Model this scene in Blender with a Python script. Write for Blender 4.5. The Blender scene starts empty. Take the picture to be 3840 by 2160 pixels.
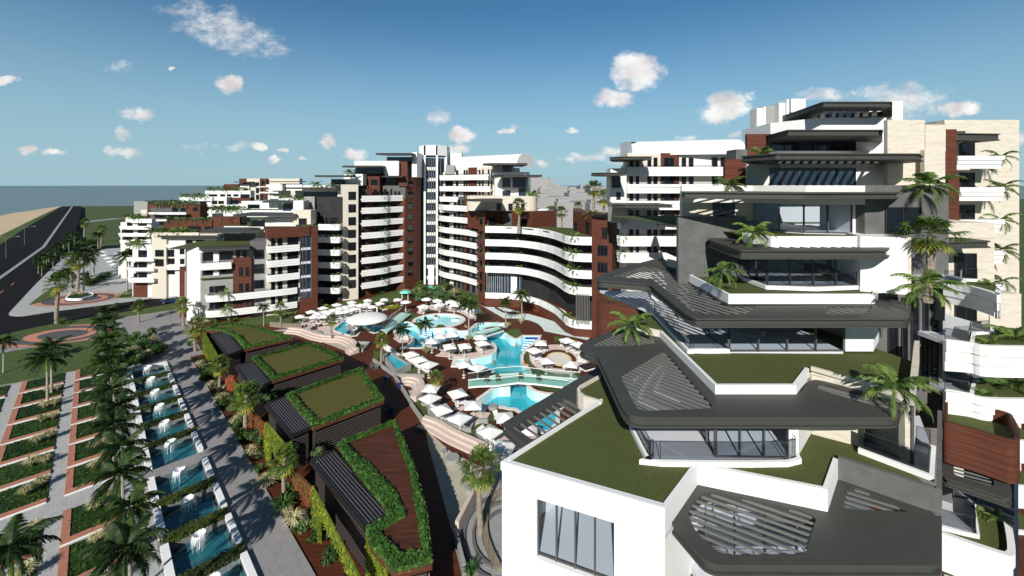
import bpy, bmesh, math, random
from mathutils import Vector
from mathutils.geometry import tessellate_polygon
random.seed(7)
R = math.radians
SC = bpy.context.scene
COL = SC.collection
# ---- survey: photo measurements -> world. Camera 31 m up, level; horizon row 466 of 1449 (2576 wide), focal 1030 px
F, H, CX, HY = 1030.0, 31.0, 1288.0, 466.0
K = 2576/3840
TAG = {'z1':(0,600,.49689),'z2':(1100,500,.49689),'z3':(2200,300,.63665),'z4':(0,1200,.66253),'z5':(1000,1000,.49689),
 'z6':(700,1200,.66253),'z7':(1900,1000,.66253),'z8':(2560,1000,.8005),'c1':(0,1360,.27603),'c2':(0,1760,.27603),
 'c3':(450,1700,.31746),'c4':(1400,1960,.1941),'p1':(1060,1080,.18634),'p2':(1500,1060,.18634),'p3':(1400,1240,.18634),
 'p4':(1860,1160,.18634),'p5':(1540,1420,.18634),'p6':(1860,1420,.18634),'r1':(400,640,.31056),'r2':(100,780,.31746),
 'r3':(3400,400,.57971),'r4':(3400,1220,.6490),'d':(0,0,1/K)}
def D(t, x, y):
    ox, oy, s = TAG[t]
    return ((ox+x*s)*K, (oy+y*s)*K)
def DL(t, *a): return [D(t, a[i], a[i+1]) for i in range(0, len(a), 2)]
def G(p, z=0.0):
    t = (H-z)/(p[1]-HY)
    return ((p[0]-CX)*t, F*t)
def GL(t, z, *a): return [G(p, z) for p in DL(t, *a)]
def WP(p, Y): return Vector(((p[0]-CX)/F*Y, Y, H-(p[1]-HY)*Y/F))
def XY(p, Y): return ((p[0]-CX)/F*Y, Y)
# ---- 2D helpers
def area(P): return sum(P[i-1][0]*P[i][1]-P[i][0]*P[i-1][1] for i in range(len(P)))/2
def cr(P, n=5, closed=True):
    out=[]; m=len(P)
    for i in range(m if closed else m-1):
        if closed: a,b,c,d=P[i-1],P[i],P[(i+1)%m],P[(i+2)%m]
        else: a,b,c,d=P[max(i-1,0)],P[i],P[i+1],P[min(i+2,m-1)]
        for k in range(n):
            t=k/n; t2=t*t; t3=t2*t
            out.append(tuple(.5*(2*b[j]+(c[j]-a[j])*t+(2*a[j]-5*b[j]+4*c[j]-d[j])*t2+(3*b[j]-a[j]-3*c[j]+d[j])*t3) for j in (0,1)))
    if not closed: out.append(tuple(P[-1][:2]))
    return out
def fillet(P, r=.4, n=4):
    out=[]; m=len(P)
    for i in range(m):
        a,b,c=Vector(P[i-1]),Vector(P[i]),Vector(P[(i+1)%m])
        u=(a-b); v=(c-b); lu=u.length; lv=v.length; d=min(r,lu*.45,lv*.45)
        p=b+u/lu*d; q=b+v/lv*d
        for k in range(n+1):
            t=k/n; out.append(tuple(p*(1-t)**2+b*2*t*(1-t)+q*t*t))
    return out
def offs(P, d, closed=True):
    """offset left of travel by d"""
    out=[]; m=len(P)
    for i in range(m):
        b=Vector(P[i]); a=Vector(P[i-1]) if (closed or i>0) else None; c=Vector(P[(i+1)%m]) if (closed or i<m-1) else None
        n1=n2=None
        if a is not None and (b-a).length>1e-6: e=(b-a).normalized(); n1=Vector((-e.y,e.x))
        if c is not None and (c-b).length>1e-6: e=(c-b).normalized(); n2=Vector((-e.y,e.x))
        if n1 is None: n1=n2
        if n2 is None: n2=n1
        s=n1+n2
        if s.length<1e-4: s=n1.copy()
        s.normalize(); k=max(s.dot(n1),.4)
        out.append(tuple(b+s*d/k))
    return out
def inset(P, d): return offs(P, d if area(P)>0 else -d)
def inpoly(x,y,P):
    c=False
    for i in range(len(P)):
        x1,y1=P[i-1]; x2,y2=P[i]
        if (y1>y)!=(y2>y) and x<(x2-x1)*(y-y1)/(y2-y1)+x1: c=not c
    return c
def ell(cx,cy,rx,ry,n=40,rot=0): return [(cx+rx*math.cos(t)*math.cos(rot)-ry*math.sin(t)*math.sin(rot), cy+rx*math.cos(t)*math.sin(rot)+ry*math.sin(t)*math.cos(rot)) for t in (2*math.pi*i/n for i in range(n))]
def lerp(a,b,t): return tuple(a[i]+(b[i]-a[i])*t for i in range(len(a)))
# ---- mesh builder
ORG={}
class MB:
    def __init__(s): s.v=[]; s.f=[]; s.m=[]
    def face(s,pts,mi=0):
        n=len(s.v); s.v+= [tuple(p) for p in pts]; s.f.append(tuple(range(n,n+len(pts)))); s.m.append(mi); return s
    def poly(s,P,z,mi=0,holes=(),up=True):
        loops=[[Vector((p[0],p[1],0)) for p in L] for L in [P]+list(holes)]
        flat=[p for L in loops for p in L]; n=len(s.v); s.v+=[(p.x,p.y,z) for p in flat]
        for t in tessellate_polygon(loops):
            a,b,c=[flat[i] for i in t]; ar=(b.x-a.x)*(c.y-a.y)-(c.x-a.x)*(b.y-a.y)
            if abs(ar)<1e-9: continue
            t=tuple(t) if (ar>0)==up else tuple(reversed(t))
            s.f.append(tuple(n+i for i in t)); s.m.append(mi)
        return s
    def walls(s,P,z0,z1,mi=0,out=True,closed=True):
        ccw=area(P)>0; m=len(P)
        for i in range(0 if closed else 1,m):
            a,b=P[i-1],P[i]
            if (ccw==out): s.face([(a[0],a[1],z0),(b[0],b[1],z0),(b[0],b[1],z1),(a[0],a[1],z1)],mi)
            else: s.face([(b[0],b[1],z0),(a[0],a[1],z0),(a[0],a[1],z1),(b[0],b[1],z1)],mi)
        return s
    def prism(s,P,z0,z1,mi=0,ti=None,holes=(),bot=True,top=True):
        s.walls(P,z0,z1,mi)
        for h in holes: s.walls(h,z0,z1,mi,out=False)
        if top: s.poly(P,z1,mi if ti is None else ti,holes)
        if bot: s.poly(P,z0,mi,holes,up=False)
        return s
    def box(s,cx,cy,z0,sx,sy,sz,rot=0,mi=0):
        c,n=math.cos(rot),math.sin(rot)
        P=[(cx+x*c-y*n,cy+x*n+y*c) for x,y in ((-sx/2,-sy/2),(sx/2,-sy/2),(sx/2,sy/2),(-sx/2,sy/2))]
        return s.prism(P,z0,z0+sz,mi)
    def seg(s,a,b,w,z0,z1,mi=0):
        a,b=Vector(a[:2]),Vector(b[:2]); e=(b-a)
        if e.length<1e-6: return s
        e.normalize(); n=Vector((-e.y,e.x))*w/2
        return s.prism([tuple(a-n),tuple(b-n),tuple(b+n),tuple(a+n)],z0,z1,mi)
    def sweep(s,path,prof,closed=False,mi=0):
        """prof: list of (offset to right of travel, z)"""
        rings=[]
        for o,z in prof: rings.append([(p[0],p[1],z) for p in offs(path,-o,closed)])
        m=len(path); k=len(prof)
        for j in range(k):
            A,B=rings[j],rings[(j+1)%k]
            for i in range(0 if closed else 1,m): s.face([A[i-1],A[i],B[i],B[i-1]],mi)
        if not closed:
            s.face([r[0] for r in rings],mi); s.face([r[-1] for r in reversed(rings)],mi)
        return s
    def tube(s,pts,r,n=6,mi=0,cap=True):
        pts=[Vector(p) for p in pts]; rs=r if isinstance(r,(list,tuple)) else [r]*len(pts); rings=[]
        for i,p in enumerate(pts):
            d=(pts[min(i+1,len(pts)-1)]-pts[max(i-1,0)]).normalized()
            x=d.cross(Vector((0,0,1)));
            if x.length<.05: x=d.cross(Vector((1,0,0)))
            x.normalize(); y=x.cross(d)
            rings.append([p+(x*math.cos(2*math.pi*k/n)+y*math.sin(2*math.pi*k/n))*rs[i] for k in range(n)])
        for A,B in zip(rings,rings[1:]):
            for k in range(n): s.face([A[k-1],A[k],B[k],B[k-1]],mi)
        if cap: s.face(rings[-1],mi); s.face(list(reversed(rings[0])),mi)
        return s
    def lathe(s,prof,cx=0,cy=0,n=16,mi=0):
        for (r0,z0),(r1,z1) in zip(prof,prof[1:]):
            for k in range(n):
                a,b=2*math.pi*k/n,2*math.pi*(k+1)/n
                q=[(cx+r0*math.cos(a),cy+r0*math.sin(a),z0),(cx+r0*math.cos(b),cy+r0*math.sin(b),z0),(cx+r1*math.cos(b),cy+r1*math.sin(b),z1),(cx+r1*math.cos(a),cy+r1*math.sin(a),z1)]
                if r0<1e-4: q=[q[0],q[2],q[3]]
                elif r1<1e-4: q=q[:3]
                s.face(q,mi)
        return s
    def build(s,name,mats,parent=None,label=None,cat=None,group=None,kind=None,smooth=False,weld=False):
        if not s.v: return None
        if parent is not None: o0=ORG[parent]
        else:
            xs=[p[0] for p in s.v]; ys=[p[1] for p in s.v]; o0=Vector(((min(xs)+max(xs))/2,(min(ys)+max(ys))/2,min(p[2] for p in s.v)))
        me=bpy.data.meshes.new(name); me.from_pydata([(p[0]-o0.x,p[1]-o0.y,p[2]-o0.z) for p in s.v],[],s.f)
        if not isinstance(mats,(list,tuple)): mats=[mats]
        for m in mats: me.materials.append(m)
        me.polygons.foreach_set('material_index',s.m)
        if weld:
            bm=bmesh.new(); bm.from_mesh(me); bmesh.ops.remove_doubles(bm,verts=bm.verts,dist=1e-4); bm.to_mesh(me); bm.free()
        if smooth: me.polygons.foreach_set('use_smooth',[True]*len(me.polygons))
        me.update()
        ob=bpy.data.objects.new(name,me); COL.objects.link(ob)
        if parent is not None: ob.parent=parent
        else: ob.location=o0
        ORG[ob]=o0
        tag(ob,label,cat,group,kind); return ob
def tag(o,label=None,cat=None,group=None,kind=None):
    if label: o['label']=label
    if cat: o['category']=cat
    if group: o['group']=group
    if kind: o['kind']=kind
def thing(name,label,cat,loc=(0,0,0),group=None,rot=0):
    o=bpy.data.objects.new(name,None); COL.objects.link(o); o.location=loc; o.rotation_euler=(0,0,rot); o.empty_display_size=.3
    ORG[o]=Vector(loc); tag(o,label,cat,group); return o
KIDS={}
def dup(root,loc,rot=0,label=None,group=None,scale=1):
    kids=KIDS.get(root)
    if kids is None:
        kids=[c for c in root.children]; KIDS[root]=kids
    r=root.copy(); COL.objects.link(r); r.location=loc; r.rotation_euler=(0,0,rot)
    r.scale=(scale,)*3 if not isinstance(scale,tuple) else scale
    if label: r['label']=label
    if group: r['group']=group
    for ch in kids:
        c=ch.copy(); COL.objects.link(c); c.parent=r
        for g in ch.children:
            d=g.copy(); COL.objects.link(d); d.parent=c
    return r
# ---- materials
def newmat(name):
    m=bpy.data.materials.new(name); m.use_nodes=True; nt=m.node_tree
    b=nt.nodes['Principled BSDF']; return m,nt,b
def M(name,col,rough=.7,var=.12,scale=1.0,detail=3,stretch=(1,1,1),bump=0,bscale=20,col2=None,spec=.3,metal=0,cut=None):
    m,nt,b=newmat(name); N=nt.nodes; L=nt.links
    b.inputs['Roughness'].default_value=rough; b.inputs['Specular IOR Level'].default_value=spec; b.inputs['Metallic'].default_value=metal
    tc=N.new('ShaderNodeTexCoord'); mp=N.new('ShaderNodeMapping'); mp.inputs['Scale'].default_value=stretch
    L.new(tc.outputs['Object'],mp.inputs['Vector'])
    nz=N.new('ShaderNodeTexNoise'); nz.inputs['Scale'].default_value=scale; nz.inputs['Detail'].default_value=detail; nz.inputs['Roughness'].default_value=.6
    L.new(mp.outputs[0],nz.inputs['Vector'])
    cr_=N.new('ShaderNodeValToRGB'); e=cr_.color_ramp.elements
    c1=col; c2=col2 or tuple(min(1,c*(1+var)) for c in col)
    if not col2: c1=tuple(c*(1-var) for c in col)
    lo,hi=cut or (.3,.7)
    e[0].position=lo; e[0].color=(*c1,1); e[1].position=hi; e[1].color=(*c2,1)
    L.new(nz.outputs['Fac'],cr_.inputs['Fac']); L.new(cr_.outputs[0],b.inputs['Base Color'])
    if bump:
        n2=N.new('ShaderNodeTexNoise'); n2.inputs['Scale'].default_value=bscale; n2.inputs['Detail'].default_value=2; L.new(mp.outputs[0],n2.inputs['Vector'])
        bp=N.new('ShaderNodeBump'); bp.inputs['Strength'].default_value=bump; bp.inputs['Distance'].default_value=.05
        L.new(n2.outputs['Fac'],bp.inputs['Height']); L.new(bp.outputs[0],b.inputs['Normal'])
    return m
def brick(name,c1,c2,mortar,w,h,ms=.01,rough=.8,axis='XY',var=.1,rot=0):
    m,nt,b=newmat(name); N=nt.nodes; L=nt.links
    tc=N.new('ShaderNodeTexCoord'); mp=N.new('ShaderNodeMapping'); mp.inputs['Rotation'].default_value=(R(90) if axis=='XZ' else 0,0,rot)
    br=N.new('ShaderNodeTexBrick'); br.inputs['Color1'].default_value=(*c1,1); br.inputs['Color2'].default_value=(*c2,1); br.inputs['Mortar'].default_value=(*mortar,1)
    br.inputs['Scale'].default_value=1; br.inputs['Brick Width'].default_value=w; br.inputs['Row Height'].default_value=h; br.inputs['Mortar Size'].default_value=ms
    L.new(tc.outputs['Object'],mp.inputs[0]); L.new(mp.outputs[0],br.inputs[0])
    nz=N.new('ShaderNodeTexNoise'); nz.inputs['Scale'].default_value=1.5; nz.inputs['Detail'].default_value=6
    L.new(tc.outputs['Object'],nz.inputs[0])
    mx=N.new('ShaderNodeMix'); mx.data_type='RGBA'; mx.blend_type='MULTIPLY'; mx.inputs['Factor'].default_value=.5
    L.new(br.outputs[0],mx.inputs['A']); rp=N.new('ShaderNodeMapRange'); rp.inputs['To Min'].default_value=.5; rp.inputs['To Max'].default_value=1.4; L.new(nz.outputs['Fac'],rp.inputs[0]); L.new(rp.outputs[0],mx.inputs['B'])
    L.new(mx.outputs['Result'],b.inputs['Base Color']); b.inputs['Roughness'].default_value=rough; b.inputs['Specular IOR Level'].default_value=.25
    return m
def planks(name,ca,cb,width=.14,axis='x',rough=.6):
    """long boards: streaky grain + joints; axis=coordinate across the boards"""
    m,nt,b=newmat(name); N=nt.nodes; L=nt.links
    tc=N.new('ShaderNodeTexCoord'); sp=N.new('ShaderNodeSeparateXYZ'); L.new(tc.outputs['Object'],sp.inputs[0])
    mp=N.new('ShaderNodeMapping'); s={'x':(6,.35,6),'y':(.35,6,6),'z':(.35,.35,7)}[axis]; mp.inputs['Scale'].default_value=s; L.new(tc.outputs['Object'],mp.inputs[0])
    nz=N.new('ShaderNodeTexNoise'); nz.inputs['Scale'].default_value=1; nz.inputs['Detail'].default_value=4; L.new(mp.outputs[0],nz.inputs[0])
    r=N.new('ShaderNodeValToRGB'); r.color_ramp.elements[0].position=.35; r.color_ramp.elements[0].color=(*ca,1); r.color_ramp.elements[1].position=.65; r.color_ramp.elements[1].color=(*cb,1)
    L.new(nz.outputs['Fac'],r.inputs[0])
    d=N.new('ShaderNodeMath'); d.operation='DIVIDE'; d.inputs[1].default_value=width; L.new(sp.outputs['xyz'.index(axis)],d.inputs[0])
    fr=N.new('ShaderNodeMath'); fr.operation='FRACT'; L.new(d.outputs[0],fr.inputs[0])
    gt=N.new('ShaderNodeMath'); gt.operation='GREATER_THAN'; gt.inputs[1].default_value=.08; L.new(fr.outputs[0],gt.inputs[0])
    mr=N.new('ShaderNodeMapRange'); mr.inputs['To Min'].default_value=.55; L.new(gt.outputs[0],mr.inputs[0])
    mx=N.new('ShaderNodeMix'); mx.data_type='RGBA'; mx.blend_type='MULTIPLY'; mx.inputs['Factor'].default_value=1
    L.new(r.outputs[0],mx.inputs['A']); L.new(mr.outputs[0],mx.inputs['B']); L.new(mx.outputs['Result'],b.inputs['Base Color'])
    b.inputs['Roughness'].default_value=rough; b.inputs['Specular IOR Level'].default_value=.2
    return m
def clear(name,tint,refl=.12,glow=0):
    m,nt,b=newmat(name); N=nt.nodes; L=nt.links; N.remove(b)
    t=N.new('ShaderNodeBsdfTransparent'); t.inputs[0].default_value=(*tint,1)
    g=N.new('ShaderNodeBsdfGlossy'); g.inputs['Roughness'].default_value=.03; g.inputs['Color'].default_value=(.8,.85,.9,1)
    lw=N.new('ShaderNodeFresnel'); lw.inputs[0].default_value=1.45
    ad=N.new('ShaderNodeMath'); ad.operation='ADD'; ad.inputs[1].default_value=refl; ad.use_clamp=True; L.new(lw.outputs[0],ad.inputs[0])
    mx=N.new('ShaderNodeMixShader'); L.new(ad.outputs[0],mx.inputs[0]); L.new(t.outputs[0],mx.inputs[1]); L.new(g.outputs[0],mx.inputs[2])
    L.new(mx.outputs[0],N['Material Output'].inputs[0]); return m
def water(name,ca,cb,scale,bump,rough=.08,spec=.4,det=2):
    m,nt,b=newmat(name); N=nt.nodes; L=nt.links
    tc=N.new('ShaderNodeTexCoord'); nz=N.new('ShaderNodeTexNoise'); nz.inputs['Scale'].default_value=scale; nz.inputs['Detail'].default_value=det; nz.inputs['Distortion'].default_value=.8
    L.new(tc.outputs['Object'],nz.inputs[0]); r=N.new('ShaderNodeValToRGB'); r.color_ramp.elements[0].color=(*ca,1); r.color_ramp.elements[1].color=(*cb,1); r.color_ramp.elements[0].position=.35; r.color_ramp.elements[1].position=.68
    L.new(nz.outputs['Fac'],r.inputs[0]); L.new(r.outputs[0],b.inputs['Base Color'])
    n2=N.new('ShaderNodeTexNoise'); n2.inputs['Scale'].default_value=scale*3; n2.inputs['Detail'].default_value=3; L.new(tc.outputs['Object'],n2.inputs[0])
    bp=N.new('ShaderNodeBump'); bp.inputs['Strength'].default_value=bump; bp.inputs['Distance'].default_value=.1; L.new(n2.outputs['Fac'],bp.inputs['Height']); L.new(bp.outputs[0],b.inputs['Normal'])
    b.inputs['Roughness'].default_value=rough; b.inputs['Specular IOR Level'].default_value=spec; return m
def leafmat(name,c1,c2,c3=None,scale=2.0,rough=.55,trans=True,spec=.3):
    m,nt,b=newmat(name); N=nt.nodes; L=nt.links
    tc=N.new('ShaderNodeTexCoord'); nz=N.new('ShaderNodeTexNoise'); nz.inputs['Scale'].default_value=scale; nz.inputs['Detail'].default_value=3; L.new(tc.outputs['Object'],nz.inputs[0])
    oi=N.new('ShaderNodeObjectInfo'); mm=N.new('ShaderNodeMath'); mm.operation='MULTIPLY_ADD'; mm.inputs[1].default_value=.2; mm.inputs[2].default_value=-.1; L.new(oi.outputs['Random'],mm.inputs[0])
    ad=N.new('ShaderNodeMath'); L.new(mm.outputs[0],ad.inputs[0]); L.new(nz.outputs['Fac'],ad.inputs[1])
    r=N.new('ShaderNodeValToRGB'); e=r.color_ramp.elements; e[0].position=.33; e[0].color=(*c1,1); e[1].position=.62; e[1].color=(*c2,1)
    if c3: x=e.new(.75); x.color=(*c3,1)
    L.new(ad.outputs[0],r.inputs[0]); L.new(r.outputs[0],b.inputs['Base Color']); b.inputs['Roughness'].default_value=rough; b.inputs['Specular IOR Level'].default_value=spec
    if trans:
        tr=N.new('ShaderNodeBsdfTranslucent'); L.new(r.outputs[0],tr.inputs[0]); mx=N.new('ShaderNodeMixShader'); mx.inputs[0].default_value=.3
        L.new(b.outputs[0],mx.inputs[1]); L.new(tr.outputs[0],mx.inputs[2]); L.new(mx.outputs[0],N['Material Output'].inputs[0])
    return m
white=M('white_render',(.82,.82,.81),.6,0,.35,6,(1,1,.35),col2=(.74,.74,.73),cut=(.45,.75))
mullm=M('grey_mullion_metal',(.09,.09,.092),.45,.1,2)
white2=M('warm_white_render',(.72,.7,.66),.7,.04,.4)
cream=M('cream_stone',(.66,.61,.52),.75,.0,.9,5,(1,1,6),col2=(.55,.49,.4),bump=.1,bscale=6,cut=(.42,.72))
wood=planks('wood_cladding',(.085,.03,.019),(.135,.046,.028),.2,'z')
deck=planks('wood_deck',(.06,.018,.009),(.115,.033,.015),.15,'y')
deck2=planks('roof_wood_deck',(.05,.018,.011),(.11,.04,.022),.12,'y')
conc=M('concrete',(.12,.12,.118),.8,.18,1.2,6,bump=.1,bscale=8)
conc2=M('pale_concrete',(.3,.3,.29),.8,.1,1,5)
dark=M('dark_metal',(.058,.058,.053),.55,.06,2,spec=.3)
slatm=M('slat_metal',(.16,.16,.15),.5,.06,2)
black=M('black_louvre_metal',(.02,.018,.018),.5,.1,2)
lawn=M('lawn',(.05,.066,.016),.9,0,14,4,col2=(.1,.12,.034),bump=.9,bscale=18)
turf=M('roof_turf',(.088,.082,.016),.9,.12,3,5,bump=.4,bscale=40)
field=M('meadow',(.055,.08,.022),.9,0,.06,8,col2=(.08,.1,.035))
grassm=M('garden_grass',(.04,.07,.015),.9,0,1.5,8,col2=(.09,.13,.035),bump=.8,bscale=15)
asph=M('asphalt',(.016,.016,.017),.95,.2,.3,8,bump=.2,bscale=30,spec=.05)
pave=brick('grey_pavers',(.44,.44,.43),(.4,.4,.39),(.33,.33,.32),.6,.3,.012,rot=R(44))
pave2=brick('promenade_pavers',(.29,.275,.275),(.275,.26,.26),(.24,.23,.23),1.2,.6,.012,rot=R(44))
pink=M('pink_paving',(.62,.49,.44),.8,.05,1,5)
pinkw=M('pink_wall',(.6,.49,.43),.8,.05,1,5)
palefl=brick('pale_blue_tiles',(.62,.7,.68),(.6,.68,.66),(.5,.57,.56),1.0,1.0,.03)
beigefl=M('beige_stone_floor',(.5,.46,.36),.85,.0,.6,8,col2=(.38,.34,.26))
copem=M('coping_stone',(.72,.66,.62),.6,.04,2)
tilew=M('pool_wall_tiles',(.42,.8,.86),.3,.0,1.2,3,(1,1,.3),col2=(.72,.93,.95))
stonew=brick('rubble_stone',(.3,.25,.18),(.22,.18,.13),(.12,.1,.08),.5,.3,.02,axis='XZ')
terra=brick('terracotta_bricks',(.48,.2,.13),(.42,.17,.11),(.3,.16,.12),.22,.11,.008)
terraf=M('terracotta_paving',(.52,.23,.15),.8,.08,1)
greyp=M('dark_grey_paving',(.09,.09,.1),.8,.08,1)
sand=M('sand',(.5,.38,.24),.95,0,.05,6,col2=(.62,.48,.32))
seam=water('sea_water',(.12,.165,.155),(.17,.215,.2),.012,.3,.35,.3,8)
poolw=water('pool_water',(.03,.4,.5),(.045,.46,.56),.12,.06,.06,.35)
wadew=water('wading_water',(.25,.68,.75),(.5,.86,.88),.6,.15,.08,.4)
basinw=water('basin_water',(.008,.075,.1),(.03,.16,.19),.5,.35,.07,.5)
glassd=M('dark_glass',(.008,.01,.014),.04,.3,.3,spec=.6)
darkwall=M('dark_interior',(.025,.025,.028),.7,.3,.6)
glassb=M('blue_glass',(.02,.035,.06),.04,.5,.25,spec=.8)
clearg=clear('clear_glass',(.88,.93,.98),.0)
roomw=M('interior_white',(.5,.52,.55),.6,.04,.5)
railg=clear('railing_glass',(.62,.64,.67),.02)
aqua=clear('aqua_glass',(.72,.9,.84),.03)
framem=M('window_frame_metal',(.03,.03,.032),.5,.1,2)
fabric=M('white_fabric',(.8,.79,.77),.8,.03,2)
plastic=M('white_resin',(.75,.74,.72),.45,.03,2)
blue=M('blue_tiles',(.02,.06,.4),.4,.2,3)
turq=M('turquoise_plastic',(.12,.6,.5),.4,.1,1)
yellow=M('yellow_paint',(.7,.5,.03),.7,.05,2)
floorw=M('white_floor',(.62,.64,.68),.35,.03,.5)
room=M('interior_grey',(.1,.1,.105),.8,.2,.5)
citym=M('far_city_render',(.33,.32,.32),.85,.08,.05)
trunkm=M('palm_trunk',(.2,.16,.12),.9,0,3,4,(1,1,6),col2=(.4,.34,.28),bump=.8,bscale=6)
trunkg=M('smooth_palm_trunk',(.28,.25,.2),.85,0,2,4,(1,1,5),col2=(.42,.4,.35),bump=.3,bscale=5)
shaftm=M('green_crownshaft',(.12,.25,.04),.5,.1,3)
fanleaf=leafmat('fan_palm_leaf',(.035,.07,.012),(.13,.2,.035),(.35,.36,.06))
oldleaf=leafmat('old_palm_leaf',(.2,.24,.03),(.45,.42,.06),(.6,.4,.1))
featherleaf=leafmat('feather_palm_leaf',(.012,.03,.008),(.045,.085,.018),(.1,.15,.03))
kentialeaf=leafmat('terrace_palm_leaf',(.05,.1,.02),(.17,.26,.06),(.3,.38,.1))
hedgel=leafmat('hedge_leaf',(.02,.06,.014),(.075,.18,.03),(.19,.33,.08),2.4)
yellowl=leafmat('lime_creeper_leaf',(.06,.11,.012),(.24,.3,.025),(.42,.45,.06),2.5)
redl=leafmat('red_creeper_leaf',(.1,.12,.03),(.42,.08,.045),(.5,.14,.08),2.2)
coverl=leafmat('ground_cover_leaf',(.012,.035,.006),(.05,.1,.018),(.1,.16,.03),3)
boxl=leafmat('box_hedge_leaf',(.02,.035,.008),(.09,.12,.022),(.14,.17,.04),2)
shrubl=leafmat('shrub_leaf',(.04,.09,.03),(.16,.24,.09),(.3,.38,.18),2)
yflower=leafmat('yellow_flower_leaf',(.12,.18,.02),(.45,.42,.03),(.6,.5,.05),3)
strawl=leafmat('straw_grass_blade',(.4,.36,.17),(.68,.63,.38),(.75,.72,.5),6)
greenbl=leafmat('green_grass_blade',(.04,.1,.02),(.12,.24,.06),(.3,.4,.15),3)
spray=M('water_spray',(.85,.87,.88),.3,.05,4,spec=.5)
skin=M('skin',(.5,.24,.13),.6,.06,3); hair=M('dark_hair',(.02,.015,.01),.7,.1,3)
# ---- camera, sky, sun
cd=bpy.data.cameras.new('camera'); cam=bpy.data.objects.new('camera',cd); COL.objects.link(cam); SC.camera=cam
cam.location=(0,0,H); cam.rotation_euler=(R(90),0,0); cd.sensor_width=36; cd.lens=36*F/2576; cd.shift_y=-(724.5-HY)/2576; cd.clip_end=60000; cd.clip_start=.5
SC.view_settings.view_transform='Standard'; SC.view_settings.look='None'; SC.view_settings.exposure=.08; SC.view_settings.gamma=1
SUN_EL=R(31.5); sd=Vector((.2,.98,0)).normalized()   # horizontal travel of the light
sl=bpy.data.lights.new('sun','SUN'); sl.energy=5; sl.angle=R(.5); sl.color=(1,.965,.9)
so=bpy.data.objects.new('sun',sl); COL.objects.link(so)
dv=Vector((sd.x*math.cos(SUN_EL),sd.y*math.cos(SUN_EL),-math.sin(SUN_EL))); so.rotation_euler=dv.to_track_quat('-Z','Y').to_euler(); so.location=(-60,-200,150)
w=bpy.data.worlds.new('World'); SC.world=w; w.use_nodes=True; nt=w.node_tree; N=nt.nodes; L=nt.links
bg=N['Background']; bg.inputs[1].default_value=1
sky=N.new('ShaderNodeTexSky'); sky.sky_type='NISHITA'; sky.sun_disc=False; sky.sun_elevation=SUN_EL; sky.sun_rotation=math.atan2(-sd.x,-sd.y); sky.altitude=100; sky.air_density=1.0; sky.dust_density=.4; sky.ozone_density=1.6
sk=N.new('ShaderNodeMix'); sk.data_type='RGBA'; sk.blend_type='MULTIPLY'; sk.inputs['Factor'].default_value=1; sk.inputs['B'].default_value=(.042,.075,.088,1)
L.new(sky.outputs[0],sk.inputs['A'])
hzt=N.new('ShaderNodeTexCoord'); hzs=N.new('ShaderNodeSeparateXYZ'); L.new(hzt.outputs['Generated'],hzs.inputs[0])
hzr=N.new('ShaderNodeMapRange'); hzr.interpolation_type='SMOOTHSTEP'; hzr.inputs['From Min'].default_value=-.02; hzr.inputs['From Max'].default_value=.4; hzr.inputs['To Min'].default_value=.92; hzr.inputs['To Max'].default_value=0; L.new(hzs.outputs[2],hzr.inputs[0])
hzm=N.new('ShaderNodeMix'); hzm.data_type='RGBA'; hzm.inputs['B'].default_value=(.34,.515,.6,1); L.new(hzr.outputs[0],hzm.inputs['Factor']); L.new(sk.outputs['Result'],hzm.inputs['A'])
def math_(op,a,b=None,c=None,clamp=False):
    n=N.new('ShaderNodeMath'); n.operation=op; n.use_clamp=clamp
    for i,v in enumerate((a,b,c)):
        if v is None: continue
        if isinstance(v,(int,float)): n.inputs[i].default_value=v
        else: L.new(v,n.inputs[i])
    return n.outputs[0]
def vm(op,a,b=None):
    n=N.new('ShaderNodeVectorMath'); n.operation=op
    for i,v in enumerate((a,b)):
        if v is None: continue
        if isinstance(v,tuple): n.inputs[i].default_value=v
        else: L.new(v,n.inputs[i])
    return n
tc=N.new('ShaderNodeTexCoord'); sp=N.new('ShaderNodeSeparateXYZ'); L.new(tc.outputs['Generated'],sp.inputs[0])
yc=math_('MAXIMUM',sp.outputs[1],.02); u=math_('DIVIDE',sp.outputs[0],yc); v=math_('DIVIDE',sp.outputs[2],yc)
uv=N.new('ShaderNodeCombineXYZ'); L.new(u,uv.inputs[0]); L.new(v,uv.inputs[1])
ns=N.new('ShaderNodeTexNoise'); ns.inputs['Scale'].default_value=22; ns.inputs['Detail'].default_value=7; ns.inputs['Roughness'].default_value=.6; L.new(uv.outputs[0],ns.inputs[0])
dsp=vm('MULTIPLY',vm('SUBTRACT',ns.outputs['Color'],(.5,.5,.5)).outputs[0],(.07,.045,0))
uvd=vm('ADD',uv.outputs[0],dsp.outputs[0]).outputs[0]
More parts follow.
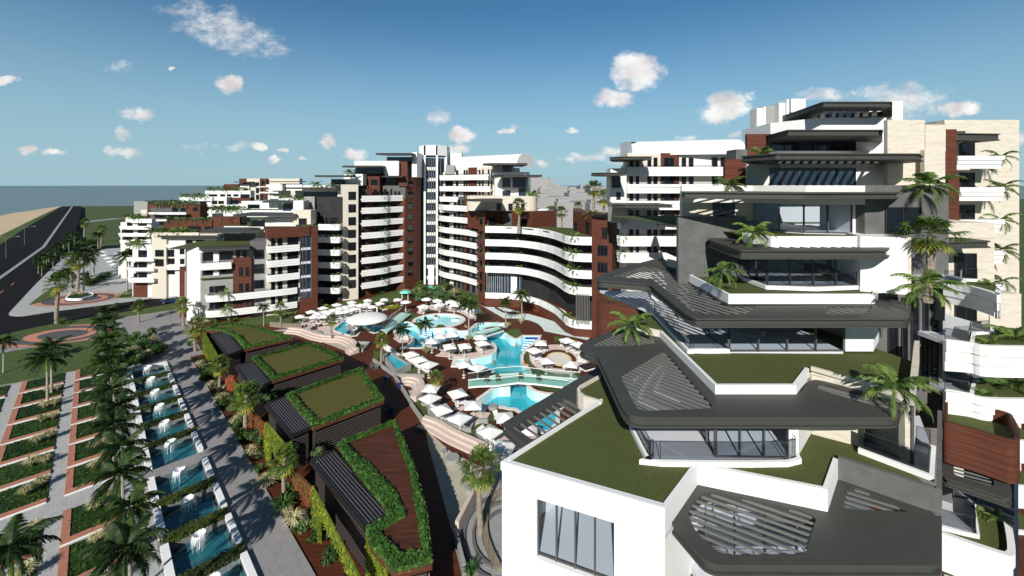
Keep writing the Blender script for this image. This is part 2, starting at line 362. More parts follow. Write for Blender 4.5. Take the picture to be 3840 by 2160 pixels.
CL=[(570,75,180,62,.42,-.35),(470,40,60,50,.2,0),(290,165,40,18,.3,0),(8,200,42,14,.8,0),(575,212,40,24,1,0),(350,288,60,20,.55,-.1),(305,335,30,22,.5,0),
(75,378,40,13,.9,0),(135,381,30,11,.85,0),(310,382,55,16,.6,0),(652,372,22,15,.85,0),(688,403,24,11,.9,0),(757,392,14,6,.6,0),(822,353,24,24,.85,-.3),
(892,390,38,19,.9,0),(1105,292,36,24,.45,-.3),(1160,338,40,23,1,0),(1155,374,40,20,.9,0),(1278,324,30,12,.9,0),(1436,327,22,11,.8,0),
(1602,178,74,54,1,0),(1545,248,60,28,.95,0),(1822,272,74,44,1,.3),(1882,240,22,16,.6,0),(2080,238,85,22,.5,0),(2265,252,140,55,.5,0),(2415,274,64,26,1,0),
(1540,378,38,17,.8,0),(1512,392,28,15,.6,0),(1450,400,50,14,.55,0),(1722,346,28,11,.5,0),(1360,412,22,12,.6,0),(718,379,13,9,.8,0),(1845,336,28,10,.6,0),
(600,366,45,13,.4,0),(427,176,12,8,.6,0),(2183,243,6,5,.8,0),(1300,405,60,10,.35,0),(1580,410,60,10,.4,0),(500,370,50,14,.25,0),(2560,350,30,30,.6,0)]
acc=None; acv=None
for (x,y,a,b,op,ro) in CL:
    c=((x-CX)/F,(HY-y)/F,0)
    d=vm('SUBTRACT',uvd,c).outputs[0]
    if ro:
        rt=N.new('ShaderNodeVectorRotate'); rt.rotation_type='Z_AXIS'; rt.inputs['Angle'].default_value=-ro; L.new(d,rt.inputs[0]); d=rt.outputs[0]
    e=vm('MULTIPLY',d,(F/a,F/b,0)).outputs[0]; q=vm('DOT_PRODUCT',e,e).outputs['Value']
    mm=math_('MULTIPLY_ADD',q,-op,op)
    acc=mm if acc is None else math_('MAXIMUM',acc,mm)
n2=N.new('ShaderNodeTexNoise'); n2.inputs['Scale'].default_value=24; n2.inputs['Detail'].default_value=8; n2.inputs['Roughness'].default_value=.65
sq=vm('MULTIPLY',uv.outputs[0],(1,1.7,1)).outputs[0]; L.new(sq,n2.inputs[0])
dn=math_('MULTIPLY_ADD',math_('SUBTRACT',n2.outputs['Fac'],.5),1.35,acc)
mr=N.new('ShaderNodeMapRange'); mr.interpolation_type='SMOOTHSTEP'; mr.inputs['From Min'].default_value=0; mr.inputs['From Max'].default_value=.8; L.new(dn,mr.inputs[0])
gate=N.new('ShaderNodeMapRange'); gate.inputs['From Min'].default_value=-.6; gate.inputs['From Max'].default_value=.1; L.new(acc,gate.inputs[0])
cov=math_('MULTIPLY',mr.outputs[0],gate.outputs[0]); cov=math_('MULTIPLY',cov,.95)
front=math_('GREATER_THAN',sp.outputs[1],.05); up=math_('GREATER_THAN',sp.outputs[2],0.0); cov=math_('MULTIPLY',cov,math_('MULTIPLY',front,up))
n3=N.new('ShaderNodeTexNoise'); n3.inputs['Scale'].default_value=16; n3.inputs['Detail'].default_value=5; L.new(vm('ADD',uv.outputs[0],(.012,-.016,0)).outputs[0],n3.inputs[0])
cc=N.new('ShaderNodeValToRGB'); cc.color_ramp.elements[0].position=.38; cc.color_ramp.elements[0].color=(.95,.94,.92,1); cc.color_ramp.elements[1].position=.66; cc.color_ramp.elements[1].color=(.66,.62,.62,1); L.new(n3.outputs['Fac'],cc.inputs[0])
n2.inputs['Detail'].default_value=5
mix=N.new('ShaderNodeMix'); mix.data_type='RGBA'; L.new(cov,mix.inputs['Factor']); L.new(hzm.outputs['Result'],mix.inputs['A']); L.new(cc.outputs[0],mix.inputs['B'])
L.new(mix.outputs['Result'],bg.inputs[0])
bk=N.new('ShaderNodeMapRange'); bk.interpolation_type='SMOOTHSTEP'; bk.inputs['From Min'].default_value=-.5; bk.inputs['From Max'].default_value=.35; bk.inputs['To Min'].default_value=.42; bk.inputs['To Max'].default_value=1; L.new(sp.outputs[1],bk.inputs[0]); L.new(bk.outputs[0],bg.inputs[1])
# ---- land, sea, roads
S=lambda n,mb,m,**k: mb.build(n,m,kind='structure',**k)
S('sea',MB().poly([(-30000,-200),(30000,-200),(30000,45000),(-30000,45000)],-4),seam)
# promenade frame: a runs away from the camera along the fountains, b to the right
EA=(-.7159,.6982); EB=(.6982,.7159)
def AB(a,b): return (EA[0]*a+EB[0]*b, EA[1]*a+EB[1]*b)
def rect(a0,a1,b0,b1): return [AB(a0,b0),AB(a1,b0),AB(a1,b1),AB(a0,b1)]
gland=GL('z1',-2.6, 0,424, 230,385,420,356,460,350)+[(-160,745),(900,900),(3000,1500),(3000,-100),(-400,-100),(-400,80)]
S('ground',MB().poly(gland,-2.6),field)
S('beach',MB().poly(GL('z1',-2.5,-600,520,0,421,100,400,230,383,330,366,420,355,466,349,455,356,380,386,230,460,0,572,-600,860),-2.5),sand)
verge=GL('z1',-.2,-600,800,0,572,230,458,380,386,455,354,468,351,350,420,200,508,0,642,-600,1000)
S('road_verge',MB().prism(verge,-2.6,-.05),grassm)
# all left ground at road level as one thick slab
road=GL('z1',0,-900,1240,0,642,200,508,350,420,462,352,548,347,617,347,606,430,560,560,500,700,700,650,905,642,905,660,760,676,500,760,  480,900,1400,860,1400,1160,900,1230,500,1280,-200,1420,-1100,1600)
S('road',MB().prism(road,-2.6,0),asph)
med=GL('z1',0.02,-300,1060,0,880,318,655,540,350,551,350,341,658,10,897,-280,1080)
S('road_median',MB().prism(med,.004,.16),conc2)
S('far_road',MB().poly(GL('z1',-2.5,640,462,940,432,940,440,640,472),-2.5),conc2)
tri=GL('z1',0,62,1170,75,1150,250,960,372,838,480,740,640,690,760,676,905,665,960,680,1150,700,1395,820,1395,1010,900,1080,420,1142,180,1180,100,1180)
S('pavement',MB().prism(fillet(tri,1.2),-2.4,.14),pave)
S('pavement_verge',MB().prism(GL('z1',0,220,1100,240,1080,330,1010,420,960,420,1040,330,1070),.1,.24),grassm)
strip=GL('z1',0,870,1046,960,990,1040,962,1280,925,1360,920,1360,972,1290,990,1100,1024,960,1046)
S('roadside_garden',MB().prism(strip,.1,.3),grassm)
v2=GL('z1',0,-300,1440,0,1330,270,1270,520,1222,760,1186,960,1150,1310,1086,1400,1070,1400,1130,1180,1150,960,1180,780,1240,540,1250,200,1330,0,1400,-300,1500)
S('garden_verge',MB().prism(v2,-2.4,.22),grassm)
# concentric paving roundels
def roundel(cx,cy,rx,ry,name):
    c=G(D('z1',cx,cy)); R1=(G(D('z1',cx+rx,cy))[0]-G(D('z1',cx-rx,cy))[0])/2
    Yn=G(D('z1',cx,cy+ry))[1]; Yf=G(D('z1',cx,cy-ry))[1]; r2=(Yf-Yn)/2; cy_=(Yf+Yn)/2
    for i,(k,m) in enumerate(((1,terraf),(.82,greyp),(.6,terraf),(.42,greyp))):
        kx=c[0]+(1-k)*R1*.25
        S(name,MB().poly(ell(kx,cy_,R1*k,r2*k,48),.152+.004*i),m)
    return c
roundel(575,1057,275,55,'paved_roundel')
S('garden_base',MB().prism(GL('z1',.1,-900,1449,-300,1430,200,1330,540,1250,780,1240,960,1180,1180,1150,1400,1130)+[AB(93,14),AB(93,2.2),AB(99.6,2.2),AB(99.6,-40)],-2.4,.1),pave2)
roundel(400,1330,390,90,'paved_roundel')
# promenade slab with basin holes
basins=[]
for k in range(6): basins.append((87.6-5.65*k-(.5 if k==5 else 0),87.6-5.65*k+4.3))
for k in range(6): basins.append((52.5-5.72*k,52.5-5.72*k+4.4))
bh=[rect(a0,a1,4.54,8.55) for a0,a1 in basins]
prom=[AB(-8,-30),AB(99.6,-30),AB(99.6,2.2),AB(93,3.0),AB(93,14.0),AB(60,14),AB(-8,14)]
pm=MB().prism([AB(-8,-30),AB(99.6,-30),AB(99.6,4.54),AB(-8,4.54)],-2.4,.14).prism([AB(-8,8.55),AB(93,8.55),AB(93,12.35),AB(-8,12.35)],-2.4,.14)
ed=sorted(basins); gaps=[(-8,ed[0][0])]+[(ed[i][1],ed[i+1][0]) for i in range(len(ed)-1)]+[(ed[-1][1],93)]
for a0,a1 in gaps: pm.prism(rect(a0,a1,4.54,8.55),-2.4,.138)
S('promenade',pm,pave2)
S('promenade_path',MB().prism([AB(93,9.2),AB(93,14.3),AB(117,14.3)]+GL('z1',.14,1400,1128,1310,1110,1190,1150,1215,1260,1260,1400),-2.3,.16),pave2)
S('bed_lanes',MB().prism([AB(-8,-30),AB(99.6,-30),AB(99.6,3.9),AB(-8,3.9)],.142,.15),pave)
S('lawn_oval',MB().prism(GL('z4',.1,-300,400,0,370,530,270,700,240,745,120,700,40,560,110,300,140,0,190,-400,260),.11,.2),grassm)
# ---- resort deck with pool openings (pools are sunk, ground drops to -2.6)
def Q(*parts):
    out=[]
    for t,*a in parts: out+=GL(t,0,*a)
    return out
lag=Q(('p2',-60,800,120,800,275,835,350,895,400,975,470,925,640,925,800,915,960,915,1060,930,1150,985,1370,980,1450,935,1495,885,1560,835,1700,815,1990,830,2105,825),
 ('p2',2090,880,1850,870,1700,900,1650,930,1700,970,1830,985,2020,985,2110,1010,2180,1075,2240,1125,2330,1150,2430,1120,2490,1080),
 ('p4',540,550,600,545,860,545,840,600,780,660,640,750,550,840,495,940,500,1050,540,1130,620,1200,655,1270,655,1400),
 ('p6',612,110,625,165,700,230,800,280,1000,320,1170,335,1330,420,1300,560,1200,640,1200,900,1130,960,1060,1050,900,1060,760,960,700,890,560,700,400,600),
 ('p5',1990,592,1850,560,1700,552,1500,568,1385,540,1390,420,1480,360,1650,232,1760,180,2000,178,2000,60),
 ('p3',2460,850,2400,800,2280,770,2100,760,1930,740,1940,610,1700,585,2000,585,2200,545,2380,490,2470,430,2490,350,2450,270,2330,215,2190,165,1850,150,1640,150,1500,200,1330,245,1200,300,1000,342,850,345,640,340,720,300,800,225,822,150,740,95,600,85,480,95),
 ('p2',-60,1040,-100,940))
# tidy: keep peninsula edges smooth enough for a coping
def thin(P,d=.35):
    o=[P[0]]
    for p in P[1:]:
        if (Vector(p)-Vector(o[-1])).length>d: o.append(p)
    return o
lag=thin(lag)
pc=G(D('p2',785,760)); pr=(G(D('p2',1250,760))[0]-G(D('p2',325,760))[0])/2
pN=G(D('p2',785,640))[1]; pS=G(D('p2',785,893))[1]; pool2=ell(pc[0],(pN+pS)/2,pr,(pN-pS)/2,56)
bar=cr(Q(('p1',1180,700,1300,640,1500,640,1700,700,1900,760,2060,800,1960,860,1850,905,1720,850,1600,800,1500,930,1430,965,1180,905,1030,840,1100,780)),2)
deckP=[AB(-8,12.35),AB(93,12.35),AB(96,14),AB(118,14),(-97,130),(-60,150),(90,150),(90,-8)]
wadeD=[]
S('pool_deck',MB().prism(deckP,-2.5,0,holes=[lag,pool2,bar]),deck)
def coping(P,name,wd=.55,zz=.1,m=copem,closed=True):
    P2=P if area(P)<0 else list(reversed(P))      # travel clockwise: right side is inside
    S(name,MB().sweep(P2,[(-wd,-.05),(.03,-.05),(.03,zz),(-wd,zz)],closed),m)
def poolwall(P,name,zb): S(name,MB().walls(inset(P,.04),zb,.04,out=False),tilew)
poolwall(lag,'lagoon_wall',-1.9); S('lagoon_water',MB().poly(inset(lag,.0),-1.35),poolw); coping(lag,'lagoon_coping')
poolwall(pool2,'round_pool_wall',-1.2); S('round_pool_water',MB().poly(inset(pool2,-.05),-.3),wadew); coping(pool2,'round_pool_coping',.8)
poolwall(bar,'bar_pool_wall',-1.2); S('bar_pool_water',MB().poly(inset(bar,-.05),-.5),poolw); coping(bar,'bar_pool_coping',.4)
# islands in the round pool
for pts in ((650,655,790,655,770,710,700,710),(670,930,740,850,820,842,900,850,950,900,800,925),(1010,745,1180,705,1215,725,1190,745)):
    P=fillet(GL('p2',0,*pts),.6); S('pool_island',MB().prism(P,-1,.08),copem); S('island_lawn',MB().prism(inset(P,.3),.07,.13),grassm)
# blue steps
def steps(tag_,a,b,c,d,n,name):
    """a-b far edge, d-c near edge (photo points), descending towards the near edge"""
    a,b,c,d=[Vector(G(D(tag_,*p),-.6)) for p in (a,b,c,d)]
    t=thing(name,'broad blue tiled steps leading down into the lagoon '+('beside the round bathing area' if tag_=='p4' else 'below the round pool'),'pool steps',(a.x,a.y,-.1))
    for i in range(n):
        P=[tuple(a.lerp(d,i/n)),tuple(b.lerp(c,i/n)),tuple(b.lerp(c,(i+1)/n)),tuple(a.lerp(d,(i+1)/n))]
        z=-.12-.2*i
        MB().prism(P,-1.8,z,0).build('step',tilew,t); MB().prism([tuple(Vector(P[3]).lerp(Vector(P[0]),.45)),tuple(Vector(P[2]).lerp(Vector(P[1]),.45)),P[2],P[3]],z,z+.03,0).build('step_nosing',blue,t)
steps('p4',(585,575),(845,575),(640,765),(505,745),6,'pool_steps')
steps('p2',(490,930),(640,930),(640,1060),(410,1020),5,'pool_steps')
S('deck_steps_strip',MB().prism(GL('p4',.02,585,560,850,560,845,580,585,580),-.2,.02),blue)
# lawns, paving
def flat(name,pts,z=.012,m=grassm,th=None,smooth=False):
    P=[]
    for t,*a in pts: P+=GL(t,0,*a)
    if smooth: P=cr(P,3)
    S(name,MB().prism(P,-.02,z) if z>.05 else MB().poly(P,z),m)
flat('building_lawn',[('p1',-900,500,-600,560,0,600,150,640,330,600,520,480,800,420,1000,330,1300,260,1560,260,2200,60,2400,40,2576,100),('p2',900,120,1100,60,1400,170,1560,230,1570,420,1650,560,1700,700,1500,690,1380,560,1250,480,1100,330,700,350,300,300,0,330),('p1',2300,300,1900,340,1500,330,1000,420,700,600,500,660,200,740,-200,740,-900,760)],.012)
flat('building_lawn',[('z5',0,330,200,300,200,380,160,420,0,430)],.02)
flat('pool_lawn',[('p2',-120,740,-20,600,190,600,400,650,300,720,250,770)],.02)
flat('pool_lawn',[('p2',285,810,420,800,480,900,400,960,350,880)],.11)
flat('pool_lawn',[('p2',2100,990,2180,975,2300,935,2400,950,2460,1040,2390,1100,2280,1105,2200,1060)],.115)
flat('pool_lawn',[('p2',1715,910,1800,890,1990,875,2080,880,2020,930,1760,935)],.05)
flat('pool_lawn',[('p4',580,900,640,820,700,860,690,1000,720,1080,830,1180,950,1260,1090,1300,1700,1290,1720,1400,760,1400,760,1270,700,1180,620,1080)],.02)
flat('pool_lawn',[('p4',1160,535,1330,550,1360,670,1180,660)],.02)
flat('pool_lawn',[('p4',770,745,860,690,880,740)],.02)
flat('pool_lawn',[('p6',740,130,1450,180,1700,150,1280,270,1100,265,950,230,850,190)],.02)
flat('pool_lawn',[('p3',200,420,480,560,330,520,210,540,0,600,0,400)],.02)
flat('pool_lawn',[('p3',690,640,1080,870,1020,935,430,935,540,880,770,800,760,750)],.02)
flat('pool_lawn',[('p3',1260,310,1420,280,1360,390,1240,390)],.02)
flat('pool_lawn',[('p3',1520,340,2040,345,2060,440,1700,500,1480,440)],.02)
flat('pool_lawn',[('p5',60,480,240,400,240,300,330,200,480,200,330,400,330,620,420,800,640,920,900,1040,1200,1080,1290,890,1500,900,1640,900,1500,1100,1300,1120,1400,1250,1600,1400,1700,1460,1350,1449,900,1200,500,970,280,880)],.02)
flat('pool_lawn',[('p5',1500,850,1620,690,1800,620,1980,680,1850,800,1700,860)],.02)
flat('pool_lawn',[('p1',1480,1120,1740,1140,1600,1290,1480,1200)],.02)
flat('pool_lawn',[('p1',560,910,700,890,900,1000,780,990,620,950)],.02)
flat('pool_lawn',[('p1',380,880,540,870,560,910)],.02)
flat('pink_terrace',[('p2',330,600,470,500,640,460,900,455,1180,480,1330,560,1550,690,1540,735,1390,730,1300,650,1150,590,900,570,700,570,520,600,400,640)],.02,pink)
flat('pink_terrace',[('p3',1245,510,1420,420,1700,500,2040,440,2080,250,2250,210,2420,280,2450,360,2380,440,2200,510,1900,560,1600,548)],.11,pink)
flat('pink_terrace',[('p3',400,160,520,100,720,110,770,160,700,230,520,245)],.11,pink)
flat('pink_terrace',[('p3',220,395,330,340,480,450,480,540)],.024,pink)
flat('pink_terrace',[('p3',690,640,760,560,1250,700,1080,865)],.024,pink)
flat('pink_terrace',[('p1',150,730,420,690,480,600,1000,520,1300,360,1700,330,2000,420,1700,480,1300,600,1000,740,700,740,420,745)],.03,pink)
flat('pink_terrace',[('p1',700,790,900,760,1180,700,1000,850,1180,920,1420,960,1340,1040,1000,1010,800,960,700,870)],.024,pink)
def pringell(name,tag_,x,y,rx,ry,z,m):
    c=G(D(tag_,x,y)); w=(G(D(tag_,x+rx,y))[0]-G(D(tag_,x-rx,y))[0])/2; a=G(D(tag_,x,y-ry))[1]; b=G(D(tag_,x,y+ry))[1]
    S(name,MB().prism(ell(c[0],(a+b)/2,w,(a-b)/2,56),-.02,z),m)
pringell('round_terrace','p4',1275,1010,600,298,.05,pink)
pringell('round_terrace_ring','p4',1268,1008,345,192,.062,deck)
pringell('round_terrace_ring','p4',1270,1008,255,143,.074,pink)
pringell('round_terrace_ring','p4',1270,1008,240,136,.086,yellow)
pringell('round_terrace_centre','p4',1270,1006,215,122,.098,copem)
flat('pink_terrace',[('p5',340,480,440,430,560,470,760,640,760,740,640,790,1100,800,1500,850,1200,1000,1180,1070,900,1010,700,930,480,780,370,640)],.026,pink)
flat('pink_terrace',[('p5',850,590,1000,540,1150,560,1200,620,1000,650,880,640)],.03,pink)
flat('pink_terrace',[('p5',1100,790,1280,640,1610,690,1500,850,1300,845)],.03,pink)
flat('pink_terrace',[('p5',870,340,1150,310,1210,340,1190,380,900,380)],.03,pink)
flat('pink_terrace',[('p5',1310,1120,1400,1070,1800,1050,2576,1000,2576,1449,1750,1449,1500,1300)],.03,pink)
blueP=[('p2',1560,420,1700,485,2100,500,2300,560,2576,640),('p4',600,80,900,160,1250,270,1620,380,1890,580,1830,620,1500,550,970,440,930,370,840,290,700,230,500,190,150,180,0,90)]
flat('pale_blue_path',blueP,.02,palefl)
def lowwall(name,pts,w_,z1,m,closed=False):
    P=[]
    for t,*a in pts: P+=GL(t,0,*a)
    mb=MB(); P2=P
    mb.sweep(P2,[(-w_/2,-.3),(w_/2,-.3),(w_/2,z1),(-w_/2,z1)],closed); return mb
def wallthing(name,lab,cat,pts,w_,z1,m,group=None,closed=False,curve=0):
    P=[]
    for t,*a in pts: P+=GL(t,0,*a)
    if curve: P=cr(P,curve,closed)
    MB().sweep(P,[(-w_/2,-.02),(w_/2,-.02),(w_/2,z1),(-w_/2,z1)],closed).build(name,m,None,lab,cat,group)
wallthing('path_kerb','low brown angular kerb bench on the pale blue path beside the wavy balconies','kerb',[('p2',1920,515,2080,600,2200,620,2450,630,2560,600)],.35,.35,deck)
wallthing('path_kerb','low brown angular kerb bench at the right end of the pale blue path','kerb',[('p4',1340,285,1265,320,1420,460,1600,500,1790,535)],.35,.35,deck)
# pink stepped seating
def seats(lab,path,inside,n=3,w_=.6,h=.28,cat='stepped seating'):
    P=cr(path,4,False); t=thing('stepped_seating',lab,cat,(*P[0],0))
    for i in range(n):
        o=i*w_*inside
        MB().sweep(P,[(o-w_/2,-.02),(o+w_/2,-.02),(o+w_/2,(n-i)*h),(o-w_/2,(n-i)*h)]).build('seating_step',pinkw,t)
seats('long pink curved stepped seating behind the green-roofed pavilions',Q(('p1',120,870,350,890,500,930,700,1000,950,1040,1200,1050,1380,1110,1460,1180,1430,1260,1510,1310)),1)
seats('small pink horseshoe stepped seating below the small raised blue pool',Q(('p3',565,1035,680,1015,830,1030,930,1070,985,1150,990,1300,830,1430)),1)
seats('sweeping pink stepped seating beside the beige stone yard',Q(('p5',270,880,550,980,900,1180,1250,1340,1500,1470),('z6',1660,760)),1)
flat('stone_yard',[('z6',1345,590,1400,660,1500,750,1640,820,1700,900,1640,1010,1515,1240,1480,1120,1420,900,1370,720)],.014,beigefl)
flat('stone_yard',[('z5',1030,950,1090,930,1160,960,1100,1050)],.014,beigefl)
flat('stone_yard',[('z5',330,520,400,575,560,575,640,610,600,640,500,600,380,560)],.014,beigefl)
wallthing('yard_wall','pink wall closing the near end of the beige stone yard','wall',[('z6',1655,985,1530,1235)],.35,1.5,pinkw)
flat('service_paving',[('z6',1530,1240,1655,1010,1700,760,1900,740,1900,1449,1560,1449)],.016,conc2)
wallthing('garden_wall','thin pale concrete wall beside the dark gap behind the near pavilion','wall',[('z6',1518,1240,1570,1449)],.3,1.0,conc2)
wallthing('stone_edging','curved rubble stone edging between the pale curved paths','stone edging',[('z6',1790,975,1715,1040,1688,1130,1690,1230,1720,1330,1765,1420)],.55,.4,stonew,curve=3)
for r_ in (1.6,2.3,3.0):
    c=G(D('z6',1800,1210)); P=[(c[0]+r_*math.cos(t_)*1.2,c[1]+r_*math.sin(t_)*1.5) for t_ in (math.pi*(.5+.9*i/14) for i in range(15))]
    MB().sweep(P,[(-.12,-.02),(.12,-.02),(.12,.25),(-.12,.25)]).build('curved_kerb',conc,None,{1.6:'inner',2.3:'middle',3.0:'outer'}[r_]+' ring of the curved grey kerbs at the foot of the white building','kerb')
for nm,pts,cl in (('grey curved retaining wall round the sunbed terrace near the beige yard',[('p5',350,430,335,560,370,700,460,830,640,920,850,1010,1050,1060,1200,1075,1285,890,1500,890,1560,910)],2),
 ('grey curved retaining wall below the last white umbrella near the pergola',[('p5',1330,1110,1390,1210,1520,1320,1640,1400)],2),
 ('pale curved kerb round the terrace left of the bar pool',[('p1',540,880,560,910,700,890,800,970,950,1005,1050,1020)],0),
 ('grey low wall framing the triangular lawn above the pavilions',[('p1',1500,1130,1750,1140,1600,1290)],0),
 ('pale grey wall along the lawn beside the small raised blue pool',[('p3',0,620,430,930,1030,945)],0),
 ('pale grey wall beside the dark yard behind the pavilions',[('p3',430,945,640,1290,720,1449),('p5',60,620,240,880)],0)):
    wallthing('retaining_wall',nm,'wall',pts,.3,.55,conc2)
wallthing('rubble_wall','rubble stone curved wall left of the sunbed terraces','wall',[('p1',-250,770,0,800,200,810,380,790)],.4,1.0,stonew,curve=3)
flat('curved_path',[('p1',-200,860,0,830,340,850,420,860,520,690,680,690,560,820,550,880,360,880,120,890)],.016,pave)
# raised small pool
o_=GL('p3',0,200,585,345,515,765,770,765,800,440,935,200,700); o_=GL('p3',0,190,600,340,530,760,790,430,935)
t=thing('raised_pool','small raised rectangular blue pool with pale grey walls','pool',(*o_[0],0))
MB().prism(o_,0,1.0,holes=[inset(o_,.35)]).build('pool_wall',conc2,t); MB().poly(inset(o_,.34),.75).build('pool_water',poolw,t)
# square planter
o_=GL('p3',0,1620,560,1945,575,1890,740,1560,740)
t=thing('white_platform','white square platform with a cushion spa beside the sunbed peninsula','platform',(*o_[0],0)); MB().prism(o_,-1.3,.3,holes=[inset(o_,.9)]).build('platform_rim',white2,t); MB().poly(inset(o_,.88),.15).build('spa_water',wadew,t)
# footbridges
def bridge(lab,near,far,z,pn):
    t=thing('glass_footbridge',lab,'footbridge',(*near[0],0))
    P=near+list(reversed(far))
    MB().prism(P,z-.12,z).build('deck_panel',turq2,t)
    for L_ in (near,far):
        MB().sweep(L_,[(-.1,z-.2),(.1,z-.2),(.1,z+.03),(-.1,z+.03)]).build('edge_beam',white,t)
        mb=MB(); 
        for a,b in zip(L_,L_[1:]): mb.face([(*a,z),(*b,z),(*b,z+1.05),(*a,z+1.05)])
        mb.build('glass_balustrade',aqua,t)
        MB().tube([(*p,z+1.07) for p in L_],.045,6).build('handrail',white,t)
turq2=M('pale_aqua_deck',(.5,.7,.63),.4,.04,1)
zb=.8
bridge('long glass footbridge with pale green deck crossing the lagoon',GL('p6',zb,-560,165,-350,145,0,135,430,75,800,100,1450,178),GL('p6',zb,-560,30,-300,0,0,-80,430,-115,900,-60,1700,10),zb,0)
bridge('short glass footbridge over the lagoon beside the round pool',GL('p2',zb,1480,1100,1620,1110,2090,960),GL('p2',zb,1440,1020,1700,950,1990,890),zb,0)
bridge('narrow glass footbridge running up to the lawn left of the round pool',GL('p1',zb,2080,900,2250,760,2576,520),GL('p1',zb,1990,840,2180,640,2400,490),zb,0)
# poolside bar with domed round canopy
c=G(D('p1',1700,620),3.2); rr=(G(D('p1',2100,600),3.2)[0]-G(D('p1',1300,600),3.2)[0])/2
t=thing('bar_canopy','large white domed oval canopy on white posts over the pool bar','canopy',(*c,0))
N_=40; mb=MB(); pr_=[(1,3.15),(1.0,3.3),(.85,3.62),(.6,3.95),(.3,4.12),(0,4.18)]
for (r0,z0),(r1,z1) in zip(pr_,pr_[1:]):
    A=ell(c[0],c[1],rr*r0,rr*r0*.92,N_); B=ell(c[0],c[1],rr*r1,rr*r1*.92,N_)
    for k in range(N_): mb.face([(*A[k-1],z0),(*A[k],z0),(*B[k],z1),(*B[k-1],z1)] if r1>0 else [(*A[k-1],z0),(*A[k],z0),(*B[k],z1)])
mb.poly(ell(c[0],c[1],rr,rr*.92,N_),3.15,up=False).build('canopy_roof',fabric,t,smooth=True,weld=True)
for px,py in ((1490,860),(1822,850),(1560,700),(1900,700)):
    q=G(D('p1',px,py)); MB().tube([(*q,-.5),(*q,3.5)],.16,8).build('post',white,t)
q=G(D('p1',1440,800)); t=thing('round_bar','round white bar counter with stools standing in the bar pool','bar',(*q,-.5))
MB().lathe([(1.7,-.9),(1.7,.55),(1.9,.55),(1.9,.65),(1.3,.65),(1.3,-.5)],q[0],q[1],24).build('counter',white2,t)
mb=MB(); mb.lathe([(1.75,-.9),(1.75,-.3)],q[0],q[1],24).build('counter_base',blue,t)
for i in range(6):
    a_=i; MB().lathe([(.04,-.4),(.04,.3),(.2,.3),(.2,.36),(0,.36)],q[0]+1.0*math.cos(a_),q[1]+1.0*math.sin(a_),8).build('bar_stool',plastic,t)
wallthing('grey_bar_wall','angled grey wall between the bar pool and the deck','wall',[('p1',1360,970,1440,960,1590,850)],.25,.9,conc)
# ---- facade tools
class Wall:
    """vertical plane through two ground-plan points; u runs left->right, normal looks to the viewer"""
    def __init__(s,a,b):
        s.a=Vector(a[:2]); s.b=Vector(b[:2]); e=s.b-s.a; s.len=e.length; s.e=e/s.len; s.n=Vector((s.e.y,-s.e.x))
    def at(s,p):
        d=Vector(((p[0]-CX)/F,1.0)); # ray (X,Y)=d*Y
        den=d.dot(s.n); Y=s.a.dot(s.n)/den; P=d*Y; return (P-s.a).dot(s.e), H-(p[1]-HY)*Y/F
    def pt(s,u,z,o=0): q=s.a+s.e*u+s.n*o; return (q.x,q.y,z)
    def xy(s,u,o=0): q=s.a+s.e*u+s.n*o; return (q.x,q.y)
def slab(w,u0,u1,z0,z1,o0,o1,mb=None):
    mb=mb or MB(); return mb.prism([w.xy(u0,o1),w.xy(u1,o1),w.xy(u1,o0),w.xy(u0,o0)],z0,z1)
def window(bld,w,u0,u1,z0,z1,n=2,glass=None,o=0.02,name='window'):
    if u1-u0<.3: return
    f=MB(); t=.07
    for a,b,c,d in ((u0,u1,z0,z0+t),(u0,u1,z1-t,z1),(u0,u0+t,z0+t,z1-t),(u1-t,u1,z0+t,z1-t)): slab(w,a,b,c,d,o-.02,o+.08,f)
    for i in range(1,n): x=u0+(u1-u0)*i/n; slab(w,x-.035,x+.035,z0+t,z1-t,o-.02,o+.07,f)
    fr=f.build(name,framem,bld)
    g=MB(); slab(w,u0+t,u1-t,z0+t,z1-t,o-.02,o+.03,g); g.build('pane',glass or glassd,fr)
def wind(bld,w,tg,x0,y0,x1,y1,n=2,glass=None,name='window'):
    u0,za=w.at(D(tg,x0,y0)); u1,zb=w.at(D(tg,x1,y1)); u1b,zt=w.at(D(tg,x1,y0)); u0b,zc=w.at(D(tg,x0,y1))
    window(bld,w,min(u0,u1),max(u0,u1),(zb+zc)/2,(za+zt)/2,n,glass,name=name)
RIDGE=[(-.14,-.42),(.0,-.42),(.0,-.1),(.07,-.08),(.07,.3),(.14,.32),(.14,.8),(-.14,.8),(-.14,0)]
def ridge(h0,h1,d=.07):
    """stepped white fascia from h0 to h1"""
    s=(h1-h0)/3; return [(-.14,h0),(0,h0),(0,h0+s-.05),(-.05,h0+s-.05),(-.05,h0+s),(d,h0+s),(d,h0+2*s-.05),(-.05,h0+2*s-.05),(-.05,h0+2*s),(2*d,h0+2*s),(2*d,h1),(-.14,h1)]
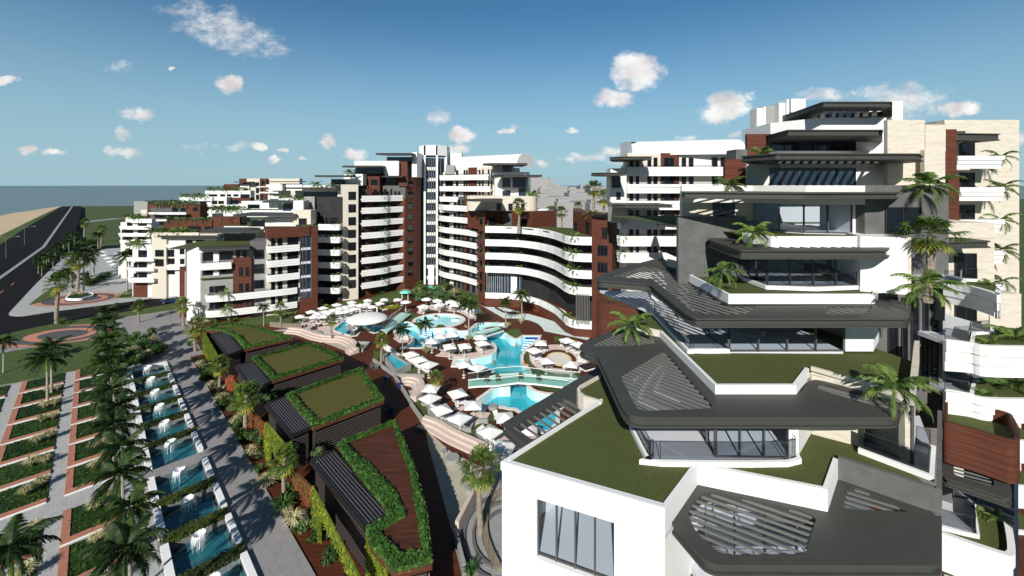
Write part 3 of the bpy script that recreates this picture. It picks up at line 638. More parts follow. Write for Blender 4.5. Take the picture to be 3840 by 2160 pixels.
def balcony(bld,path,z,h0=-.75,h1=.9,back=2.2,mat=None,lawnw=0,rail=False,name='balcony',floor=None,side=1):
    """path runs left->right along the front edge (viewer to the right of travel)"""
    prof=[(o*side,z+q) for o,q in ridge(h0,h1)]
    b=MB().sweep(path,prof).build(name,mat or white,bld)
    inner=offs(path,back*side,False)
    P=offs(path,.1*side,False)+list(reversed(inner))
    try: MB().prism(P,z-.3,z).build('balcony_floor',floor or white2,b)
    except Exception as e: pass
    if lawnw:
        q1=offs(path,.14*side,False); q2=offs(path,lawnw*side,False); mb=MB()
        for i in range(1,len(path)): mb.face([(*q1[i-1],z+h1-.12),(*q1[i],z+h1-.12),(*q2[i],z+h1-.12),(*q2[i-1],z+h1-.12)][::side])
        mb.build('planter_lawn',lawn,b)
    if rail:
        q=offs(path,(lawnw or .2)*side,False); mb=MB()
        for i in range(1,len(path)): mb.face([(*q[i-1],z+h1-.2),(*q[i],z+h1-.2),(*q[i],z+h1+.35),(*q[i-1],z+h1+.35)])
        mb.build('glass_rail',railg,b)
    return b
def slats(P,z0,z1,d,sp=.55,w_=.14,phase=.2,mb=None):
    mb=mb or MB(); d=Vector(d).normalized(); n=Vector((-d.y,d.x)); ks=[Vector(p).dot(n) for p in P]; k=min(ks)+phase
    while k<max(ks):
        xs=[]
        for i in range(len(P)):
            a,b=Vector(P[i-1]),Vector(P[i]); ka,kb=a.dot(n)-k,b.dot(n)-k
            if (ka>0)!=(kb>0): xs.append((a+(b-a)*(ka/(ka-kb))).dot(d))
        xs.sort()
        for x0,x1 in zip(xs[::2],xs[1::2]):
            if x1-x0>.1: mb.seg(tuple(d*x0+n*k),tuple(d*x1+n*k),w_,z0,z1)
        k+=sp
    return mb
def canopy(bld,P,z,th=.5,holes=(),sdir=(1,0),sp=.55,name='canopy',mat=None,fil=.35,w_=.14,top=None):
    P=fillet(P,fil) if fil else P; holes=[fillet(h,.3) for h in holes]
    fl=.1; mb=MB()
    mb.prism(P,z-fl,z,holes=holes); Pi=inset(P,.14); hi=[inset(h,-.05) for h in holes]
    mb.walls(Pi,z-th+fl,z-fl); 
    for h in hi: mb.walls(h,z-th+fl,z-fl,out=False)
    mb.prism(P,z-th,z-th+fl,holes=holes)
    c=mb.build(name,mat or dark,bld)
    for i,h in enumerate(holes):
        slats(h,z-.13,z-.07,sdir[i] if isinstance(sdir,list) else sdir,sp,w_).build('louvre_slats',slatm,c)
    return c
def block(bld,P,z0,z1,m,name='wall',roof=None,par=0):
    o=MB().prism(P,z0,z1,bot=False).build(name,m,bld)
    return o
def facade_grid(bld,w,u0,u1,z0,dz,n,cols,h=2.4,sill=.1,glass=None):
    for k in range(n):
        for (a,b,m_) in cols: window(bld,w,u0+(u1-u0)*a,u0+(u1-u0)*b,z0+dz*k+sill,z0+dz*k+sill+h,m_,glass)
LV=3.42
PLANTS=[]   # (x,y,z,scale,label)
# ================= tall left wing (beige stair tower, balconies, wood strips)
w0=Wall(G(D('z2',492,1235)),G(D('z2',845,1172)))
T=thing('hotel_wing','tall white and beige hotel wing with nine stacked balconies left of the glass tower','building',(*w0.a,0))
top=30.9
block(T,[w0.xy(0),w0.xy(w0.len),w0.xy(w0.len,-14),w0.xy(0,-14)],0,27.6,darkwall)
wf=Wall(w0.xy(0),w0.xy(w0.len))
for k in range(9):
    z=k*LV
    for a,b,nn in ((.04,.14,1),(.3,.38,1),(.52,.58,1),(.66,.72,1),(.78,.84,1),(.9,.97,1)): window(T,wf,w0.len*a,w0.len*b,z+.1,z+2.5,nn)
    slab(wf,w0.len*.16,w0.len*.27,z,z+3.0,0,.12).build('wood_panel',wood,T)
    if k>=1:
        zz=(z if k<8 else 27.2)
        base=GL('z2',LV,490,1163,560,1160,630,1163,665,1150,720,1128,842,1115) if k<8 else [w0.xy(-.1,2.4),w0.xy(w0.len,2.4)]
        p=cr([w0.xy(-.1,2.6),w0.xy(w0.len*.33,3.0),w0.xy(w0.len*.5,2.9),w0.xy(w0.len*.62,2.1),w0.xy(w0.len,1.9)],4,False)
        balcony(T,p,zz,back=1.95,rail=True)
        q=w0.xy(w0.len*.44,2.5); PLANTS.append((*q,zz+.7,.62,'leafy palm spilling over the %s balcony of the tall left wing'%('first second third fourth fifth sixth seventh eighth'.split()[k-1])))
# brown strip tower right of balconies
bs=Wall(G(D('z2',842,1190)),G(D('z2',935,1150)))
bt=bs.at(D('z2',900,213))[1]
block(T,[bs.xy(0),bs.xy(.62*bs.len,1.0),bs.xy(bs.len,1.0),bs.xy(bs.len,-9),bs.xy(0,-9)],0,bt,wood)
wfr=Wall(bs.xy(.1*bs.len,.6),bs.xy(bs.len*.95,1.0))
wfr=Wall(bs.xy(.62*bs.len,1.0),bs.xy(bs.len,1.0)); 
wfr=Wall(bs.xy(0,0),bs.xy(.62*bs.len,1.0))
for i in range(10): wind(T,wfr,'z2',862,[265,350,438,522,608,692,778,862,960,1032][i],903,[318,403,488,572,656,742,828,914,1000,1072][i],1)
# beige stair tower
bg_=Wall(XY(D('z2',362,0),109.6),XY(D('z2',490,0),111.5))
block(T,[bg_.xy(0),bg_.xy(bg_.len),bg_.xy(bg_.len,-12),bg_.xy(0,-12)],0,31.2,cream)
for y in (440,535,632,727,822,916,1022,1106): wind(T,bg_,'z2',415,y,472,y+62,2)
# upper set-back storeys above the balconies
def upper(x0,y0,x1,y1,Y,m,depth=8,name='wall',tg='z2'):
    a=WP(D(tg,x0,y1),Y); b=WP(D(tg,x1,y0),Y); return MB().prism([(a.x,Y),(b.x,Y),(b.x,Y+depth),(a.x,Y+depth)],a.z,b.z).build(name,m,T)
w1=Wall(XY(D('z2',490,480),117),XY(D('z2',845,480),121))
upper(490,395,560,490,117.2,conc); upper(655,395,845,490,120,conc2 if 0 else conc)
for a,b in ((665,685),(698,718),(762,778),(790,806)): wind(T,Wall(XY(D('z2',600,0),119.9),XY(D('z2',900,0),119.9)),'z2',a,437,b,478,1)
upper(525,308,650,490,118,wood,10)
wq=Wall(XY(D('z2',500,0),117.95),XY(D('z2',700,0),117.95))
for y in (346,440): wind(T,wq,'z2',583,y,637,y+45,2)
upper(380,308,524,392,115,white,10); upper(460,208,705,306,119,white2,12); upper(690,208,795,330,118,white,12)
upper(655,322,825,394,121,glassd,6,'dark_glazing')
upper(795,212,860,400,119.5,wood,8)
upper(895,143,932,330,121,white,8)
for (x0,y0,x1,y1,Y) in ((285,345,362,388,112.5),(468,262,662,304,117),(705,178,895,210,120)): upper(x0,y0,x1,y1,Y,glassb,5,'penthouse_glazing')
def flatcan(tg,x0,x1,y,Y0,Y1,yt,name='canopy',sl=0,B=None,mat=None,th=.45):
    a=WP(D(tg,x0,y),Y0); b=WP(D(tg,x1,y),Y0); z=WP(D(tg,x0,yt),Y0).z
    P=[(a.x,Y0+1.2),(a.x+1.5,Y0),(b.x,Y0),(b.x,Y1),(a.x+2.5,Y1)]
    canopy(B or T,P,z,th,fil=.3,name=name,mat=mat)
flatcan('z2',138,425,322,109,113.5,316); flatcan('z2',350,665,250,114,118.5,243); flatcan('z2',607,898,157,117,121.5,148); flatcan('z2',645,828,326,117,121.5,319)
# ================= mid-left low tower block of the same terrace (behind the wood framed wing)
T=thing('terraced_wing','stepped grey and cream wing with rounded balconies between the wood framed block and beige tower','building',(*XY(D('z2',180,1250),112),0))
def bx(tg,x0,y0,x1,y1,Y,m,depth=8,name='wall',base=False):
    a=WP(D(tg,x0,y1),Y); b=WP(D(tg,x1,y0),Y); z0=0 if base else a.z; depth=max(.3,depth*.4)
    return MB().prism([(a.x,Y),(b.x,Y),(b.x,Y+depth),(a.x,Y+depth)],z0,b.z,bot=not base).build(name,m,T)
def fl(Y,tg='z2'): return Wall(XY(D(tg,0,0),Y-.01),XY(D(tg,2500,0),Y-.01))
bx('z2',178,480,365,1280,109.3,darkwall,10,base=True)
bx('z2',155,480,333,690,113,conc,8); bx('z2',80,478,160,600,112,conc2,8); bx('z2',333,420,362,700,112.5,cream,8)
bx('z2',0,580,132,690,105,cream,8); bx('z2',70,392,330,440,113,white2,8); bx('z2',0,508,75,575,108,white,8)
bx('z2',75,440,325,478,113.5,glassb,6,'penthouse_glazing')
for x0,y0,x1,y1 in ((168,543,232,602),(168,638,232,690),(290,633,315,684)): wind(T,fl(113),'z2',x0,y0,x1,y1,2)
wind(T,fl(105),'z2',38,645,104,688,2)
flatcan('z2',-80,330,412,110,114,408,B=T); flatcan('z2',160,355,520,110,113.2,510,B=T)
for k in range(1,7):
    z=k*LV-.1
    z=k*3.3+.2; p=cr([XY(D('z2',182,0),107.0),XY(D('z2',240,0),106.7),XY(D('z2',325,0),106.3),XY(D('z2',358,0),106.9),XY(D('z2',366,0),108.6)],4,False)
    balcony(T,p,z,h0=-.7,h1=.85,back=1.4,lawnw=.6)
    for a,b in ((190,215),(240,262),(275,335)): wind(T,fl(115.4),'z2',a,600,b,620,1) if 0 else window(T,fl(109.2),(XY(D('z2',a,0),109.2)[0]-XY(D('z2',0,0),109.19)[0]),(XY(D('z2',b,0),109.2)[0]-XY(D('z2',0,0),109.19)[0]),z+.1,z+2.5,1)
    PLANTS.append((*XY(D('z2',318,0),106.8),z+.75,.6,'small palm on the %s rounded balcony beside the beige tower'%('first second third fourth fifth sixth'.split()[k-1])))
# ================= wood framed near-left block
A=G(D('z1',1397,1212)); 
T=thing('apartment_block','five storey white block with curved balconies and a wood framed glazed corner at the left','building',(*A,0))
Yl=A[1]; e0=Wall(G(D('z1',1397,1212)),G(D('z1',1512,1222)))
ztop=Wall(A,G(D('z1',1512,1222))).at(D('z1',1400,655))[1]
f1=Wall(G(D('z1',1512,1222)),G(D('z1',2010,1175))); f2=Wall(G(D('z1',2010,1178)),G(D('z1',2395,1122)))
block(T,fillet([e0.xy(0),e0.xy(e0.len),e0.xy(e0.len,-14),e0.xy(0,-16)],.8),0,ztop,white)
block(T,[f1.xy(0),f1.xy(f1.len),f1.xy(f1.len,-9),f1.xy(0,-9)],0,ztop-1.2,conc2)
block(T,[f1.xy(.05),f1.xy(f1.len*.52),f1.xy(f1.len*.52,-9),f1.xy(0,-9)],ztop-1.2,ztop-.2,white2)
MB().poly([f1.xy(-6,-.3),f1.xy(f1.len*.7,-.5),f1.xy(f1.len*.7,-10),f1.xy(-4,-12)],ztop+.05).build('roof_lawn',lawn,T)
bpy_=block(T,[f1.xy(f1.len*.74,.05),f1.xy(f1.len,.05),f1.xy(f1.len,-9),f1.xy(f1.len*.74,-9)],ztop-1.2,ztop+1.0,conc)
def wz(w,x0,y0,x1,y1,n=2,g=None): wind(T,w,'z1',x0,y0,x1,y1,n,g)
u0,_=f1.at(D('z1',1528,800)); u1,_=f1.at(D('z1',1762,800))
ww=Wall(f1.xy(0,.02),f1.xy(f1.len,.02))
for y0,y1 in ((698,760),(808,868)): wz(ww,1528,y0,1612,y1,1); wz(ww,1655,y0-10,1755,y1-8,2)
slab(f1,*[f1.at(D('z1',x,800))[0] for x in (1612,1655)],10.3,ztop-1.2,0,.2).build('pier',white,T)
# wood tower
ub,zb_=f1.at(D('z1',1765,735)); uc,_=f1.at(D('z1',1903,735)); zt_=f1.at(D('z1',1840,732))[1]
slab(f1,ub,uc,0,zt_,0,.7).build('wood_tower',wood,T); wt=Wall(f1.xy(0,.72),f1.xy(f1.len,.72))
for x0,x1 in ((1804,1832),(1852,1880)):
    for y0,y1 in ((808,875),(930,990),(1040,1090)): wz(wt,x0,y0,x1,y1,1)
for x0,x1 in ((1782,1812),(1832,1862)): wz(ww,x0,688,x1,735,1)
for y0,y1 in ((676,745),(785,855),(905,968)): wz(Wall(f1.xy(0,.1),f1.xy(f1.len,.1)),1918,y0,1992,y1,2)
# upper-left white balcony + curved long balconies
def bpath(zz,pts): return [G(D('z1',x,y),zz) for x,y in pts]
p=cr([f1.xy(.2,.1),f1.xy(.35,1.2),f1.xy(1.6,1.5),f1.xy(u1,1.5)],4,False)
zk=f1.at(D('z1',1640,810))[1]; balcony(T,p,zk,h0=-.2,h1=1.3,back=1.3,lawnw=.5,rail=True)
zk2=f1.at(D('z1',1640,885))[1]; slab(f1,.1,u1,zk2-.15,zk2,0,.6).build('planter_ledge',lawn,T)
cur=cr([f1.xy(1.5,.3),f1.xy(1.6,1.7),f1.xy(3.2,2.4),f1.xy(f1.len*.5,2.4),f1.xy(f1.len*.8,2.0),f1.xy(f1.len,1.7),f2.xy(f2.len*.3,1.6),f2.xy(f2.len*.58,1.5)],4,False)
for z in (2.0,5.4): balcony(T,cur,z,h0=-.6,h1=.9,back=1.8,lawnw=.5,rail=True)
for y0,y1 in ((948,1000),(1060,1120)): wz(ww,1620,y0,1700,y1,2); wz(ww,1580,y0+5,1615,y1,1)
# right part of the block: cream wall, balconies, glazed corner, wood frame
block(T,[f2.xy(0),f2.xy(f2.len*.98),f2.xy(f2.len*.98,-2.5),f2.xy(0,-6)],0,f2.at(D('z1',2200,520))[1],cream)
Lr=LV
uu=lambda x: f2.at(D('z1',x,900))[0]
for k,zz in enumerate((8.85,12.25,15.65)):
    p=cr([f2.xy(.05,.1),f2.xy(.15,1.2),f2.xy(1.2,1.6),f2.xy(uu(2258),1.5)],4,False)
    balcony(T,p,zz,h0=-.55,h1=1.0,back=1.4,rail=True)
for zz in (2.0,5.45,8.85,12.25,15.65):
    for a,b,n in ((2045,2075,1),(2095,2130,1),(2168,2250,2)): window(T,f2,uu(a),uu(b),zz+.1,zz+2.7,n)
zft=f2.at(D('z1',2300,500))[1]; zfb=f2.at(D('z1',2300,1035))[1]
slab(f2,uu(2262),uu(2345),zfb,zft-.6,0,1.2).build('corner_glazing',glassb,T)
for x in (2262,2282,2305,2343): slab(f2,uu(x)-.05,uu(x)+.05,zfb,zft-.6,1.2,1.3).build('mullion',slatm,T)
for zz in (2.0,5.45,8.85,12.25,15.65): slab(f2,uu(2265),uu(2340),zz-.5,zz+.1,1.2,1.26).build('spandrel',floorw,T)
slab(f2,uu(2345),f2.len*.99,0,zft,0,1.6).build('wood_frame',wood,T); slab(f2,uu(2258),uu(2345),0,zfb,0,1.6).build('wood_frame',wood,T)
MB().prism(fillet([f2.xy(-.3,1.8),f2.xy(uu(2346),1.6),f2.xy(uu(2346),0),f2.xy(-.3,-2)],.7),zft-2.3,zft,bot=True).build('wood_frame',wood,T)
MB().prism([XY(D('z1',1355,0),95.5),XY(D('z1',1396,0),95.5),XY(D('z1',1396,0),98),XY(D('z1',1355,0),98)],0,WP(D('z1',1370,820),95.5).z).build('wood_box',wood,T)
# roof terrace pieces
def b1(x0,y0,x1,y1,Y,m,depth=6,name='wall'): return bx('z1',x0,y0,x1,y1,Y,m,depth,name)
b1(1690,555,1930,615,104,glassb,5,'penthouse_glazing'); b1(1930,540,2000,612,104,cream); b1(2000,430,2240,500,106,white2,5); b1(2080,440,2230,480,105.9,white,.1,'ribbed_panel'); b1(2242,378,2345,485,104,cream,6)
wind(T,fl(104,'z1'),'z1',2255,440,2315,484,2)
b1(1895,455,2010,498,108,glassb,4,'penthouse_glazing')
canopy(T,[XY(D('z1',1500,0),99),XY(D('z1',1965,0),100),XY(D('z1',1965,0),107),XY(D('z1',1700,0),110)],WP(D('z1',1700,532),100).z,.5)
canopy(T,[XY(D('z1',1500,0),98),XY(D('z1',1890,0),98),XY(D('z1',1890,0),93),XY(D('z1',1500,0),91.5)],f1.at(D('z1',1600,675))[1]+.6,.5)
canopy(T,[XY(D('z1',1750,0),103),XY(D('z1',2240,0),103),XY(D('z1',2240,0),110),XY(D('z1',1900,0),112)],WP(D('z1',1900,410),103).z,.5)
b1(1690,500,1990,520,108,white,.6,'parapet'); MB().poly([XY(D('z1',1690,0),108.6),XY(D('z1',1990,0),108.6),XY(D('z1',1990,0),112),XY(D('z1',1760,0),113)],WP(D('z1',1800,503),108).z).build('roof_lawn',lawn,T)
# ================= stepped terraces behind (left)
def terrace_block(lab,Y,boxes,wins,cans=(),lawns=(),tg='z1',cat='building',name='terraced_building',bal=()):
    global T
    T=thing(name,lab,cat,(*XY(D(tg,boxes[0][0],0),Y),0))
    for i,(x0,y0,x1,y1,m,dy,dep,*r) in enumerate(boxes): bx(tg,x0,y0,x1,y1,Y+dy,m,dep,'wall',base=bool(r))
    for (x0,y0,x1,y1,dy,n) in wins: wind(T,fl(Y+dy,tg),tg,x0,y0,x1,y1,n)
    for (x0,x1,y,dy,dep) in cans:
        a=XY(D(tg,x0,0),Y+dy); b=XY(D(tg,x1,0),Y+dy); z=WP(D(tg,x0,y),Y+dy).z
        canopy(T,[a,b,(b[0],b[1]+dep),(a[0]+1.5,a[1]+dep)],z,.4)
    for (x0,x1,y0,y1,dy) in bal:
        a=XY(D(tg,x0,0),Y+dy); b=XY(D(tg,x1,0),Y+dy); zt=WP(D(tg,x0,y0),Y+dy).z; zb=WP(D(tg,x0,y1),Y+dy).z
        p=cr([(a[0]+.1,a[1]+1.6),(a[0],a[1]+.5),(a[0]+.6,a[1]),(b[0],b[1])],3,False); balcony(T,p,zb+.4*(zt-zb),h0=-.4*(zt-zb),h1=.6*(zt-zb),back=1.6)
    return T
terrace_block('cream framed four storey wing with dark roof canopy behind the near left white block',112,
 [(1145,552,1255,985,cream,0,10,1),(1255,560,1400,945,white2,.6,10,1),(1400,560,1640,600,cream,0,6),(1255,590,1640,640,white2,1.2,6),(1000,640,1150,1000,white,1.0,9,1),(1005,905,1112,1000,wood,.9,8,1),(1155,548,1500,578,cream,-.3,1)],
 [(1172,678,1236,728,0,2),(1172,748,1236,802,0,2),(1265,595,1322,636,1.2,2),(1360,592,1455,630,1.2,3),(1483,588,1540,622,1.2,2),(1262,676,1315,730,.6,2),(1358,670,1392,710,.6,1),(1262,742,1318,785,.6,2),(1262,820,1320,862,.6,2),(1360,745,1392,785,.6,1),(1045,680,1110,740,1,2),(1045,770,1110,820,1,2),(1045,850,1110,900,1,2),(1010,775,1040,825,1,1),(1010,855,1040,905,1,1)],
 [(1180,1660,572,-1.2,5)],bal=[(960,1162,735,765,-1),(965,1162,812,840,-1),(968,1162,888,925,-1),(1255,1395,795,830,-.3),(1255,1395,640,662,-.3)])
MB().poly([XY(D('z1',1180,0),112.4),XY(D('z1',1470,0),112.4),XY(D('z1',1500,0),121),XY(D('z1',1140,0),121)],WP(D('z1',1300,549),112.4).z).build('roof_lawn',lawn,T)
terrace_block('white wing with dark bays and long wood parapet behind the cream framed wing',135,
 [(910,470,1140,640,white2,1,8,1),(1255,455,1600,530,wood,-1,9),(1250,490,1600,560,wood,0,8),(1600,430,1810,530,wood,-.6,9),(985,445,1145,475,white,0,4),(947,430,985,470,white2,0,2)],
 [(1042,462,1108,497,1,2),(1042,522,1108,552,1,2),(1038,572,1105,600,1,2),(920,525,1005,552,1,1),(925,580,1000,602,1,1),(960,455,1000,497,1,1),(1418,498,1515,530,-1,4),(1548,500,1595,525,-1,2),(1820,432,1890,470,0,3)],bal=[(910,1145,500,525,-.8),(905,1145,552,578,-.8),(900,985,605,628,-.8)])
terrace_block('wood framed block with a recessed cream loggia and planted roof',165,
 [(1112,335,1510,440,wood,0,10),(1135,358,1405,440,room,-.05,.5),(1010,312,1115,420,conc2,6,9),(1062,375,1110,420,cream,-1,3),(1145,440,1260,500,wood,-2,6)],
 [(1300,358,1345,388,-.1,2),(1362,360,1402,388,-.1,2),(1457,358,1492,385,0,2),(1165,470,1240,490,-2,2)],[(1085,1270,306,3,7)],bal=[(1135,1405,395,412,-2.2),(1140,1260,447,462,-3)])
terrace_block('long white stepped block with dark windows below the highest terrace',190,
 [(1352,280,1600,310,white,-1,6),(1512,280,1710,430,white2,0,10),(1548,232,1890,285,white,6,8),(1710,285,1890,330,wood,3,8),(1600,380,2210,430,white,-14,6),(1822,310,2100,370,white,-8,6),(1800,330,1830,380,white,-6,3)],
 [(1510,306,1558,334,0,2),(1600,306,1640,334,0,2),(1648,308,1690,332,0,2),(1515,356,1575,383,0,3),(1600,356,1625,383,0,1),(1515,402,1575,422,0,3),(1575,258,1640,275,6,3),(1662,258,1700,275,6,2),(1712,258,1745,275,6,2),(1762,258,1800,275,6,2),(1815,258,1885,285,2.9,3),(1715,302,1800,328,2.9,3),(1870,335,1960,365,-8,3)],
 [(1975,2290,316,-12,8)],bal=[(1512,1820,338,350,-2)])
terrace_block('topmost stepped block with cream stair tower and wood panels on the far left terraces',215,
 [(1688,182,1810,235,wood,0,8),(1805,140,1865,185,wood,2,8),(1800,185,1880,230,white,0,8),(1862,140,1960,305,cream,1,9),(1958,140,2010,300,wood,3,8),(2010,140,2260,190,cream,5,8),(2008,185,2130,230,white,-1,6),(2160,185,2280,230,white,-2,6),(1960,225,2120,300,white2,4,8),(2100,290,2290,310,white,-20,6),(2080,200,2300,300,cream,5,8)],
 [(1840,212,1875,228,0,2),(1760,212,1795,235,0,2),(1932,168,1956,195,1,1),(1932,210,1956,250,1,1),(1932,262,1956,300,1,1),(1968,160,2000,180,3,2),(2052,208,2105,228,4,2),(2010,235,2030,258,4,1),(2040,240,2080,258,4,3)],[(1760,1890,163,-3,4),(2030,2280,160,-2,5)],bal=[(1950,2010,198,206,-3),(1960,2100,240,252,-3)])
T=thing('penthouse','white penthouse with grey canopy set on the terraces left of the tall wing','building',(*XY(D('z1',2120,0),150),14))
for a in ((2140,325,2290,375,150,white,6,'wall'),(2135,335,2200,385,149.8,glassb,4,'glazing'),(2280,205,2560,215,150,white,1,'parapet')): b1(*a)
b1(2200,378,2350,395,140,white,2,'parapet'); canopy(T,[XY(D('z1',1975,0),146),XY(D('z1',2290,0),146),XY(D('z1',2290,0),156),XY(D('z1',2050,0),158)],WP(D('z1',2100,312),146).z,.5)
# ================= central glass lift tower
T=thing('glass_tower','tall white framed glass lift tower at the centre of the hotel','tower',(*XY(D('z2',1040,0),128),0))
Y=128; zt=WP(D('z2',1000,88),Y).z
def tx(x,Y=128): return XY(D('z2',x,0),Y)[0]
MB().prism([(tx(932),Y+3),(tx(985),Y),(tx(1088),Y),(tx(1148),Y+3),(tx(1148),Y+9),(tx(932),Y+9)],WP(D('z2',1000,165),Y).z,zt).build('tower_head',white,T)
MB().prism([(tx(946),Y+3.2),(tx(990),Y+.8),(tx(1085),Y+.8),(tx(1128),Y+3.2),(tx(1128),Y+9),(tx(946),Y+9)],0,zt-4).build('curtain_wall',glassb,T)
for a,b,dy in ((932,948,3),(984,998,0),(1076,1090,0),(1128,1148,3)): MB().prism([(tx(a),Y+dy),(tx(b),Y+dy),(tx(b),Y+dy+.7),(tx(a),Y+dy+.7)],0,zt-.1).build('pier',white,T)
for k in range(11):
    z=1.5+k*3.42; MB().prism([(tx(1005),Y+.6),(tx(1070),Y+.6),(tx(1070),Y+1.2),(tx(1005),Y+1.2)],z,z+1.0).build('spandrel',white2,T)
for x in (965,1022,1040,1056,1105): MB().prism([(tx(x)-.06,Y+.4 if 1000<x<1080 else Y+1.6),(tx(x)+.06,Y+.4 if 1000<x<1080 else Y+1.6),(tx(x)+.06,Y+1.0+(0 if 1000<x<1080 else 1.5)),(tx(x)-.06,Y+1.0+(0 if 1000<x<1080 else 1.5))],0,zt-4).build('mullion',slatm,T)
bx('z2',1150,150,1270,235,134,white2,8); bx('z2',1150,240,1215,310,126,conc2,6)
MB().prism([(tx(1020),Y-.3),(tx(1062),Y-.3),(tx(1062),Y+.8),(tx(1020),Y+.8)],0,6).build('entrance_panel',white,T)
# ================= right tall wing
wr=Wall(G(D('z2',1128,1130)),G(D('z2',1396,1222)))
T=thing('hotel_wing','tall white wing with curved balconies and vaulted white roof right of the glass tower','building',(*wr.a,0))
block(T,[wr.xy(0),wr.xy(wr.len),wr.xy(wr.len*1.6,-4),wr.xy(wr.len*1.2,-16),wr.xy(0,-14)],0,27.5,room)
for k in range(8):
    z=k*LV+.2
    for a,b in ((.04,.2),(.34,.4),(.46,.52),(.58,.63),(.7,.78),(.85,.92)): window(T,wr,wr.len*a,wr.len*b,z+.1,z+2.5,1)
    slab(wr,wr.len*.62,wr.len*.7,z,z+3,0,.15).build('wood_panel',wood,T); slab(wr,wr.len*.22,wr.len*.33,z,z+3,0,.1).build('white_panel',white2,T)
    if k:
        p=cr([wr.xy(.1,1.6),wr.xy(wr.len*.1,2.1),wr.xy(wr.len*.28,2.3),wr.xy(wr.len*.5,1.5),wr.xy(wr.len*.8,1.0),wr.xy(wr.len*1.03,1.0)],4,False)
        balcony(T,p,z,back=1.2,lawnw=.8 if k<5 else 0,rail=True); q=wr.xy(wr.len*.06,1.7); PLANTS.append((*q,z+.6,.5,'small palm at the inner end of the %s balcony right of the glass tower'%('first second third fourth fifth sixth seventh'.split()[k-1])))
# upper straight storeys (z2 y 305..560, x to 1510)
wu=Wall(XY(D('z2',1128,0),129),XY(D('z2',1512,0),118))
zz=[wu.at(D('z2',1400,y))[1] for y in (565,480,398,312)]
block(T,[wu.xy(0,-.1),wu.xy(wu.len,-.1),wu.xy(wu.len,-14),wu.xy(0,-12)],26,zz[3]+.9,white2)
for i,z in enumerate(zz):
    balcony(T,[wu.xy(.2,1.6),wu.xy(wu.len*.5,1.7),wu.xy(wu.len*1.0,1.7)],z-1.0,h0=-.6,h1=.95,back=1.6,rail=True)
    for x0,x1,n in ((1148,1205,1),(1228,1245,1),(1285,1298,1),(1303,1316,1),(1400,1412,1),(1425,1437,1),(1468,1480,1),(1492,1503,1)):
        window(T,Wall(wu.xy(0,-.05),wu.xy(wu.len,-.05)),wu.at(D('z2',x0,0))[0],wu.at(D('z2',x1,0))[0],z-.9,z+1.5,n)
    slab(wu,wu.at(D('z2',1322,0))[0],wu.at(D('z2',1385,0))[0],z-1,z+2.2,-.1,.15).build('wood_panel',wood,T)
    slab(wu,wu.at(D('z2',1415,0))[0],wu.at(D('z2',1500,0))[0],z-1,z+2.2,-.1,-.02).build('stone_panel',cream,T)
# top storey and vaulted roof
ztp=zz[3]+2.3
block(T,[wu.xy(3,-1.5),wu.xy(wu.len,-1.5),wu.xy(wu.len,-14),wu.xy(2,-12)],zz[3],ztp,white2)
mb=MB(); prof=[(0,0),(.3,1.6),(1.2,2.9),(2.6,3.7),(5,4.0),(9,4.0)]
aa=wu.at(D('z2',1165,0))[0]; bb=wu.at(D('z2',1665,0))[0]
for (o0,h0),(o1,h1) in zip(prof,prof[1:]):
    for s0,s1 in ((0,.25),(.25,.5),(.5,.75),(.75,1)):
        ea=lambda t,o,h:(*wu.xy(aa+(bb-aa)*t+( -max(0,2.2-h*.8) if t==1 and 0 else 0),-1.4-o),ztp-.2+h)
        mb.face([ea(s0,o0,h0),ea(s1,o0,h0),ea(s1,o1,h1),ea(s0,o1,h1)])
mb.face([(*wu.xy(bb,-1.4-o),ztp-.2+h) for o,h in prof]+[(*wu.xy(bb,-10.4),ztp-.2)]); mb.face([(*wu.xy(aa,-1.4-o),ztp-.2+h) for o,h in reversed(prof)]+[(*wu.xy(aa,-10.4),ztp-.2)][:1])
mb.build('vaulted_roof',white,T)
# rounded corner with penthouse glazing
Yc=113
cy=lambda x0,y0,x1,y1,Y,m,dep,nm='wall',r=2.5: MB().prism(fillet([(XY(D('z2',x0,0),Y)[0],Y),(XY(D('z2',x1,0),Y)[0],Y),(XY(D('z2',x1,0),Y)[0],Y+dep),(XY(D('z2',x0,0),Y)[0],Y+dep)],r,6),WP(D('z2',x0,y1),Y).z,WP(D('z2',x0,y0),Y).z).build(nm,m,T)
cy(1512,292,1785,320,Yc-.3,white,11,'parapet',1.5); cy(1512,318,1780,480,Yc,white2,10); cy(1300,475,1845,585,Yc-4,cream,12,'wall',3); cy(1500,235,1665,295,Yc+1,cream,8,'wall',.3)
for x0,x1,y0,y1 in ((1578,1638,340,408),(1578,1638,433,480),(1655,1755,328,410),(1700,1755,415,476)): wind(T,fl(Yc),'z2',x0,y0,x1,y1,2,glassb)
for x0,x1,y0,y1 in ((1533,1570,528,582),(1622,1655,530,582),(1680,1702,530,582),(1718,1745,530,582)): wind(T,fl(Yc-4),'z2',x0,y0,x1,y1,1)
for x0,x1 in ((1400,1412),(1428,1440),(1470,1482)): pass
cy(1575,242,1650,290,Yc+.6,glassb,6,'penthouse_glazing',1)
for x0,x1,y,Y0,d_ in ((1420,1770,225,108,9),(1505,1880,313,106,10),(1298,1585,498,100,9)):
    a=XY(D('z2',x0,0),Y0+2); b=XY(D('z2',x1,0),Y0+2)
    canopy(T,[(a[0],Y0+3),(a[0]+3,Y0),(b[0],Y0+1),(b[0]-1,Y0+d_),(a[0]+4,Y0+d_)],WP(D('z2',x0,y),Y0+1).z,.55,fil=.5)
# ================= wavy balcony block
LB=3.42
bl=Wall(G(D('z2',1397,1270)),G(D('z2',1525,1310)))
T=thing('hotel_block','long low hotel block with white wavy balconies between two wood clad towers','building',(*bl.a,0))
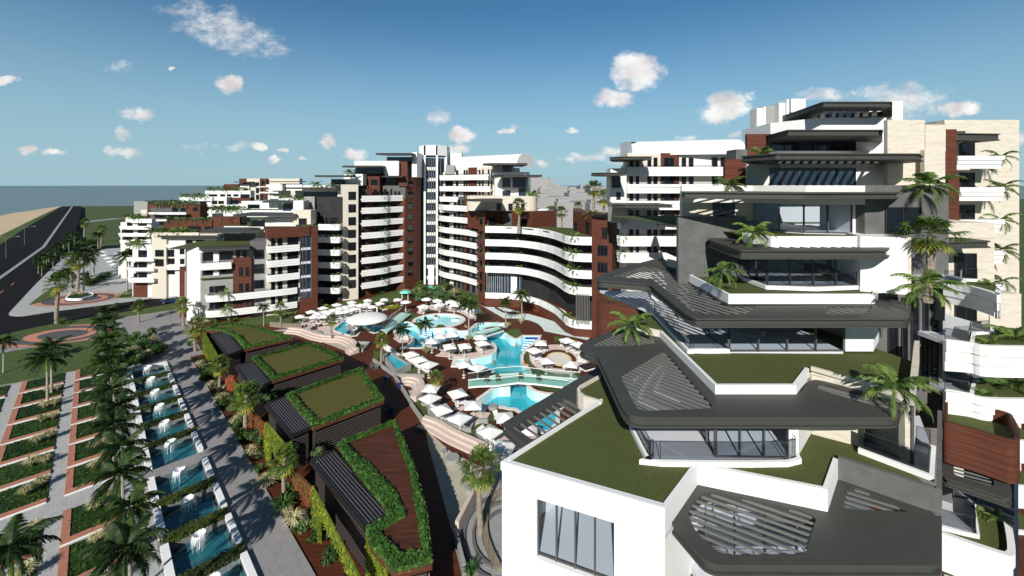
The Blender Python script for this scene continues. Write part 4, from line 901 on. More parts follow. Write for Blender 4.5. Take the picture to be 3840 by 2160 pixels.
# left wood tower: left face, right side face
zt=bl.at(D('z2',1400,582))[1]
pA=XY(D('z2',1395,0),109); pB=XY(D('z2',1448,0),106.5); pC=XY(D('z2',1460,0),113); pE=XY(D('z2',1580,0),113); pF=XY(D('z2',1805,0),107)
block(T,[pA,pB,XY(D('z2',1480,0),112),XY(D('z2',1480,0),118),XY(D('z2',1395,0),118)],0,zt,wood)
wS=Wall(pA,pB)
for y in (630,735,835,937,1042,1130): wind(T,wS,'z2',1407,y,1428,y+62,1)
wS2=Wall(XY(D('z2',1448,0),108),XY(D('z2',1600,0),112)); wS3=Wall(XY(D('z2',1600,0),112),XY(D('z2',1800,0),104))
zr=WP(D('z2',1500,585),109.5).z
block(T,[wS2.xy(0),wS2.xy(wS2.len),wS3.xy(wS3.len),wS3.xy(wS3.len,-9),wS2.xy(0,-9)],WP(D('z2',1500,700),109).z-1,zr,wood)
wind(T,wS2,'z2',1475,640,1535,690,2); wind(T,wS3,'z2',1700,642,1762,700,2)
# wavy balconies
def wav(z,ext=0): 
    # plan measured on the second band (top edge row), at its own height
    return cr([G(D('z2',x,y),zw) for x,y in WAV],3,False)
zw=31-(D('z2',1450,800)[1]-HY)*105.5/F
WAV=[(1450,800),(1550,806),(1700,818),(1850,833),(1970,850),(2060,890),(2130,908),(2250,918)]
# depth guided by storey height: solve plan by interpolating depth left->right
xs=[1448,1560,1700,1850,1970,2050,2120,2252]; Ys=[105.5,105,103.8,99.5,93,86.5,84,83.2]
plan=[XY(D('z2',x,0),y) for x,y in zip(xs,Ys)]
tops=[zw+LB,zw,zw-LB,zw-2*LB,zw-4*LB]
backp=offs(plan,3.2,False)
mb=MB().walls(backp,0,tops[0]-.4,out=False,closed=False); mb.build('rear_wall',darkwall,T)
MB().prism(plan+[XY(D('z2',2252,0),100),XY(D('z2',1500,0),116)],tops[0]-.5,tops[0]-.25).build('roof_slab',lawn,T)
WW=[Wall(a,b) for a,b in zip(backp,backp[1:])]
ordw=['top','second','third','fourth','lowest']
for i,z1 in enumerate(tops):
    pp=cr(plan,2,False)
    b=balcony(T,pp,z1-.95,h0=-.75,h1=.95,back=3.0,lawnw=.9)
    for fx,sc in ((.06,.55),(.3,.5),(.72,.7),(.86,.75)):
        if i==4 and fx==.3: continue
        q=offs(pp,.5,False)[int(fx*(len(pp)-1))]; PLANTS.append((q[0],q[1],z1-.1,sc,'palm spilling over the %s wavy balcony, %s'%(ordw[i],{.06:'beside the left wood tower',.3:'left of its middle',.72:'at its inward bend',.86:'near the right wood tower'}[fx])))
    if i<3:
        for w_ in WW[:-1]:
            n_=max(1,int(w_.len//5))
            for q in range(n_): window(T,w_,w_.len*(q+.12)/n_,w_.len*(q+.78)/n_,z1-LB-.6,z1-LB+1.9,3)
# lobby glazing with white screens below the fourth band
zl0,zl1=tops[4]-.8,tops[3]-1.5
lob=offs(plan,2.4,False)
for j in range(2):
    w_=Wall(lob[j],lob[j+1]); slab(w_,0,w_.len,zl0,zl1,-.1,0).build('lobby_glazing',glassb,T)
    for q in range(7): slab(w_,w_.len*q/7-.03,w_.len*q/7+.03,zl0,zl1,0,.08).build('fin',white,T)
w_=Wall(lob[1],lob[2]); slab(w_,w_.len*.45,w_.len*.72,zl0+.2,zl1-1.5,.1,.2).build('white_screen',white,T)
MB().prism(lob[1:6]+[XY(D('z2',2200,0),96),XY(D('z2',1700,0),112)],zl0-.6,zl0).build('lobby_terrace',deck,T)
MB().walls([plan[0]]+plan[1:],0,tops[4]-1.5,out=False,closed=False).build('wood_base',wood,T)
for q in range(9): a=XY(D('z2',2135+q*12,0),83.4-.1*q); MB().box(a[0],a[1],tops[4]-.3,.12,.5,LB*2-1).build('vertical_fin',slatm,T)
# right wood tower
rt=[XY(D('z2',2252,0),83.4),XY(D('z2',2330,0),82),XY(D('z2',2405,0),81),XY(D('z2',2460,0),86),XY(D('z2',2460,0),96),XY(D('z2',2252,0),100)]
zt=WP(D('z2',2405,637),81).z
block(T,rt,0,zt,wood)
block(T,[XY(D('z2',2110,0),98),XY(D('z2',2252,0),86.5),XY(D('z2',2252,0),100),XY(D('z2',2110,0),106)],tops[0]-.5,zt+.3,wood)
wt=Wall(rt[0],rt[2])
for (x0,y0,x1,y1,n) in ((2328,708,2370,795,2),(2295,845,2373,925,3),(2295,973,2373,1050,3),(2295,1110,2373,1185,3),(2295,1250,2373,1300,3)): wind(T,Wall(rt[1],rt[2]),'z2',x0,y0,x1,y1,n)
wc=Wall(XY(D('z2',2110,0),98),XY(D('z2',2252,0),86.5)); wind(T,wc,'z2',2120,668,2145,745,1); wind(T,wc,'z2',2205,668,2240,755,1)
# curved wood drum in front (z5 2480..)
MB().prism(fillet([XY(D('z2',2290,0),70),XY(D('z2',2576,0),66),XY(D('z2',2900,0),66),XY(D('z2',2900,0),76),XY(D('z2',2290,0),76)],1.6,6),0,WP(D('z2',2300,1275),70).z).build('wood_drum',wood,T)
MB().poly([XY(D('z2',2390,0),71),XY(D('z2',2880,0),67),XY(D('z2',2880,0),75),XY(D('z2',2330,0),75)],WP(D('z2',2300,1275),70).z+.02).build('roof_lawn',lawn,T)
# white oval stair on the roof between the towers
MB().prism(fillet([XY(D('z2',1800,0),112),XY(D('z2',1928,0),112),XY(D('z2',1928,0),118),XY(D('z2',1800,0),118)],1.5),tops[0]-1,WP(D('z2',1850,575),112).z).build('roof_store',white,T)
# ================= background right white block
T=thing('hotel_block','white block with long straight balconies and vaulted roof behind the near right building','building',(*XY(D('z3',300,0),76),0))
def bz(x0,y0,x1,y1,Y,m,dep=8,nm='wall',base=False): return bx('z3',x0,y0,x1,y1,Y,m,dep,nm,base)
bz(235,500,815,1300,76.2,white2,10,base=True); bz(240,432,880,520,76.4,white2,8)
P_=[]
mb=MB(); x0=XY(D('z3',272,0),77)[0]; x1=XY(D('z3',960,0),73)[0]; z0=WP(D('z3',300,440),76).z
pr=[(0,0),(.2,1.4),(.9,2.6),(2.2,3.4),(5,3.9),(9,4.0)]
zs=[WP(D('z3',600,y),76).z-z0 for y in (440,)]
sc=(WP(D('z3',600,350),78).z-z0)/3.9
for (o0,h0),(o1,h1) in zip(pr,pr[1:]): mb.face([(x0+1.5*(h0>3),77+o0,z0+h0*sc),(x1,74+o0,z0+h0*sc*1.05),(x1,74+o1,z0+h1*sc*1.05),(x0+1.5*(h1>3),77+o1,z0+h1*sc)])
mb.face([(x0,77+o,z0+h*sc) for o,h in reversed(pr)]+[(x0,86,z0)]); mb.build('vaulted_roof',white,T)
bz(437,430,545,1200,76,wood,.3,'wood_panel'); bz(240,436,437,520,76.1,cream,.2,'stone_panel')
rows=[(530,465),(632,572),(730,675),(838,775),(938,880),(1035,980)]
for i,(yb,yw) in enumerate(rows):
    xl,xr=(233,812) if i<3 else (192,545)
    Yb=74.5
    a=XY(D('z3',xl,0),Yb); b=XY(D('z3',xr,0),Yb); zt_=WP(D('z3',300,yb-18),Yb).z
    balcony(T,[(a[0],Yb+1.4),(a[0]+.3,Yb+.2),(a[0]+1,Yb),b],zt_-.95,h0=-.7 if i<3 else -.9,h1=.95,back=1.8,rail=True)
    for u0,u1,n in ((252,273,1),(290,308,1),(357,380,1),(393,416,1),(455,515,2),(560,585,1),(602,628,1),(738,770,1),(790,815,1)):
        if i>=3 and u0>540: continue
        w_=fl(75.95 if 437<u0<545 else 76.15,'z3'); wind(T,w_,'z3',u0,yw-8,u1,yw+48,n)
    if i>=3: PLANTS.append((*XY(D('z3',215,0),75),zt_-.2,.65,'palm at the left end of the %s lower straight balcony of the background block'%('upper middle lowest'.split()[i-3])))
bz(140,520,235,720,74,white2,8); bz(150,560,200,635,73.9,glassb,.2,'corner_glazing'); bz(175,660,200,705,73.9,glassb,.2,'corner_glazing'); bz(150,720,240,840,74,cream,8)
for x0,x1,y,Y0,d_ in ((140,390,450,70,8),(28,240,545,68,8),(150,512,735,67,8),(428,540,850,62,7)):
    a=XY(D('z3',x0,0),Y0+1); b=XY(D('z3',x1,0),Y0)
    canopy(T,[(a[0],Y0+2),(a[0]+2,Y0),(b[0],Y0),(b[0],Y0+d_),(a[0]+2,Y0+d_)],WP(D('z3',x0,y),Y0).z,.5,fil=.4)
# grey low city blocks on the horizon
random.seed(3)
for i,(x0,y0,x1,Y) in enumerate([(1790,335,1925,330),(1925,345,1965,350),(1965,398,2075,420),(1860,418,2090,300),(2075,420,2230,380),(2165,398,2230,450),(2220,398,2400,400),(1830,480,2080,230),(2080,450,2240,260),(2240,415,2400,330),(1990,520,2240,215),(2240,530,2400,200)]):
    a=WP(D('z2',x0,y0),Y); b=WP(D('z2',x1,y0),Y)
    names=['tallest grey slab house','slim grey house beside the tallest one','low wide house on the skyline','long grey house behind the palms','grey house left of the middle skyline','small house on the far skyline','long low house at the right skyline','broad grey house behind the white oval store','grey house behind the middle fan palms','large grey house beside the right fan palms','nearest low grey house between the towers','nearest grey house at the right tower']
    MB().prism([(a.x,Y),(b.x,Y),(b.x,Y+25),(a.x,Y+25)],-2.6,a.z).prism([(a.x+1,Y+3),(a.x+(b.x-a.x)*.4,Y+3),(a.x+(b.x-a.x)*.4,Y+15),(a.x+1,Y+15)],a.z,a.z+1.6).build('city_building',citym,None,names[i]+' in the far grey town','building','far grey town buildings')
# ================= near right terraced building
T=thing('terraced_hotel','large terraced building with lawn roofs and dark louvred canopies filling the right side','building',(16,26,0))
MAIN=T
def g(z,*pts): return [G(p,z) for p in pts]
def parapet(P,z0,z1,m=white,w_=.22,closed=False,name='parapet',right=True):
    """z1 is the top; P runs so the outside is on the right of travel"""
    MB().sweep(P,[(0,z0),(0,z1),(-w_,z1),(-w_,z0)] if right else [(w_,z0),(w_,z1),(0,z1),(0,z0)],closed).build(name,m,T)
def glazing(P,z0,z1,sp=1.9,mat=None,name='glazing',mull=.07):
    for a,b in zip(P,P[1:]):
        w_=Wall(a,b); n=max(1,round(w_.len/sp)); mb=MB(); mb.face([w_.pt(0,z0),w_.pt(w_.len,z0),w_.pt(w_.len,z1),w_.pt(0,z1)])
        gl=mb.build(name,mat or clearg,T); f=MB()
        for i in range(n+1): slab(w_,max(0,w_.len*i/n-mull/2),min(w_.len,w_.len*i/n+mull/2),z0,z1,-.08,.1,f)
        slab(w_,0,w_.len,z0,z0+.08,-.06,.06,f); slab(w_,0,w_.len,z1-.1,z1,-.06,.06,f)
        f.build('mullions',mullm,gl)
def rail(P,z,h=1.0,curb=True,closed=False):
    mb=MB()
    for a,b in zip(P,P[1:]): mb.face([(*a,z),(*b,z),(*b,z+h),(*a,z+h)])
    r=mb.build('glass_rail',railg,T); f=MB(); f.tube([(*p,z+h) for p in P],.02,4); 
    for p in P[::max(1,len(P)//5)]: f.tube([(*p,z),(*p,z+h)],.02,4)
    f.build('rail_posts',framem,r)
    if curb: MB().sweep(P,[(.22,z-.15),(.22,z+.12),(.04,z+.12),(.04,z-.15)]).build('rail_kerb',white,T)
# ---------- L1 roof lawn z=16.6
z1=16.6
A_,B_=g(z1,(1263,1163),(1513,1005)); tipc,c1_,c2_=g(z1,(1673,1280),(1755,1168),(2082,1232)); c3_,c4_=g(z1,(2108,1155),(2370,1240))
back=[(26,36),(A_[0]+9,36)]
L1=[A_,tipc,c1_,c2_,c3_,c4_,(c4_[0],36)]
crm=GL('z7',z1,540,765,440,735,412,715,405,697,418,680,530,618)
poly1=L1+[(14,34)]+list(reversed(crm))
MB().poly([A_,tipc,c1_,c2_,c3_,c4_,(c4_[0],38),(8,38)]+list(reversed(crm)),z1-.12).build('roof_lawn',lawn,T)
# facade body
MB().walls([A_,tipc],-.0,z1,out=True,closed=False).build('wall_core',room,T) if 0 else None
wA=Wall(A_,tipc); 
winx=[wA.at((x,1300))[0] for x in (1350,1545)]; wz0,wz1=z1-7.0,None
uw0,uw1=winx; zt1=wA.at((1350,1255))[1]; 
f=MB(); slab(wA,0,uw0,0,z1-.02,-.35,0,f); slab(wA,uw1,wA.len,0,z1-.02,-.35,0,f); slab(wA,uw0,uw1,zt1,z1-.02,-.35,0,f)
zb1=zt1-3.0; slab(wA,uw0,uw1,zb1-.9,zb1,-.35,0,f); slab(wA,uw0,uw1,0,zb1-4.0,-.35,0,f)
f.build('facade_wall',white,T)
for z0_,z1_ in ((zb1,zt1),(zb1-4.0,zb1-.9)):
    w_=Wall(wA.xy(uw0,-.3),wA.xy(uw1,-.3)); glazing([w_.xy(0),w_.xy(w_.len)],z0_,z1_,1.0)
    MB().prism([wA.xy(uw0-.5,-.36),wA.xy(uw1+.5,-.36),wA.xy(uw1+.5,-6),wA.xy(uw0-.5,-6)],z0_-.3,z0_+.02).build('room_floor',floorw,T)
    MB().walls([wA.xy(uw0-.6,-.4),wA.xy(uw0-.6,-6),wA.xy(uw1+.6,-6),wA.xy(uw1+.6,-.4)],z0_,z1_+.3,out=False,closed=False).build('room_wall',roomw,T)
parapet([A_,tipc],z1-.5,z1+.04,w_=.14,name='roof_edge') if 0 else MB().sweep([B_,A_,tipc],[(.04,z1-.4),(.04,z1+.05),(-.12,z1+.05),(-.12,z1-.4)]).build('roof_edge',white,T)
# sides: left side facing the pool (never lit), right body
MB().prism([A_,(A_[0]+.3,A_[1]+.2),(B_[0]+.5,B_[1]+.2),B_],0,z1-.5).build('side_wall',white,T)
zp=15.55
parapet([tipc,c1_,c2_,c3_],zp-.3,z1,w_=.2)
MB().prism([tipc,(tipc[0]+.3,tipc[1]+.4),(c1_[0]+.2,c1_[1]+.4),c1_],0,zp-.2).build('side_wall',white,T)
parapet([c3_,c4_],zp-.5,z1+.1,conc,.25)
# vertical concrete flank on the right at x=2370
xr=c4_
MB().prism([(xr[0]-.35,xr[1]),(xr[0],xr[1]),(xr[0],xr[1]+.35),(xr[0]-.35,xr[1]+.35)],0,z1-1).build('flank_wall',conc,T)
MB().sweep([c4_,(G((2370,1040),z1))],[(0.0,z1-1.2),(0.0,z1+.15),(-.2,z1+.15),(-.2,z1-1.2)]).build('parapet',conc,T)
# cream curved parapet over the left canopy
parapet(list(reversed(crm)),z1-.95,z1+.06,cream,.16,name='curved_parapet',right=False) if 0 else MB().sweep(list(reversed(crm)),[(-.1,z1-1),(.1,z1-1),(.1,z1+.06),(-.1,z1+.06)]).build('curved_parapet',cream,T)
# left canopy with wide slats
zc=15.6
P=g(zc,(1261,1066),(1334,1128))+[G((1513,1012),zc),G((1560,985),zc),G((1560,890),zc)]+g(zc,(1461,948))
hole=GL('z5',zc,1845,1215,1895,1190,2240,992,2405,1062,2010,1308)
sd1=Vector(G(D('z5',2080,1240),zc))-Vector(G(D('z5',1895,1190),zc))
canopy(T,P,zc,.6,[hole],tuple(Vector(G(D('z5',2360,1080),zc))-Vector(G(D('z5',2230,1005),zc))),.62,fil=.3,w_=.16)
# ---------- canopy C0 (bottom right)
zc=15.55
P=g(zc,(1679,1303),(1757,1212),(2079,1276),(2106,1192),(2369,1292),(2369,1423),(1800,1421),(1770,1408))
h1=GL('z8',zc,22,1155,45,1105,95,1060,160,1055,560,1142,628,1175,575,1345,180,1350,60,1240)
h2=GL('z8',zc,748,1130,765,1045,820,1032,1070,1148,830,1140)
sd_=tuple(Vector(G(D('z8',600,1230),zc))-Vector(G(D('z8',100,1055),zc)))
canopy(T,list(reversed(P)),zc,.5,[h1,h2],sd_,.42,fil=.35,w_=.12)
# terrace seen through the louvres
zf=12.0
fp=g(zf,(1700,1500),(1790,1360),(2360,1400),(2360,1700),(1700,1700))
MB().prism([(c1_[0]-.6,c1_[1]-3.2),(c4_[0]-.3,c4_[1]-5.5),(c4_[0]-.3,c4_[1]+3),(c1_[0]-.6,c1_[1]+4)],zf-.4,zf).build('terrace_floor',floorw,T)
Pg=[(c1_[0]+.1,c1_[1]-.6),(c2_[0]-.2,c2_[1]-.35),(c4_[0]-.3,c4_[1]+.1)]
glazing(Pg,zf,zc-.5,1.5); MB().walls([(c1_[0]+.4,c1_[1]+3),(c4_[0]-.3,c4_[1]+3.5)],zf,zc-.1,out=False,closed=False).build('room_wall',roomw,T)
MB().poly(g(11.6,(1672,1449),(1800,1424),(2230,1438),(2370,1440),(2370,1800),(1600,1800)),11.55).build('terrace_lawn',lawn,T)
rl=g(12.0,(1768,1405),(1800,1449),(2050,1460))
MB().sweep(rl,[(.2,11.5),(.2,12.15),(0,12.15),(0,11.5)]).build('rail_kerb',white,T)
rail(rl,12.0,1.0,False)
# ---------- L2: room between lawn 16.6 and terrace 20.2
z2=20.2; zr=z1
flo=fillet(GL('z7',zr,700,880,800,1075,860,1105,1590,1107,1625,1050,1640,960),.35,4)
MB().prism(GL('z7',zr,690,860,800,1080,860,1105,1590,1107,1625,1050)+[(20,33),(7,33)],zr-.25,zr+.02).build('room_floor',floorw,T)
rb=GL('z7',zr,715,905,800,1070,830,1095,870,1103,1575,1105,1612,1055)
rail(cr(rb,3,False),zr+.02,1.05)
gz=GL('z7',zr,1095,940,1183,1078,1590,1085)
glazing(gz,zr,z2-.6,1.25); MB().walls([(gz[0][0]-3,gz[0][1]+3),(gz[1][0]+1,gz[1][1]+8.5),(20,29.5)],zr,19.4,out=False,closed=False).build('room_wall',roomw,T)
pp=GL('z7',zr,1590,1060,1652,1060,1725,930,1700,900,1600,900)
MB().prism(pp,zr-.1,19.4).build('white_pier',white,T)
# cream wall right of the pier
cw=GL('z8',zr,605,775,850,838); MB().prism([cw[0],cw[1],(cw[1][0],cw[1][1]+.4),(cw[0][0],cw[0][1]+.4)],zr-.2,z2-.3).build('cream_wall',cream,T)
gb=GL('z8',zr,850,855,1075,935); glazing(gb,zr,z2-.5,1.9,clearg)
gb2=[gb[1],(gb[1][0]+.4,gb[1][1]+5)]; glazing(gb2,zr,z2-.5,2.2,clearg)
rail(GL('z8',zr,825,858,1150,980,1160,855,1095,835),zr+.05,1.0)
MB().prism(GL('z8',zr,820,862,1155,985,1165,850,1110,700,860,700),zr-.1,zr+.03).build('terrace_floor',floorw,T)
MB().prism(GL('z8',zr,1060,870,1085,878,1090,840,1065,836),zr,z2+.0).build('cream_pillar',cream,T)
# L2 lawn and parapets
q=lambda *a: GL('z7',z2,*a)
e1=q(640,318,865,362); e2=q(865,362,1180,672,1640,672,1712,575); e3=GL('z8',z2,600,475,1060,605); 
MB().poly([e1[0]]+e2+[e3[1]]+[G((2300,905),z2),(e3[1][0]+.2,44),(G(D('z7',860,245),z2)[0]+1,44),G(D('z7',860,245),z2),G(D('z7',760,295),z2)],z2-.15).build('roof_lawn',lawn,T)
parapet(e1,z2-.75,z2,cream,.18); parapet(e2,z2-.5,z2,white,.2); parapet(e3,z2-.8,z2+.08,cream,.2)
MB().prism([e3[1],(e3[1][0]+.25,e3[1][1]),(G((2313,874),z2)[0],G((2313,874),z2)[1]),(G((2300,874),z2)[0],G((2300,874),z2)[1])],z2-1,z2+.45).build('cream_wall',cream,T)
MB().prism([(e3[1][0]-.2,e3[1][1]),(e3[1][0]+.2,e3[1][1]),(e3[1][0]+.2,e3[1][1]+4),(e3[1][0]-.2,e3[1][1]+4)],zr,z2-.8).build('cream_wall',cream,T)
# canopy C1
zc=19.72
P=GL('z7',zc,410,456,425,436,645,340,868,395,1182,720,1655,720,1735,632)+GL('z8',zc,1027,628,1010,706)+GL('z7',zc,755,853,690,838,655,800,515,505,425,475)
P=list(reversed(P))
h1=GL('z7',zc,642,618,870,484,902,486,1168,787,1150,802,800,815,740,808)
h2=GL('z7',zc,462,450,640,365,690,368,835,402,855,432,690,448)
h3=GL('z8',zc,618,568,645,542,970,628,978,660,950,668)
sdA=tuple(Vector(G(D('z7',1000,810),zc))-Vector(G(D('z7',690,680),zc))); sdB=tuple(Vector(G(D('z7',640,445),zc))-Vector(G(D('z7',560,405),zc))); sdC=tuple(Vector(h3[3])-Vector(h3[0]))
canopy(T,P,zc,.55,[h1,h2,h3],[sdA,sdB,sdC],.4,fil=.5,w_=.22)
# ---------- L3: room between 20.2 and 23.8
z3=23.8; zr=z2
gl3=GL('z7',zr,1140,395,1260,478,1910,478); glazing(gl3,zr,22.9,1.85)
MB().prism(GL('z7',zr,830,262,1040,470,1255,476,1905,480)+[(gl3[2][0],40),(gl3[0][0]-5,42)],zr-.2,zr+.03).build('room_floor',floorw,T)
MB().walls([(gl3[0][0]-1,gl3[0][1]+9),(gl3[2][0]+7.5,gl3[2][1]+9)],zr,22.9,out=False,closed=False).build('room_wall',roomw,T)
rail(cr(GL('z7',zr,835,262,1010,450,1060,472,1255,472),3,False),zr+.02,1.0)
MB().prism(g(zr,(2123,884),(2197,884),(2211,858),(2211,820),(2123,820)),zr,22.9).build('white_pier',white,T)
# L3 lawn/parapet
q=lambda *a: GL('z3',z3,*a)
e=q(700,1107,605,1147,835,1262,1700,1262,1723,1222); parapet(e,z3-.65,z3,white,.2)
ew=q(1723,1198,2110,1232)
MB().poly(e+[ew[1],(ew[1][0],47),(e[0][0],47)],z3-.18).build('roof_lawn',lawn,T)
parapet(ew,z3-2.2,z3+.1,conc,.3)
MB().sweep(GL('z3',z3,478,1060,600,1090,668,1120),[(-.1,z3-1.1),(.1,z3-1.1),(.1,z3+.1),(-.1,z3+.1)]).build('cream_parapet',cream,T)
zc=23.2
P=GL('z3',zc,50,1162,180,1110,440,1045,620,1150,830,1330,1705,1325,1725,1280,1912,1312,1912,1350,1895,1405,640,1405,590,1380,372,1205,65,1180)
P=list(reversed(P))
h1=GL('z3',zc,130,1157,320,1096,440,1108,560,1170,700,1250,830,1330,1010,1332,935,1380,655,1378,600,1345,390,1172)
h2=GL('z3',zc,1392,1378,1425,1332,1685,1330,1655,1378)
sdA=tuple(Vector(G(D('z3',800,1335),zc))-Vector(G(D('z3',500,1245),zc))); 
canopy(T,P,zc,.55,[h1,h2],[sdA,sdA],.55,fil=.4,w_=.2)
# concrete wall + tall dark panels right of L3 (z8 930..1220)
w_=Wall(GL('z3',z2,1900,1395)[0],GL('z3',z2,2112,1420)[0])
Ycf=29.2
cf=Wall(XY((2150,0),Ycf),XY((2372,0),Ycf-.6))
MB().prism([cf.xy(0),cf.xy(cf.len),cf.xy(cf.len+.4,-6),cf.xy(0,-6)],14,24.3).build('concrete_wall',conc,T)
for i,(a,b) in enumerate(((2232,2258),(2266,2282),(2290,2310),(2320,2335),(2342,2359))):
    u0=cf.at((a,900))[0]; u1=cf.at((b,900))[0]; window(T,cf,u0,u1,16.6,23.1,1,name='tall_window')
# ---------- L4: room 23.8-27.4
z4=27.4; zr=z3
gl4=GL('z3',zr,950,1150,1062,1212,1600,1212); glazing([gl4[0],gl4[1],gl4[2]],zr,z4-.5,1.5)
MB().prism(GL('z3',zr,885,1135,1065,1224,1590,1224,1628,1180)+[(gl4[2][0]+.8,42),(gl4[0][0]-1,42)],zr-.15,zr+.03).build('room_floor',floorw,T)
MB().walls([(gl4[0][0]-.5,gl4[1][1]+9),(gl4[2][0]+8,gl4[1][1]+9)],zr,z4,out=False,closed=False).build('room_wall',roomw,T)
rail(cr(GL('z3',zr,888,1135,1062,1220,1590,1220,1625,1170),2,False),zr+.03,1.0)
MB().tube([(*GL('z3',zr,1435,1140)[0],zr),(*GL('z3',zr,1435,1140)[0],z4)],.25,10).build('round_column',conc,T)
ww_=Wall(XY(D('z3',1612,0),28.5),XY(D('z3',1897,0),27.6))
MB().prism([ww_.xy(0),ww_.xy(ww_.len),ww_.xy(ww_.len,-8),ww_.xy(0,-8)],z3-.2,z4+.05).build('white_wall',white,T)
MB().prism([ww_.xy(ww_.len-.05,.03),ww_.xy(ww_.len+.12,.03),ww_.xy(ww_.len+.12,-8),ww_.xy(ww_.len-.05,-8)],z3-.2,z4+.1).build('cream_wall',cream,T)
e=GL('z3',z4,915,898,1085,921,1890,921); parapet(e,z4-.8,z4,white,.2)
MB().poly(e+[(e[2][0],50),(e[0][0]-6,50)],z4-.12).build('roof_lawn',lawn,T)
zc=26.75
P=GL('z3',zc,708,936,840,905,920,905,1090,950,1740,952,1805,962,1772,1002,905,1002,845,985)
canopy(T,list(reversed(P)),zc,.6,[GL('z3',zc,775,958,960,948,1080,965,1735,968,1730,985,1080,990,960,985)],tuple(Vector(G(D('z3',1300,985),zc))-Vector(G(D('z3',1200,970),zc))),.7,fil=.3)
cfm=[(540,800,905,1110,33,conc,'concrete_wall'),(582,1010,900,1110,32.8,conc,'concrete_wall')]
bx2=lambda x0,y0,x1,y1,Y,m,dep,nm: bx('z3',x0,y0,x1,y1,Y,m,dep,nm)
bx('z3',540,805,940,1120,33,conc,1,'concrete_wall',base=True)
# ---------- L5: room 27.4-31
zr=z4; z5=31
gl5=[XY(D('z3',1000,0),33.5),XY(D('z3',1278,0),31.2),XY(D('z3',1562,0),30.6)]
glazing(gl5,zr,z5-.4,1.5); MB().prism(gl5+[(gl5[2][0],42),(gl5[0][0],42)],zr-.1,zr+.06).build('room_floor',floorw,T)
MB().walls([(gl5[0][0],40),(gl5[2][0]+8.5,40)],zr,z5,out=False,closed=False).build('room_wall',roomw,T)
bx2(1562,700,1640,912,30.6,white,8,'white_wall'); bx2(1638,620,2132,1205,29.8,conc,3,'concrete_wall')
wind(T,Wall(XY(D('z3',1500,0),29.79),XY(D('z3',2200,0),29.79)),'z3',1755,748,1965,903,2)
bx2(560,655,980,825,34,cream,1,'cream_wall'); wind(T,Wall(XY(D('z3',500,0),33.99),XY(D('z3',1100,0),33.99)),'z3',742,718,870,825,2)
# top band at z=31
pb=[XY(D('z3',560,0),33),XY(D('z3',975,0),33),XY(D('z3',1290,0),29.6),XY(D('z3',1640,0),29.4)]
MB().sweep(pb,[(0,29.6),(0,30.98),(-.25,30.98),(-.25,29.6)]).build('parapet',white2,T)
MB().poly(pb+[(pb[3][0],45),(pb[0][0],45)],30.8).build('roof_lawn',lawn,T)
zc=30.52
P=[XY(D('z3',560,0),30.5),XY(D('z3',1290,0),27.6),XY(D('z3',1838,0),28.2),XY(D('z3',1838,0),30.5),XY(D('z3',975,0),34),XY(D('z3',560,0),33.8)]
canopy(T,P,zc,.46,[[XY(D('z3',640,0),31.2),XY(D('z3',960,0),30.3),XY(D('z3',960,0),32.6),XY(D('z3',640,0),32.8)]],(1,.35),.5,fil=.3)
# ---------- L6
Y6=41
bx2(945,470,1145,620,41.5,white2,8,'white_wall'); bx2(1140,470,1780,522,Y6,white,8,'white_wall'); bx2(1580,520,1780,620,Y6,white,8,'white_wall')
bx2(1775,480,1812,620,40.8,cream,8,'cream_wall')
gl=[XY(D('z3',1005,0),42.2),XY(D('z3',1140,0),Y6-.1),XY(D('z3',1582,0),Y6-.1)]; glazing(gl,30.9,WP(D('z3',1200,520),Y6).z,1.8,glassb)
bx2(1772,235,1992,625,39.5,cream,1,'cream_wall'); bx2(1990,412,2112,625,38.5,cream,1,'cream_wall'); bx2(1995,262,2115,420,40,cream,1,'cream_wall')
mk=lambda pts,z: [G(D('z3',*p),z) for p in pts]
zc=33.05
P=[XY(D('z3',905,0),36.5),XY(D('z3',1120,0),33.2),XY(D('z3',1962,0),33.4),XY(D('z3',1985,0),37),XY(D('z3',1800,0),41),XY(D('z3',1000,0),42.5)]
canopy(T,P,33.6,.5,[[XY(D('z3',1140,0),35.6),XY(D('z3',1700,0),35.6),XY(D('z3',1760,0),39.8),XY(D('z3',1120,0),39.8)]],(.55,1),.75,fil=.3,w_=.3)
bx2(815,465,945,625,41.8,wood,1,'wood_wall'); bx2(945,318,1082,450,45.5,wood,1,'wood_wall')
# ---------- L7
Y7=46.5
bx2(1580,300,1768,432,Y7,white,8,'white_wall'); bx2(1085,418,1770,434,Y7-1.5,white,8,'parapet')
gl=[XY(D('z3',1082,0),49),XY(D('z3',1250,0),Y7),XY(D('z3',1582,0),Y7)]; glazing(gl,WP(D('z3',1300,430),Y7).z,WP(D('z3',1300,330),Y7).z,1.6,glassb)
P=[XY(D('z3',1022,0),47),XY(D('z3',1185,0),40.5),XY(D('z3',1742,0),40.5),XY(D('z3',1742,0),48),XY(D('z3',1100,0),51)]
canopy(T,P,WP(D('z3',1300,292),40.5).z,.58,fil=.3)
pp=[XY(D('z3',1082,0),50),XY(D('z3',1380,0),46),XY(D('z3',1765,0),46)]
MB().prism(pp+[(pp[2][0],56),(pp[0][0],56)],WP(D('z3',1400,292),46).z,WP(D('z3',1400,222),46).z).build('parapet',white,T)
